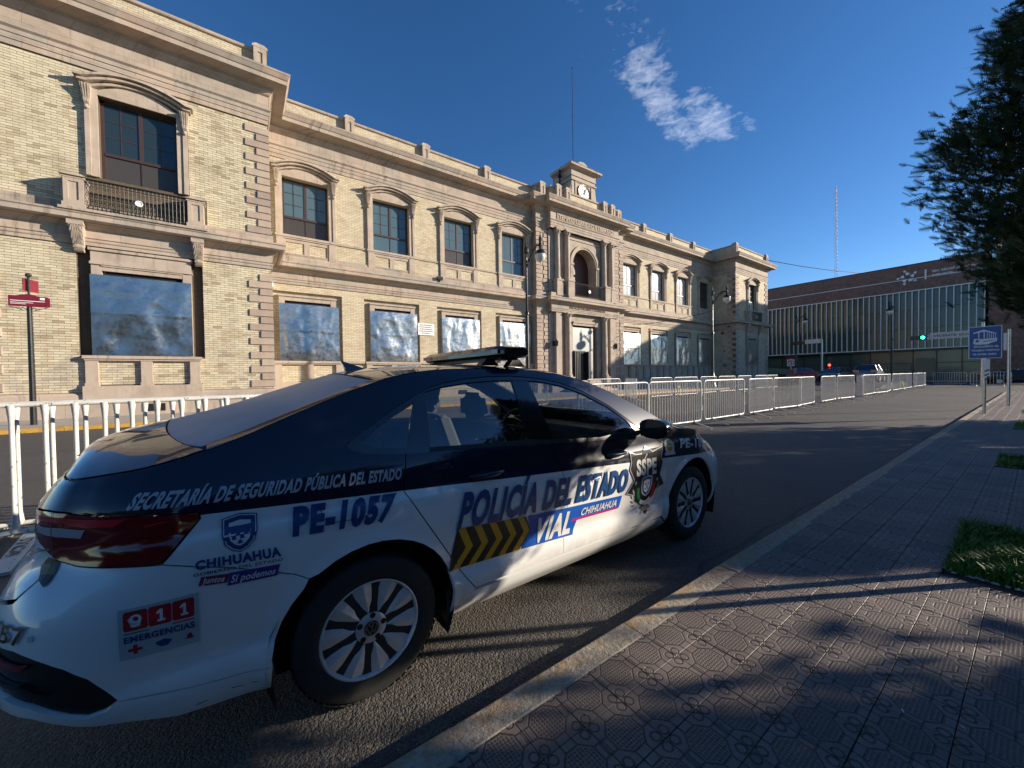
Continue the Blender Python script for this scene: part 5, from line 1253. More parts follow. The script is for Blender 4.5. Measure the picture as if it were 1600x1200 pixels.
def broad_tree(x,y,h,r,zb,seed,label,n=21000,leaf=.115,first=None):
    rng=np.random.default_rng(seed); T=empty('park_tree',(x,y,.1),0,label=label,cat='tree')
    m=MB(); m.tube([(0,0,0),(.05,0,zb*.6),(0,.08,zb),(-.05,.0,h*.7)],[.22,.18,.15,.06],9)
    for i in range(14):
        a=rng.uniform(0,2*PI); zz=rng.uniform(zb*.8,h*.65); rr=r*rng.uniform(.5,.85); m.tube([(0,0,zz),(rr*.5*math.cos(a),rr*.5*math.sin(a),zz+.3*rr),(rr*math.cos(a),rr*math.sin(a),zz+.7*rr)],[.07,.05,.015],6)
    m.build('trunk',MT['bark'],T)
    nc=n//60; V=np.zeros((nc*60*4,3)); k=0
    for _ in range(nc):
        d=rng.normal(0,1,3); d/=np.linalg.norm(d); q=rng.uniform(.25,1.)**(1/2.2); c=np.array([d[0]*r*q,d[1]*r*q,(zb+h)/2+d[2]*(h-zb)/2*q])
        P_=c+rng.normal(0,r*.10,(60,3)); A=rng.normal(0,1,(60,3)); A/=np.linalg.norm(A,axis=1)[:,None]; B=np.cross(A,rng.normal(0,1,(60,3))); B/=np.linalg.norm(B,axis=1)[:,None]; s=leaf*rng.uniform(.6,1.3,(60,1))
        V[k::nc*60*4]; i=np.arange(60)*4+k
        V[i]=P_-A*s; V[i+1]=P_+B*s*.45; V[i+2]=P_+A*s; V[i+3]=P_-B*s*.45; k+=240
    F=np.arange(nc*60*4).reshape(-1,4)
    me=D.meshes.new('crown'); me.from_pydata(V.tolist(),[],F.tolist()); me.materials.append(MT['broad']); inst('crown',me,T); return T
PARK=[]
# ------------------------------------------------------------------ the police car
CAR=empty('police_car',(0.4232,2.5719,0),math.radians(.9793),label='parked white and navy state police saloon with roof light bar, unit PE-1057',cat='police car')
def m_livery():
    t=NT('police_livery_paint'); x,y,z=t.sep(t.co()); line=t.math('SUBTRACT',.913,t.math('MULTIPLY',x,.0655))
    # the bow: the bonnet and front wing turn navy above the stripe, the bumper stays white
    f=t.math('GREATER_THAN',z,line)
    n=t.noise(3,4,.6); n2=t.noise(120,2,.6)
    wht=t.ramp(n,[(.3,(.74,.735,.71)),(.7,(.80,.795,.775))])
    low=t.math('MINIMUM',t.math('MAXIMUM',t.maprange(z,.42,.22),0.),1.)
    wht=t.mix(t.math('MULTIPLY',t.math('MULTIPLY',low,t.maprange(t.noise(9,5,.7),.40,.7)),.6),wht,(.25,.21,.17))
    c=t.mix(f,wht,(.0045,.007,.024))
    return t.set(base=c,rough=.4,coat=1.,coatr=.03,spec=.15)
MT['livery']=m_livery()
MT['white_car']=(lambda t:t.set(base=(.78,.775,.75),rough=.32,coat=1.,coatr=.035))(NT('white_car_paint'))
MT['trim']=plainmat('black_plastic_trim',(.012,.012,.013),.4); MT['gloss']=(lambda t:t.set(base=(.006,.006,.007),rough=.15,coat=1.))(NT('gloss_black_trim'))
MT['chrome']=plainmat('bright_metal',(.75,.75,.76),.12,1.)
def m_cglass(name,tint,refl=.0):
    t=NT(name); t.n.remove(t.b); o=t.n['Material Output']
    tr=t.new('BsdfTransparent'); tr.inputs[0].default_value=(*tint,1); gl=t.new('BsdfGlossy'); gl.inputs['Roughness'].default_value=.02; gl.inputs[0].default_value=(.95,.97,1,1)
    fr=t.new('LayerWeight'); fr.inputs[0].default_value=.5; mx=t.new('MixShader'); f=t.math('ADD',t.math('MULTIPLY',t.math('POWER',fr.outputs['Facing'],4.2),.95),.085+refl,clamp=True)
    t.l.new(f,mx.inputs[0]); t.l.new(tr.outputs[0],mx.inputs[1]); t.l.new(gl.outputs[0],mx.inputs[2]); t.l.new(mx.outputs[0],o.inputs[0]); return t.m
MT['cglass']=m_cglass('car_window_glass',(.66,.70,.69),.02)
MT['rearglass']=(lambda t:t.set(base=t.ramp(t.noise(5,4,.6),[(.3,(.32,.32,.325)),(.7,(.41,.41,.405))]),rough=.5,spec=.6,coat=.25,coatr=.3))(NT('dusty_rear_glass'))
MT['lampclear']=plainmat('lamp_clear_reflector',(.42,.36,.37),.12,spec=.8); MT['lamp']=(lambda t:t.set(base=(.17,.004,.008),rough=.10,coat=1.,coatr=.02))(NT('dark_red_lamp')); MT['lamp2']=(lambda t:t.set(base=(.65,.015,.03),rough=.15,coat=1.))(NT('red_lamp_strip'))
MT['seat']=simple('grey_seat_cloth',(.10,.11,.12),.9); MT['navy']=plainmat('navy_vinyl',(.010,.055,.18),.35); MT['silver']=plainmat('reflective_silver_vinyl',(.42,.43,.46),.35); MT['bluev']=plainmat('blue_vinyl',(.01,.09,.42),.35); MT['yelv']=plainmat('yellow_vinyl',(.62,.33,.01),.4); MT['blackv']=plainmat('black_vinyl',(.008,.008,.009),.4); MT['magv']=plainmat('magenta_vinyl',(.5,.01,.12),.4); MT['redv']=plainmat('red_vinyl',(.42,.012,.02),.4); MT['greenv']=plainmat('green_vinyl',(.01,.16,.05),.4); MT['whitev']=plainmat('white_vinyl',(.68,.68,.66),.4); MT['purplev']=plainmat('purple_vinyl',(.07,.03,.20),.4); MT['maroonv']=plainmat('wine_vinyl',(.22,.015,.07),.4); MT['greyv']=plainmat('sticker_grey_vinyl',(.42,.46,.46),.4)
def FS(u,z,s):
    p=SP(u,z); return (p[0],s*p[1],p[2])
def nrm(fn,u,v,s,e=.006):
    a=Vector(fn(u+e,v,s))-Vector(fn(u-e,v,s)); b=Vector(fn(u,v+e,s))-Vector(fn(u,v-e,s)); n=a.cross(b); n.normalize(); return n
def FT(x,q,s):
    return TP(x,q)
def resamp(poly,step):
    out=[]
    for i in range(len(poly)):
        a,b=poly[i],poly[(i+1)%len(poly)]; d=math.hypot(b[0]-a[0],b[1]-a[1]); n=max(1,int(d/step))
        for k in range(n): out.append((a[0]+(b[0]-a[0])*k/n,a[1]+(b[1]-a[1])*k/n))
    return out
def inside(x,y,poly):
    c=False;j=len(poly)-1
    for i in range(len(poly)):
        xi,yi=poly[i];xj,yj=poly[j]
        if (yi>y)!=(yj>y) and x<(xj-xi)*(y-yi)/(yj-yi)+xi: c=not c
        j=i
    return c
def edist(x,y,poly):
    d=9
    for i in range(len(poly)):
        ax,ay=poly[i];bx,by=poly[(i+1)%len(poly)]; dx,dy=bx-ax,by-ay; l=dx*dx+dy*dy
        t=0 if l==0 else max(0,min(1,((x-ax)*dx+(y-ay)*dy)/l)); d=min(d,math.hypot(x-ax-t*dx,y-ay-t*dy))
    return d
def panel(name,poly,mt,fn=FS,s=-1,step=.024,off=0.,rim=.018,parent=None,gap=.0026,sx=1.):
    """a body panel: outline in surface parameters, filled with an even mesh, bent on the body surface, with turned-in edges"""
    area=sum(poly[i][0]*poly[(i+1)%len(poly)][1]-poly[(i+1)%len(poly)][0]*poly[i][1] for i in range(len(poly)))
    if area<0: poly=poly[::-1]
    P_=resamp(poly,step); 
    # shrink by half the shut gap
    n=len(P_); Q=[]
    for i in range(n):
        a,b,c=P_[i-1],P_[i],P_[(i+1)%n]; t=(c[0]-a[0],c[1]-a[1]); l=math.hypot(*t) or 1; Q.append((b[0]-t[1]/l*gap,b[1]+t[0]/l*gap))
    P_=Q
    xs=[p[0] for p in P_];ys=[p[1] for p in P_]; pts=[Vector(p) for p in P_]
    x=min(xs)+step/2
    while x<max(xs):
        y=min(ys)+step/2
        while y<max(ys):
            if inside(x,y,P_) and edist(x,y,P_)>step*.45: pts.append(Vector((x,y)))
            y+=step
        x+=step
    r=geometry.delaunay_2d_cdt(pts,[],[list(range(n))],1,1e-6)
    V2=r[0]; F=[f for f in r[2]]
    co_=[];no=[]
    for v in V2:
        p=Vector(fn(v[0],v[1],s)); nn=nrm(fn,v[0],v[1],s)
        if fn is FS:
            if s<0: nn=nn
            else: nn=-nn
            # outward check
        c=Vector((1.2,0,.6)); 
        if nn.dot(p-Vector((min(max(p.x,-.4),2.8),0,.6)))<0: nn=-nn
        co_.append(p+nn*off); no.append(nn)
    faces=[]
    for f in F:
        a,b,c=co_[f[0]],co_[f[1]],co_[f[2]]
        if (b-a).cross(c-a).dot(no[f[0]])<0: f=list(f)[::-1]
        faces.append(tuple(f))
    # boundary
    from collections import Counter
    ed=Counter()
    for f in faces:
        for i in range(len(f)): ed[(f[i],f[(i+1)%len(f)])]+=1
    bd=[e for e in ed if (e[1],e[0]) not in ed]
    nf=len(faces); mp={}
    verts=[tuple(v) for v in co_]
    if rim:
        # edge verts duplicated so the lip shades on its own
        for e in bd:
            for q in e:
                if q not in mp: mp[q]=len(verts); verts.append(tuple(co_[q])); verts.append(tuple(co_[q]-no[q]*rim))
            faces.append((mp[e[1]],mp[e[0]],mp[e[0]]+1,mp[e[1]]+1))
    me=D.meshes.new(name); me.from_pydata(verts,[],faces); me.materials.append(mt)
    me.polygons.foreach_set('use_smooth',[True]*len(me.polygons))
    ln=[]
    me.update()
    nv=len(co_)
    for p in me.polygons:
        for li in p.loop_indices:
            vi=me.loops[li].vertex_index
            ln.append(tuple(no[vi]) if vi<nv else tuple(p.normal))
    me.normals_split_custom_set(ln)
    return inst(name,me,parent or CAR)
def arc(cx,cz,r,a0,a1,n=18): return [(cx+r*math.cos(math.radians(a0+(a1-a0)*i/n)),cz+r*math.sin(math.radians(a0+(a1-a0)*i/n))) for i in range(n+1)]
RA=.385
# wheel arch outlines (left to right over the top)
arR=arc(0.01,.325,RA,205,-16,22); arF=arc(2.690,.320,RA,196,-25,22)
dlo_top=[(-.075,1.13),(.0,1.175),(.10,1.232),(.20,1.288),(.30,1.335),(.38,1.368),(.48,1.392),(.62,1.412),(.80,1.424),(.97,1.425),(1.11,1.413),(1.24,1.395),(1.35,1.372),(1.52,1.315),(1.73,1.203),(1.87,1.10),(1.975,1.015)]
belt_=[(-.075,1.13),(-.055,1.108),(.0,1.088),(.18,1.066),(.6,1.045),(1.07,1.012),(1.53,.983),(1.975,.966)]
rdoor=[(.178,1.066),(.150,.903),(.248,.741),(.366,.554),(.461,.404),(.523,.324)]
bdoor=[(1.075,1.012),(1.133,.844),(1.187,.653),(1.160,.50),(1.150,.322)]
fdoor=[(2.08,.966),(2.235,.88),(2.259,.785),(2.284,.645),(2.262,.46),(2.235,.300)]
def railpts(u0,u1,n=30): return [(u0+(u1-u0)*i/n,rail(u0+(u1-u0)*i/n)) for i in range(n+1)]
tlt_top=[(-1.235,1.0),(-1.10,1.004),(-.99,1.0),(-.82,.984),(-.578,.962)]
tlt_bot=[(-.574,.939),(-.675,.815),(-.80,.823),(-.907,.832),(-1.005,.852),(-1.10,.885),(-1.235,.925)]
for s in (-1,1):
    panel('quarter_panel',tlt_top+[(-.574,.939),(-.675,.813),(-.493,.752),(-.295,.664),(-.245,.632)]+[p for p in arR if p[0]>-.26 and (p[0]>0 or p[1]>.60)]+[(.393,.24),(.523,.24),(.523,.324)]+rdoor[::-1][1:]+belt_[:3][::-1]+dlo_top+[(2.08,.985),(2.30,.985)]+railpts(2.36,-1.235,64),MT['livery'],FS,s)
    panel('rear_door',rdoor+[(1.150,.322)]+bdoor[::-1][1:]+[(1.07,1.012),(.6,1.045)],MT['livery'],FS,s)
    panel('front_door',bdoor+[(2.235,.300)]+fdoor[::-1][1:]+[(1.975,.966),(1.53,.983)],MT['livery'],FS,s)
    panel('front_wing',[(2.235,.300),(2.30,.235)]+[p for p in arF if p[0]<3.02 ][0:]+[(3.06,.58),(3.10,.70)]+railpts(3.10,2.36,14)+[(2.30,.985),(2.08,.985)]+fdoor[0:],MT['livery'],FS,s)
    panel('sill',[(.393,.232),(.393,.29),(.523,.31),(1.15,.306),(2.235,.286),(2.30,.23),(2.30,.17),(.41,.175)],MT['white_car'],FS,s,off=-.002)
    panel('rear_glazing' if 0 else 'rear_door_window',[(.305,1.078),(.345,1.350),(.46,1.376),(.62,1.394),(.80,1.404),(.955,1.402),(.915,1.052),(.6,1.062)],MT['cglass'],FS,s,off=-.010,rim=0)
    panel('front_door_window',[(1.10,1.030),(1.075,1.398),(1.13,1.396),(1.24,1.380),(1.35,1.358),(1.52,1.300),(1.72,1.196),(1.86,1.095),(1.915,1.02),(1.53,1.0)],MT['cglass'],FS,s,off=-.010,rim=0)
    panel('quarter_window',[(-.02,1.128),(.06,1.19),(.16,1.245),(.275,1.30),(.232,1.20),(.195,1.086),(.06,1.10)],MT['cglass'],FS,s,off=-.008,rim=0)
    # black window surround in pieces
    def tp_(a,b): return [p for p in dlo_top if a<=p[0]<=b]
    panel('window_trim',[(-.075,1.13)]+dlo_top[1:6]+[(.345,1.350),(.305,1.078),(.28,1.060),(.0,1.088),(-.055,1.108)],MT['gloss'],FS,s,off=-.012,step=.03) if 0 else None
    ring1=[(-.075,1.13),(.0,1.175),(.10,1.232),(.20,1.288),(.30,1.335),(.275,1.30),(.16,1.245),(.06,1.19),(-.02,1.128)]
    panel('window_trim',ring1,MT['gloss'],FS,s,off=-.004,step=.02,gap=-.002)
    panel('window_trim',[(-.075,1.13),(-.02,1.128),(.06,1.10),(.195,1.086),(.18,1.066),(.0,1.088),(-.055,1.108)],MT['gloss'],FS,s,off=-.004,step=.02,gap=-.002)
    panel('window_trim',[(.30,1.335),(.275,1.30),(.232,1.20),(.195,1.086),(.18,1.066),(.30,1.058),(.305,1.078),(.345,1.350)],MT['gloss'],FS,s,off=-.004,step=.02,gap=-.002)
    panel('window_trim',[(.30,1.335),(.345,1.350),(.46,1.376),(.62,1.394),(.80,1.404),(.955,1.402),(1.075,1.398),(1.13,1.396),(1.24,1.380),(1.35,1.358),(1.52,1.300),(1.72,1.196),(1.86,1.095),(1.915,1.02),(1.975,1.015)]+dlo_top[5:16][::-1],MT['gloss'],FS,s,off=-.004,step=.02,gap=-.002)
    panel('pillar_trim',[(.955,1.402),(.915,1.052),(1.07,1.030),(1.10,1.030),(1.075,1.398)],MT['gloss'],FS,s,off=-.006,step=.03,gap=-.004)
    panel('window_sill_trim',[(.30,1.058),(.305,1.078),(.6,1.062),(.915,1.052),(1.10,1.030),(1.53,1.0),(1.915,1.02),(1.975,1.015),(1.975,.966),(1.53,.983),(1.07,1.012),(.6,1.045)],MT['trim'],FS,s,off=-.0025,step=.02,gap=-.002)
    # rear bumper half, dark insert, tail lamp, boot flank
    bot=[(-1.858,.40),(-1.6,.40),(-1.3,.415),(-1.1,.42),(-1.0,.405),(-.95,.38),(-.9,.352),(-.85,.33),(-.8,.315),(-.65,.265),(-.49,.245),(-.372,.228)]
    ar1=[p for p in arR if p[0]<-.24][::1]
    ar1=[(x,z) for x,z in arR if x<0 and z<.64]
    top=[(-.245,.632),(-.295,.664),(-.493,.752),(-.675,.813),(-.80,.823),(-.907,.832),(-1.005,.852),(-1.06,.80),(-1.12,.74),(-1.25,.715),(-1.858,.715)]
    instop=[(-1.858,.60),(-1.5,.60),(-1.3,.605),(-1.15,.622),(-1.05,.617),(-1.0,.60),(-.95,.577),(-.9,.548),(-.85,.50),(-.79,.398)]; insbot=[(-.82,.378),(-.86,.372),(-.9,.39),(-.95,.42),(-1.0,.447),(-1.1,.47),(-1.858,.465)]; ins=instop+insbot
    panel('rear_bumper',instop+[(-.60,.36),(-.372,.33)]+[p for p in ar1 if p[1]>.34]+top,MT['white_car'],FS,s)
    panel('rear_bumper_skirt',[(-.79,.398),(-.60,.36),(-.372,.33)]+[(-.378,.228)]+bot[::-1][1:]+insbot[::-1],MT['white_car'],FS,s)
    panel('bumper_insert',ins,MT['trim'],FS,s,off=-.012,step=.03)
    panel('bumper_reflector',[(-1.45,.585),(-1.2,.592),(-1.0,.575),(-1.02,.555),(-1.2,.565),(-1.45,.56)],MT['lamp'],FS,s,off=.0,rim=.006,step=.02)
    panel('bumper_fin',[(-1.858,.52),(-1.3,.52),(-1.02,.505),(-.93,.48),(-1.02,.52),(-1.3,.537),(-1.858,.54)],MT['gloss'],FS,s,off=.004,rim=.014,step=.03)
    TL=panel('tail_light',tlt_top+tlt_bot,MT['lamp'],FS,s,off=.004)
    panel('lamp_strip',[(-1.19,.985),(-1.0,.985),(-.76,.972),(-.80,.945),(-.90,.95),(-1.0,.966),(-1.19,.972)],MT['lamp2'],FS,s,off=.0062,rim=0,step=.02,parent=TL)
    panel('lamp_clear_strip',[(-1.16,.958),(-1.0,.956),(-.88,.945),(-.90,.915),(-1.0,.922),(-1.16,.932)],MT['lampclear'],FS,s,off=.0062,rim=0,step=.02,parent=TL)
    panel('lamp_strip',[(-.725,.945),(-.665,.952),(-.655,.944),(-.715,.935)],MT['lamp2'],FS,s,off=.0062,rim=0,step=.02,parent=TL)
    panel('lamp_seam',[(-1.06,1.004),(-1.05,1.004),(-1.03,.88),(-1.04,.88)],MT['blackv'],FS,s,off=.0065,rim=0,step=.02,parent=TL)
    panel('front_bumper',[p for p in arF if p[0]>3.0]+[(3.07,.20)]+[(3.3,.20),(3.7,.20),(4.238,.20),(4.238,.60),(3.8,.62),(3.45,.64),(3.25,.675),(3.10,.70),(3.06,.58)],MT['white_car'],FS,s)
    panel('headlight',[(3.10,.70),(3.25,.675),(3.45,.64),(3.62,.63),(3.62,.70),(3.45,.745),(3.25,.80),(3.10,.835)],MT['clearlens'],FS,s,off=-.002)
    panel('grille',[(3.62,.63),(3.8,.62),(4.238,.60),(4.238,.70),(3.8,.705),(3.62,.70)],MT['gloss'],FS,s,off=-.006)
    panel('nose_panel',[(3.10,.835),(3.25,.80),(3.45,.745),(3.62,.70),(3.8,.705),(4.238,.70)]+railpts(4.238,3.10,14),MT['livery'],FS,s)
    # boot lid rear face half and its flank
    panel('boot_lid_face',[(-1.858,.722),(-1.25,.722),(-1.12,.748),(-1.065,.80),(-1.01,.855),(-1.10,.885),(-1.235,.925),(-1.235,1.0)]+railpts(-1.235,-1.858,12),MT['livery'],FS,s)
# deck, glass, roof, bonnet
def curve_x(pts,n=12):  # pts: (q,x) for q 0..1 -> symmetric list from q=-1..1
    qs=[i/n for i in range(-n,n+1)]; tab=sorted(pts)
    return [(crom(tab,abs(q))[0],q) for q in qs]
lip=[(0,-1.066),(.5,-1.06),(.8,-1.035),(1.,-.985)]
gb=[(0,-.735),(.5,-.705),(.8,-.64),(.93,-.575)]; gt=[(0,.02),(.5,.045),(.8,.085),(.93,.115)]
def Q(pts,qm,n=12): 
    tab=sorted(pts); return [(crom(tab,abs(q*qm))[0],q*qm) for q in [i/n for i in range(-n,n+1)]]
def FT2(x,q,s): return TP(x,q)
def tpanel(name,a,b,mt,**k): return panel(name,a+b[::-1],mt,FT2,1,**k)
# boot top reaches to the rear edge; end rows follow the rail curve round the corners
xm_=_rt[0][0]+.006
panel('boot_lid',[(xm_+(-.56-xm_)*i/24,-.985) for i in range(24)][:]+Q([(0,-.735),(.5,-.705),(.8,-.64),(.985,-.56)],.985)[0:]+[(xm_+(-.56-xm_)*i/24,.985) for i in range(24)][::-1],MT['livery'],FT2,1,step=.028)
tpanel('rear_window',Q(gb,.925),Q(gt,.925),MT['rearglass'],step=.06,off=-.004)
tpanel('roof',Q([(0,.022),(.5,.047),(.8,.088),(.985,.125)],.985),Q([(0,1.52),(.5,1.50),(.8,1.47),(.985,1.44)],.985),MT['livery'],step=.06)
tpanel('windscreen',Q([(0,1.53),(.5,1.51),(.8,1.48),(.92,1.45)],.92),Q([(0,2.36),(.5,2.34),(.8,2.26),(.92,2.20)],.92),MT['cglass'],step=.06,off=-.004,rim=0)
tpanel('cowl',Q([(0,2.365),(.5,2.345),(.8,2.265),(.92,2.205)],.92),Q([(0,2.47),(.5,2.45),(.8,2.38),(.92,2.32)],.92),MT['trim'],step=.05,off=-.008)
tpanel('bonnet',Q([(0,2.475),(.5,2.455),(.8,2.385),(.985,2.31)],.985),Q([(0,3.47),(.5,3.42),(.8,3.33),(.985,3.16)],.985),MT['livery'],step=.06)
for sg in (-1,1):
    for (u0,u1,q0,nm) in ((-.56,.125,.925,'roof_side_strip'),(1.44,2.32,.92,'windscreen_pillar')):
        a=[(u0+(u1-u0)*i/14,sg*q0) for i in range(15)]; b=[(u0+(u1-u0)*i/14,sg*1.0) for i in range(15)]
        panel(nm,a+b[::-1],MT['livery'],FT2,1,step=.05)
    panel('boot_gutter',[(-1.05,sg*.985),(-.56,sg*.985),(-.56,sg*1.0),(-1.05,sg*1.0)],MT['trim'],FT2,1,step=.03,off=-.004)
    panel('roof_gutter',[(.125,sg*.985),(1.44,sg*.985),(1.44,sg*1.0),(.125,sg*1.0)],MT['trim'],FT2,1,step=.05,off=-.004)
    panel('bonnet_gutter',[(2.32,sg*.985),(3.15,sg*.985),(3.15,sg*1.0),(2.32,sg*1.0)],MT['livery'],FT2,1,step=.05,off=-.002)
# dark liner inside the skin so the shut lines read black and the cabin is closed below
lin=MB()
for s in (-1,1):
    us=[-1.80+i*.15 for i in range(41)]; us=[u for u in us if u<4.2]; zs_=[.2,.45,.7,.90,.96]; us=us; n0=len(lin.v)
    for u in us:
        for z in zs_:
            p=Vector(FS(u,z,s)); nn=nrm(FS,u,z,s); c=Vector((min(max(p.x,-.4),2.8),0,.6)); nn=nn if nn.dot(p-c)>0 else -nn
            q=p-nn*.055
            if q.x<-.40 and q.z<.44: q.z=.44
            for wx in (0.,2.686):
                if abs(q.x-wx)<.40 and z<.74: q.y=s*.60
            if z>.9 and not(.1<u<2.0): q.z=.90
            lin.v.append(tuple(q))
    k=len(zs_)
    for i in range(len(us)-1):
        for j in range(k-1): a=n0+i*k+j; lin.f.append((a,a+k,a+k+1,a+1))
lin.quad((-.36,-.8,.24),(3.2,-.8,.24),(3.2,.8,.24),(-.36,.8,.24)); lin.quad((-1.02,-.66,.44),(-.36,-.78,.30),(-.36,.78,.30),(-1.02,.66,.44)); lin.quad((-1.0,-.7,.88),(-.05,-.74,.94),(-.05,.74,.94),(-1.0,.7,.88)); lin.quad((2.1,-.7,.86),(3.2,-.6,.78),(3.2,.6,.78),(2.1,.7,.86))
lin.build('body_liner',MT['trim'],CAR)
for wx in (0.,2.686):
    for s in (-1,1):
        m=MB(); n=16; pr=[]
        for i in range(n+1):
            a=math.radians(-25+230*i/n); m.v+=[(wx+.40*math.cos(a),s*.875,.315+.40*math.sin(a)),(wx+.40*math.cos(a),s*.56,.315+.40*math.sin(a))]
        for i in range(n): m.f.append((2*i,2*i+2,2*i+3,2*i+1))
        m.f.append(tuple(2*i+1 for i in range(n+1))); m.build('wheel_arch_liner',MT['trim'],CAR)
# mud flap strip behind the rear wheel opening
for s in (-1,1):
    m=MB(); m.hexa([(.36,s*.60,.20),(.36,s*.86,.20),(.37,s*.86,.36),(.37,s*.60,.36)],[(.375,s*.60,.20),(.375,s*.86,.20),(.385,s*.86,.36),(.385,s*.60,.36)]); m.build('mud_flap',MT['trim'],CAR,recalc=True)
# wheels
ty=MB(); ty.lathe((0,0,0),[(.205,-.085),(.212,-.098),(.235,-.104),(.270,-.104),(.296,-.098),(.308,-.086),(.3145,-.068),(.3155,-.03),(.316,0),(.3155,.03),(.3145,.068),(.305,.09),(.27,.1),(.205,.09)],56,'y')
tym=ty.mesh('tyre',MT['tyre']); fixn(tym); autosmooth(tym,60)
tr_=MB()
for i in range(64):
    a=2*PI*i/64
    for y0,y1 in ((-.088,-.045),(-.035,-.005),(.005,.035),(.045,.088)):
        r=.3165 if abs(y0)<.05 else .3145
        da=.014 if (y0<0) else -.014
        p=[(r*math.cos(a+q),y,r*math.sin(a+q)) for q,y in ((-.035,y0),(.035,y0),(.035+da,y1),(-.035+da,y1))]
        tr_.quad(*[(x*1.004,y,z*1.004) for x,y,z in p])
trm=tr_.mesh('tread',MT['tyre'])
rb=MB(); rb.lathe((0,0,0),[(.214,-.098),(.207,-.100),(.200,-.09),(.196,-.06),(.190,.06)],48,'y')
rb.f=rb.f[:-2]
rbm=rb.mesh('rim_barrel',MT['rimg']); fixn(rbm); autosmooth(rbm,50)
dkm_=MB(); dkm_.lathe((0,0,0),[(.13,-.045),(.13,-.03)],30,'y'); bdm=dkm_.mesh('brake_disc',plainmat('brake_disc_steel',(.2,.19,.18),.35,.8)); fixn(bdm)
bk=MB(); bk.lathe((0,0,0),[(.197,.0),(.197,.01)],30,'y'); bkm=bk.mesh('rim_back',MT['blackv']); fixn(bkm)
def spoke_mesh():
    m=MB()
    # faceted spoke widening outwards: ridge to one side, two planes
    st=[(.036,.010,-.074,0),(.075,.0165,-.088,0),(.12,.027,-.094,0),(.165,.037,-.096,0),(.208,.043,-.096,0)]
    rows=[]
    for r,w,y,rd in st: rows.append([(r,y+.040,-w),(r,y+.009,-w),(r,y,-w*.15),(r,y+.011,w),(r,y+.040,w)])
    n=len(rows[0]); 
    for rw in rows: m.v+=rw
    for i in range(len(rows)-1):
        for j in range(n-1): m.f.append((i*n+j,(i+1)*n+j,(i+1)*n+j+1,i*n+j+1))
    me=m.mesh('spoke',MT['rimg']); fixn(me); return me
spm=spoke_mesh()
hub=MB(); hub.lathe((0,0,0),[(.075,-.055),(.074,-.078),(.066,-.086),(.040,-.089)],30,'y'); hubm=hub.mesh('hub',MT['rimg']); fixn(hubm); autosmooth(hubm,40)
cap=MB(); cap.lathe((0,0,0),[(.032,-.088),(.032,-.094),(.029,-.096)],30,'y'); capm=cap.mesh('centre_cap',MT['gloss']); fixn(capm)
nutm=MB(); nutm.lathe((0,0,0),[(.0125,-.078),(.0125,-.0815)],10,'y'); nutm=nutm.mesh('dark_nut_pocket',MT['blackv']); fixn(nutm)  # flat black discs painted for the dark pockets round the nuts
def badge_mesh():
    m=MB(); y=-.0972
    for i in range(28):
        a,b=2*PI*i/28,2*PI*(i+1)/28; m.quad(*[(r*math.cos(t),y,r*math.sin(t)) for r,t in ((.0255,a),(.0285,a),(.0285,b),(.0255,b))])
    def bar(p,q,w=.0018):
        d=(Vector(q)-Vector(p)).normalized(); n=Vector((-d.y,d.x))*w
        m.quad((p[0]-n.x,y,p[1]-n.y),(q[0]-n.x,y,q[1]-n.y),(q[0]+n.x,y,q[1]+n.y),(p[0]+n.x,y,p[1]+n.y))
    bar((-.010,.0235),(0,.004));bar((.010,.0235),(0,.004)); bar((-.0225,.0125),(-.009,-.0225));bar((-.009,-.0225),(0,-.001));bar((0,-.001),(.009,-.0225));bar((.009,-.0225),(.0225,.0125))
    return m.mesh('wheel_badge',MT['chrome'])
bgm=badge_mesh()
for wx in (0.,2.686):
    for s in (-1,1):
        Wm=inst('wheel',tym,CAR,(wx,s*.763,.314),(0,0.35 if wx else .12,0 if s<0 else PI))
        inst('tread',trm,Wm); inst('rim_barrel',rbm,Wm); inst('brake_disc',bdm,Wm); inst('rim_back',bkm,Wm,(0,.02,0)); inst('hub',hubm,Wm); inst('centre_cap',capm,Wm); inst('wheel_badge',bgm,Wm,(0,0,0),(0,-.2,0))
        for k in range(10):
            a=2*PI*k/10; inst('spoke',spm,Wm,(0,0,0),(0,a,0))
        for k in range(5): a=2*PI*(k+.25)/5; inst('dark_nut_pocket',nutm,Wm,(.054*math.cos(a),-.008,.054*math.sin(a)))
# ---- decals bent on the body side
def cut(me,step=.03,ax=(0,1)):
    bm=bmesh.new(); bm.from_mesh(me)
    for a in ax:
        lo=min(v.co[a] for v in bm.verts); hi=max(v.co[a] for v in bm.verts); x=lo+step
        while x<hi:
            c=[0,0,0];c[a]=x;n=[0,0,0];n[a]=1
            bmesh.ops.bisect_plane(bm,geom=bm.verts[:]+bm.edges[:]+bm.faces[:],plane_co=c,plane_no=n,dist=1e-5); x+=step
    bm.to_mesh(me); bm.free()
def bend(me,name,mt,off=.0022,s=-1,parent=None,mp=None):
    """me has coordinates (u,z,*) -> body surface"""
    for v in me.vertices:
        u,z=v.co.x,v.co.y
        if mp: u,z=mp(u,z)
        p=Vector(FS(u,z,s)); nn=nrm(FS,u,z,s); c=Vector((min(max(p.x,-.4),2.8),0,.6)); nn=nn if nn.dot(p-c)>0 else -nn
        v.co=p+nn*off
    me.materials.clear(); me.materials.append(mt); me.name=name; me.update()
    return inst(name,me,parent or CAR)
def quadmap(bl,br,tr,tl):
    def f(a,b):
        x=(bl[0]*(1-a)+br[0]*a)*(1-b)+(tl[0]*(1-a)+tr[0]*a)*b; y=(bl[1]*(1-a)+br[1]*a)*(1-b)+(tl[1]*(1-a)+tr[1]*a)*b; return x,y
    return f
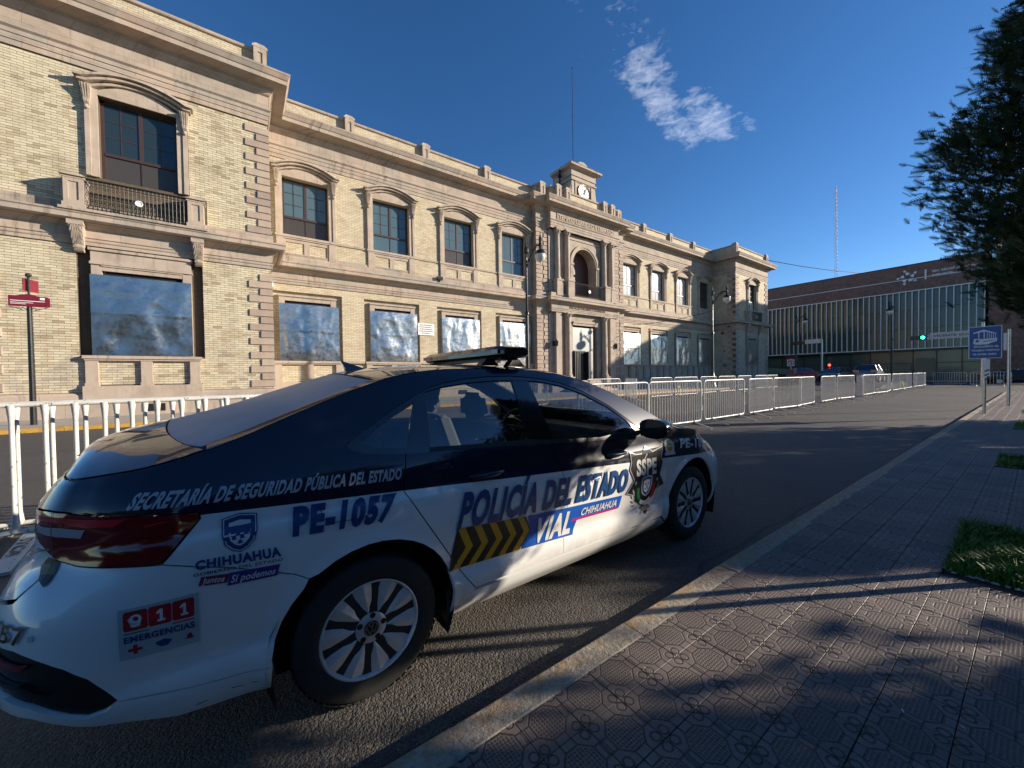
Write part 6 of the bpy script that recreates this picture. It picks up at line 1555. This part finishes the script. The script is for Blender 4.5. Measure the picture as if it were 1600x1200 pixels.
def decal_text(txt,corners,mt,name='lettering',bold=.02,off=.003,cutw=1/24,side=-1,ref=None):
    me=text_mesh(txt,1.,bold,spacing=1.0+bold*2.6); off+=.0034; xs=[v.co.x for v in me.vertices]; r=[v.co.y for v in me.vertices]
    y0,y1=(min(r),max(r)) if ref is None else ref; x0,x1=min(xs),max(xs)
    for v in me.vertices: v.co=((v.co.x-x0)/(x1-x0),(v.co.y-y0)/(y1-y0),0)
    L=abs(corners[1][0]-corners[0][0]); cut(me,max(.015,.03/L),(0,)); cut(me,.2,(1,))
    return bend(me,name,mt,off,side,None,quadmap(*corners))
def decal_poly(pts,mt,name,off=.002,side=-1,step=.03,parent=None):
    off+=.0022
    me=D.meshes.new(name); me.from_pydata([(a,b,0) for a,b in pts],[],[tuple(range(len(pts)))]); cut(me,step)
    return bend(me,name,mt,off,side,parent)
def both(a): return a
R1=(0.0,.688) # cap height reference of the built-in font (baseline, cap top)
decal_text('SECRETARÍA DE SEGURIDAD PÚBLICA DEL ESTADO',((-.770,.999),(.141,.958),(.149,1.004),(-.745,1.043)),MT['silver'],bold=.042,ref=(0,.70))
decal_text('PE-1057',((-.298,.821),(.081,.796),(.115,.894),(-.292,.916)),MT['navy'],'unit_number',bold=.062,ref=(0,.70))
decal_text('POLICÍA DEL ESTADO',((.405,.675),(1.752,.608),(1.785,.752),(.452,.836)),MT['navy'],bold=.046,ref=(0,.70),off=.0044)
# hazard chevrons
cb=[(.409,.669),(.366,.458),(.80,.439),(.842,.437),(.88,.543),(.895,.622),(.811,.632)]
decal_poly([(.409,.669),(.366,.458),(.815,.438),(.884,.543),(.848,.629)],MT['blackv'],'chevron_board',off=.0018)
def chv(k):
    w=.058; base=.400+k*.0935
    f=lambda a,b:(base+a,(.669-(base+a-.409)*.09) if b==1 else ((.458-(base+a-.366)*.045) if b==0 else (.560-(base+a-.38)*.035)))
    top,mid,bot=f(.012,1),f(.062,.5),f(-.012,0); t2,m2,b2=f(.012+w*.72,1),f(.062+w*.72,.5),f(-.012+w*.72,0)
    return [top,t2,m2,b2,bot,mid]
for k in range(5):
    p=chv(k)
    decal_poly([p[0],p[1],p[2],p[5]],MT['yelv'],'chevron',off=.0026); decal_poly([p[5],p[2],p[3],p[4]],MT['yelv'],'chevron',off=.0026)
decal_poly([(.862,.628),(.886,.543),(.830,.437),(1.234,.417),(1.274,.512),(1.694,.494),(1.716,.575),(1.198,.606)],MT['bluev'],'blue_flash',off=.0022)
decal_poly([(1.225,.520),(1.69,.499),(1.688,.487),(1.215,.507)],MT['magv'],'magenta_line',off=.0030)
decal_text('VIAL',((.905,.455),(1.208,.440),(1.238,.572),(.935,.592)),MT['whitev'],bold=.05,ref=(0,.70),off=.0036)
decal_text('CHIHUAHUA',((1.295,.527),(1.655,.512),(1.672,.558),(1.312,.573)),MT['whitev'],bold=.02,ref=(0,.70),off=.0036)
decal_text('CHIHUAHUA',((-.590,.775),(-.336,.753),(-.340,.787),(-.588,.803)),MT['navy'],bold=.05,ref=(0,.70))
decal_text('GOBIERNO DEL ESTADO',((-.594,.753),(-.332,.733),(-.332,.743),(-.594,.764)),MT['blackv'],bold=.015,ref=(0,.70))
decal_poly([(-.582,.716),(-.503,.704),(-.495,.734),(-.574,.745)],MT['maroonv'],'slogan_flash'); decal_poly([(-.503,.691),(-.352,.681),(-.341,.722),(-.495,.736)],MT['purplev'],'slogan_flash')
decal_text('Juntos',((-.572,.722),(-.512,.712),(-.505,.731),(-.567,.741)),MT['whitev'],bold=.02,off=.003,ref=(0,.7)); decal_text('Sí podemos',((-.493,.700),(-.36,.691),(-.352,.713),(-.487,.726)),MT['whitev'],bold=.02,off=.003,ref=(0,.7))
# state shield
def shield(cu_,cz_,w,h,mt,off,name): 
    pts=[(-.5,.42),(-.25,.46),(0,.5),(.25,.46),(.5,.42),(.5,.0),(.42,-.25),(.22,-.42),(0,-.5),(-.22,-.42),(-.42,-.25),(-.5,0)]
    return decal_poly([(cu_+a*w,cz_+b*h) for a,b in pts],mt,name,off)
shield(-.462,.868,.106,.135,MT['navy'],.002,'state_shield'); shield(-.462,.868,.098,.127,MT['whitev'],.0023,'state_shield_field') ; shield(-.462,.868,.092,.120,MT['navy'],.0026,'state_shield_field'); shield(-.462,.868,.066,.088,MT['whitev'],.003,'state_shield_field')
for i in range(4):
    for j in range(3):
        if (i+j)%2==0: decal_poly([(-.486+i*.012,.848+j*.012),(-.474+i*.012,.848+j*.012),(-.474+i*.012,.860+j*.012),(-.486+i*.012,.860+j*.012)],MT['navy'],'shield_check',.0034)
decal_poly([(-.488,.888),(-.436,.888),(-.44,.900),(-.462,.906),(-.484,.898)],MT['navy'],'shield_hill',.0034); decal_poly([(-.470,.832),(-.454,.832),(-.458,.845),(-.466,.845)],MT['navy'],'shield_tower',.0034)
# 911 sticker
decal_poly([(-.780,.696),(-.780,.532),(-.587,.514),(-.584,.695)],MT['greyv'],'emergency_sticker')
sq=quadmap((-.780,.532),(-.587,.514),(-.584,.695),(-.780,.696))
def spoly(pts,mt,name,off=.0026): decal_poly([sq(a,b) for a,b in pts],mt,name,off,step=.05)
for k in range(3):
    a=.06+k*.30; spoly([(a+.02,.56),(a+.27,.56),(a+.29,.60),(a+.29,.90),(a+.27,.94),(a+.02,.94),(a,.90),(a,.60)],MT['redv'],'red_tile')
    if k: spoly([(a+.11,.63),(a+.21,.63),(a+.21,.67),(a+.18,.67),(a+.18,.87),(a+.145,.87),(a+.10,.82),(a+.10,.78),(a+.14,.80),(a+.14,.67),(a+.11,.67)],MT['whitev'],'digit',.0032)
    else:
        cx9,cz9=a+.145,.785
        for q in range(16):
            t0,t1=2*PI*q/16,2*PI*(q+1)/16; spoly([(cx9+r1*.075*math.cos(t),cz9+r1*.085*math.sin(t)) for r1,t in ((.52,t0),(1,t0),(1,t1),(.52,t1))],MT['whitev'],'digit',.0032)
        spoly([(cx9+.036,cz9-.02),(cx9+.076,cz9),(cx9+.06,.68),(cx9+.0,.625),(cx9-.06,.64),(cx9-.05,.675),(cx9+.0,.667),(cx9+.028,.70)],MT['whitev'],'digit',.0033)
spoly([(.06,.50),(.36,.50),(.36,.525),(.06,.525)],MT['greenv'],'green_rule'); spoly([(.66,.50),(.95,.50),(.95,.525),(.66,.525)],MT['redv'],'red_rule')
decal_text('EMERGENCIAS',tuple(sq(*q) for q in ((.06,.33),(.95,.33),(.95,.46),(.06,.46))),MT['navy'],bold=.04,off=.0028)
spoly([(.10,.14),(.16,.14),(.16,.08),(.21,.08),(.21,.14),(.27,.14),(.27,.20),(.21,.20),(.21,.27),(.16,.27),(.16,.20),(.10,.20)],MT['redv'],'red_cross')
spoly([(.44,.16),(.50,.10),(.58,.10),(.63,.16),(.64,.21),(.54,.25),(.43,.21)],MT['navy'],'police_cap'); spoly([(.82,.12),(.94,.12),(.92,.15),(.91,.21),(.88,.25),(.85,.21),(.84,.15)],MT['redv'],'fire_helmet')
# unit number on the rear bumper corner
decal_text('-1057',((-1.25,.652),(-1.002,.640),(-1.006,.686),(-1.25,.700)),MT['blackv'],'unit_number',bold=.02,ref=(0,.70))
decal_poly([(-1.055,.862),(-.985,.846),(-.992,.80),(-1.004,.782),(-1.06,.80),(-1.09,.835)],MT['blackv'],'dark_gap_patch',.002)  # flat black patch painted for the dark gap above the bumper
# parking sensor
decal_poly([( -.988+.008*math.cos(t),.655+.010*math.sin(t)) for t in [k*PI/5 for k in range(10)]],MT['greyv'],'parking_sensor')
# police star badge on the front door and wing
bx,bz=2.005,.0
star=[(-.20,.865),(-.19,.79),(-.21,.745),(-.155,.66),(-.235,.575),(-.14,.545),(-.12,.50),(-.02,.435),(.10,.49),(.125,.54),(.235,.565),(.165,.655),(.20,.745),(.185,.785),(.205,.86)]
decal_poly([(2.0+a,b) for a,b in star],MT['blackv'],'badge_shield',.0030,step=.04)
def stroke(pts,w,mt,name,off):
    for i in range(len(pts)-1):
        a,b=Vector(pts[i]),Vector(pts[i+1]); d=(b-a).normalized(); n=Vector((-d.y,d.x))*w; a=a-d*w; b=b+d*w
        decal_poly([tuple(a-n),tuple(b-n),tuple(b+n),tuple(a+n)],mt,name,off,step=.06)
crownp=[(1.80,.865),(1.86,.845),(1.93,.84),(2.0,.885),(2.07,.84),(2.13,.85),(2.20,.86)]
decal_poly([(1.80,.865),(1.87,.84),(1.94,.838),(2.0,.885),(2.06,.838),(2.13,.845),(2.205,.86),(2.19,.80),(1.81,.80)],MT['navy'],'badge_top',.0028)
stroke(crownp,.0035,MT['whitev'],'badge_outline',.0040)
stroke([(1.80,.865),(1.81,.79),(1.79,.745),(1.845,.66),(1.765,.575),(1.86,.545)],.003,MT['silver'],'badge_outline',.0040); stroke([(2.205,.86),(2.185,.785),(2.20,.745),(2.165,.655),(2.235,.565),(2.13,.545)],.003,MT['silver'],'badge_outline',.0040)
stroke([(2.0,.885),(2.0,.83),(1.96,.79)],.003,MT['whitev'],'badge_outline',.0040)
decal_text('SSPE',((1.865,.690),(2.115,.675),(2.115,.785),(1.865,.800)),MT['whitev'],bold=.045,ref=(0,.70),off=.0042)
def ringp(cu_,cz_,r0_,r1_,a0,a1,mt,name,off,sy_=1.15,n=10):
    for i in range(n):
        t0=math.radians(a0+(a1-a0)*i/n);t1=math.radians(a0+(a1-a0)*(i+1)/n)
        decal_poly([(cu_+r*math.cos(t),cz_+sy_*r*math.sin(t)) for r,t in ((r0_,t0),(r1_,t0),(r1_,t1),(r0_,t1))],mt,name,off,step=.09)
ringp(2.0,.575,.085,.112,170,232,MT['greenv'],'ribbon_green',.0042,n=5); ringp(2.0,.575,.085,.112,232,308,MT['whitev'],'ribbon_white',.0042,n=6); ringp(2.0,.575,.085,.112,308,370,MT['redv'],'ribbon_red',.0042,n=5)
shield(2.0,.592,.13,.16,MT['silver'],.0044,'inner_shield'); shield(2.0,.592,.115,.142,MT['navy'],.0048,'inner_shield'); shield(2.0,.592,.075,.10,MT['silver'],.0052,'inner_shield')
for i in range(3):
    for j in range(3):
        if (i+j)%2==0: decal_poly([(1.976+i*.016,.565+j*.017),(1.992+i*.016,.565+j*.017),(1.992+i*.016,.582+j*.017),(1.976+i*.016,.582+j*.017)],MT['navy'],'shield_check',.0056)
for s_ in (-1,1):
    for k in range(7):
        t=math.radians(270+s_*(18+k*13)); c=(2.0+.155*math.cos(t),.555+.165*math.sin(t)); d=Vector((math.cos(t+s_*.9),math.sin(t+s_*.9)))*.03; n=Vector((-d.y,d.x))*.28
        decal_poly([(c[0]-d.x,c[1]-d.y),(c[0]+n.x,c[1]+n.y),(c[0]+d.x,c[1]+d.y),(c[0]-n.x,c[1]-n.y)],MT['silver'],'laurel_leaf',.0040,step=.09)
decal_poly([(2.0,.375),(1.965,.415),(1.93,.405),(1.95,.44),(2.05,.44),(2.07,.405),(2.035,.415)],MT['blackv'],'badge_tip',.0036)
for c in ((1.865,.635),(2.135,.62)): decal_poly([(c[0]+(.016 if k%2==0 else .007)*math.sin(k*PI/5),c[1]+(.018 if k%2==0 else .008)*math.cos(k*PI/5)) for k in range(10)],MT['silver'],'badge_star',.0044)
# round inspection sticker and unit number on the wing
decal_poly([(2.235,.785),(2.385,.778),(2.385,.80),(2.235,.807)],MT['whitev'],'inspection_sticker',.0030); decal_poly([(2.31+.068*math.cos(t),.850+.058*math.sin(t)) for t in [k*PI/8 for k in range(16)]],MT['greyv'],'inspection_sticker',.0026); decal_poly([(2.25,.80),(2.37,.795),(2.375,.85),(2.245,.855)],MT['whitev'],'inspection_sticker',.0028)
decal_poly([(2.31+.040*math.cos(t),.845+.036*math.sin(t)) for t in [k*PI/8 for k in range(16)]],MT['yelv'],'inspection_seal',.0034)
decal_text('PE-1057',((2.46,.822),(3.00,.765),(2.99,.835),(2.48,.888)),MT['whitev'],'unit_number',bold=.045,ref=(0,.70),off=.003)
# door handles; a flat black oval paints the shade of each recess
for (u,z,s) in ((.60,.905,-1),(1.66,.875,-1),(.60,.905,1),(1.66,.875,1)):
    decal_poly([(u+.10*math.cos(t),z+.032*math.sin(t)) for t in [k*PI/8 for k in range(16)]],MT['blackv'],'handle_recess_shade',.0016,side=s)
    pts=[]; 
    for k in range(9):
        t=k/8; uu=u-.105+.21*t; p=Vector(FS(uu,z+.004,s)); nn=Vector((0,s,0)); pts.append(p+nn*(.006+.030*math.sin(t*PI)**.5))
    m=MB(); m.tube(pts,[.008,.012,.014,.014,.014,.014,.014,.012,.008],8); me=m.mesh('door_handle',MT['livery']); autosmooth(me,60); inst('door_handle',me,CAR)
# mirrors
for s in (-1,1):
    m=MB(); c=Vector((1.93,s*1.005,1.035))
    prof=[(.115,.0),(.110,.03),(.095,.065),(.06,.095),(.02,.108)]
    k=16
    for r,d in [(.112,-.035)]+prof:
        for i in range(k):
            t=2*PI*i/k; sq_=(abs(math.cos(t))**.75*math.copysign(1,math.cos(t)),abs(math.sin(t))**.75*math.copysign(1,math.sin(t)))
            m.v.append((c.x+d+.02,c.y+r*sq_[0]*1.0,c.z+r*sq_[1]*.62))
    for j in range(5):
        for i in range(k): a=j*k+i;b=j*k+(i+1)%k; m.f.append((a,b,b+k,a+k))
    m.f.append(tuple(range(k))[::-1]); m.f.append(tuple(range(5*k,6*k)))
    me=m.mesh('mirror',MT['gloss']); fixn(me); autosmooth(me,50); mo_=inst('mirror',me,CAR)
    m=MB(); m.quad(*[(c.x-.017,c.y+.098*math.cos(t)*1.0,c.z+.058*math.sin(t)) for t in [q*PI/8 for q in range(16)]]); m.build('mirror_glass',MT['bglass'],mo_)
    m=MB(); m.hexa([(1.90,s*.83,.965),(1.98,s*.83,.965),(1.98,s*.83,1.0),(1.90,s*.83,1.0)],[(1.92,s*.94,1.0),(1.97,s*.94,1.0),(1.97,s*.94,1.03),(1.92,s*.94,1.03)]); m.build('mirror_arm',MT['gloss'],mo_,recalc=True)
# light bar
def LBp(z): return z
m=MB(); yb=.60; pr=[(-.115,1.585),(-.135,1.60),(-.135,1.625),(-.10,1.652),(.10,1.652),(.135,1.625),(.135,1.60),(.115,1.585)]
ends=[(-yb,.72),(-yb+.04,.94),(-yb+.10,1.),(yb-.10,1.),(yb-.04,.94),(yb,.72)]
for y,f in ends: m.v+=[(1.02+a*f,y,1.584+(b-1.617)*f*1.12) for a,b in pr]
k=len(pr)
for i in range(len(ends)-1):
    for j in range(k): m.f.append((i*k+j,(i+1)*k+j,(i+1)*k+(j+1)%k,i*k+(j+1)%k))
m.f.append(tuple(range(k))); m.f.append(tuple(range(5*k,6*k)))
LBm=m.mesh('light_bar',(lambda t:t.set(base=(.012,.011,.011),rough=.25,coat=.5))(NT('smoked_lens'))); fixn(LBm); autosmooth(LBm,35); LB=inst('light_bar',LBm,CAR)
for y0,y1,mt in ((-.58,-.50,'redlens'),(.42,.58,'redlens')):
    m=MB(); m.box(.890,y0,1.572,.883,y1,1.598);  m.build('lamp_module',MT[mt],LB)
m=MB(); m.box(.95,-.52,1.535,1.09,.52,1.55); 
m.build('light_bar_base',MT['trim'],LB)
for y in (-.42,.42):
    for x in (.91,1.13):
        m=MB(); zr=TP(x,y/.62)[2]; m.hexa([(x-.07,y-.035,zr+.002),(x+.07,y-.035,zr+.002),(x+.07,y+.035,zr+.002),(x-.07,y+.035,zr+.002)],[(x-.025,y-.03,1.545),(x+.025,y-.03,1.545),(x+.025,y+.03,1.545),(x-.025,y+.03,1.545)]); m.build('mount_foot',MT['trim'],LB,recalc=True)
# shark fin antenna
m=MB(); xa=.12; za=TP(.14,0)[2]-.004
m.hexa([(xa-.01,-.026,za-.01),(xa+.14,-.012,za+.004),(xa+.14,.012,za+.004),(xa-.01,.026,za-.01)],[(xa-.045,-.003,za+.068),(xa-.022,-.003,za+.058),(xa-.022,.003,za+.058),(xa-.045,.003,za+.068)])
m.build('shark_fin_antenna',MT['gloss'],CAR,recalc=True)
# cabin
def softbox(name,x0,y0,z0,x1,y1,z1,mt,lean=0,b=.03,taper=.85):
    bm=bmesh.new(); bmesh.ops.create_cube(bm,size=1.)
    for v in bm.verts:
        t=v.co.z+.5; v.co=Vector(((x0+x1)/2+v.co.x*(x1-x0)*(1-(1-taper)*t)+lean*t,(y0+y1)/2+v.co.y*(y1-y0)*(1-(1-taper)*t),z0+t*(z1-z0)))
    bmesh.ops.bevel(bm,geom=bm.edges[:],offset=b,segments=3,affect='EDGES'); me=D.meshes.new(name); bm.to_mesh(me); bm.free(); me.materials.append(mt); autosmooth(me,60); return inst(name,me,CAR)
for s in (-1,1):
    softbox('front_seat',1.05,s*.36-.25,.38,1.60,s*.36+.25,.58,MT['seat']); softbox('seat_back',.98,s*.36-.25,.55,1.13,s*.36+.25,1.13,MT['seat'],-.20); softbox('headrest',.78,s*.36-.13,1.14,.90,s*.36+.13,1.32,MT['seat'],-.02,.04)
    softbox('headrest',.08,s*.40-.12,1.02,.18,s*.40+.12,1.16,MT['seat'],-.02,.03)
softbox('rear_bench',.15,-.62,.36,.65,.62,.58,MT['seat']); softbox('rear_seat_back',.10,-.64,.55,.28,.64,1.04,MT['seat'],-.12)
softbox('dashboard',1.85,-.70,.70,2.25,.70,.98,MT['trim'],0,.05)
m=MB(); c=Vector((1.72,-.0,.95)); 
cc_=(1.70,.36,.93)
m.tube([(cc_[0]+.19*math.sin(t)*.35,cc_[1]+.19*math.cos(t),cc_[2]+.19*math.sin(t)*.93) for t in [2*PI*k/20 for k in range(21)]],.016,8); m.box(1.69,.20,.92,1.73,.52,.95); m.tube([(1.70,.36,.93),(1.95,.36,.85)],.03,8); m.build('steering_wheel',MT['trim'],CAR)

# faint scuffs on the rear bumper side and the fuel flap line
for (u,z,l,t) in ((-.50,.300,.035,-.2),(-.44,.292,.02,-.2),(-.60,.285,.03,.1)):
    decal_poly([(u,z),(u+l,z+l*t),(u+l,z+l*t+.0025),(u,z+.0035)],MT['trim'],'scuff',.0)
stroke([(-.20,.905),(-.19,.86),(-.165,.835),(-.05,.828),(.0,.84),(.02,.875),(.025,.905)],.0013,MT['trim'],'fuel_flap_line',.0045)
PARKDEF=[(7.4,-5.55,6.5,2.65,.5,11,'low crowned park tree behind the photographer, nearest'),
(12.2,-8.1,6.6,2.35,.8,12,'broad leaved park tree right of the pavement, second'),
(15.2,-4.55,5.1,1.5,1.0,16,'slim broad leaved park tree right of the pavement, third'),
(21,-5.2,7.0,2.7,1.0,13,'broad leaved park tree right of the pavement, fourth'),
(1.0,-9,7.5,3.0,1.0,14,'broad leaved park tree behind the photographer, left'),
(-7,-8.5,7,3.2,1.0,15,'broad leaved park tree behind the photographer, far left')]
# ------------------------------------------------------------------ park trees beside and behind the photographer (shade and reflections)
PT=[broad_tree(x,y,h,r,zb,sd,lab) for (x,y,h,r,zb,sd,lab) in PARKDEF]
words=['first','second','third','fourth','fifth','sixth','seventh','eighth','ninth','tenth','eleventh','twelfth','thirteenth','fourteenth','fifteenth','sixteenth']
for i in range(16):
    c=copy_tree(PT[(i*2)%5]); c.location=(-34+i*6.3+random.uniform(-1,1),-15-3.5*(i%2),.1); c.rotation_euler=(0,0,i*1.3); c.scale=(1.25,1.25,.92)
    c['label']='tree in the dense back row of the park, %s from the west'%words[i]; c['group']='back row of park trees'

def hedge(x0,x1,y0,y1,h,label):  # unseen hedges, added to darken the horizon mirrored in the car side
    rng=np.random.default_rng(int(x0*7)%97); n=int((x1-x0)*2600); p=np.c_[rng.uniform(x0,x1,n),rng.uniform(y0,y1,n),.1+h*rng.uniform(0.02,1,n)**.6]
    A=rng.normal(0,1,(n,3)); A/=np.linalg.norm(A,axis=1)[:,None]; B=np.cross(A,rng.normal(0,1,(n,3))); B/=np.linalg.norm(B,axis=1)[:,None]; s=.055*rng.uniform(.6,1.3,(n,1))
    V=np.stack([p-A*s,p+B*s*.5,p+A*s,p-B*s*.5],1).reshape(-1,3); H=empty('added_hedge',((x0+x1)/2,(y0+y1)/2,.1),0,label=label,cat='hedge')
    V-=np.array([(x0+x1)/2,(y0+y1)/2,.1]); me=D.meshes.new('foliage'); me.from_pydata(V.tolist(),[],np.arange(len(V)).reshape(-1,4).tolist()); me.materials.append(MT['broad']); inst('foliage',me,H)
    m=MB(); hx=(x1-x0)/2-.12; m.box(-hx,-(y1-y0)/2+.15,0,hx,(y1-y0)/2-.15,h*.88); m.build('stems',MT['bark'],H)
hedge(-13,-1.5,-4.4,-3.4,1.45,'unseen hedge added to block the horizon mirrored in the car, left length')
hedge(-.5,9.5,-4.4,-3.4,1.45,'unseen hedge added to block the horizon mirrored in the car, right length')
hedge(10.5,30,-4.2,-3.2,1.3,'unseen hedge added to block the mirrored horizon, beyond the pavement trees')
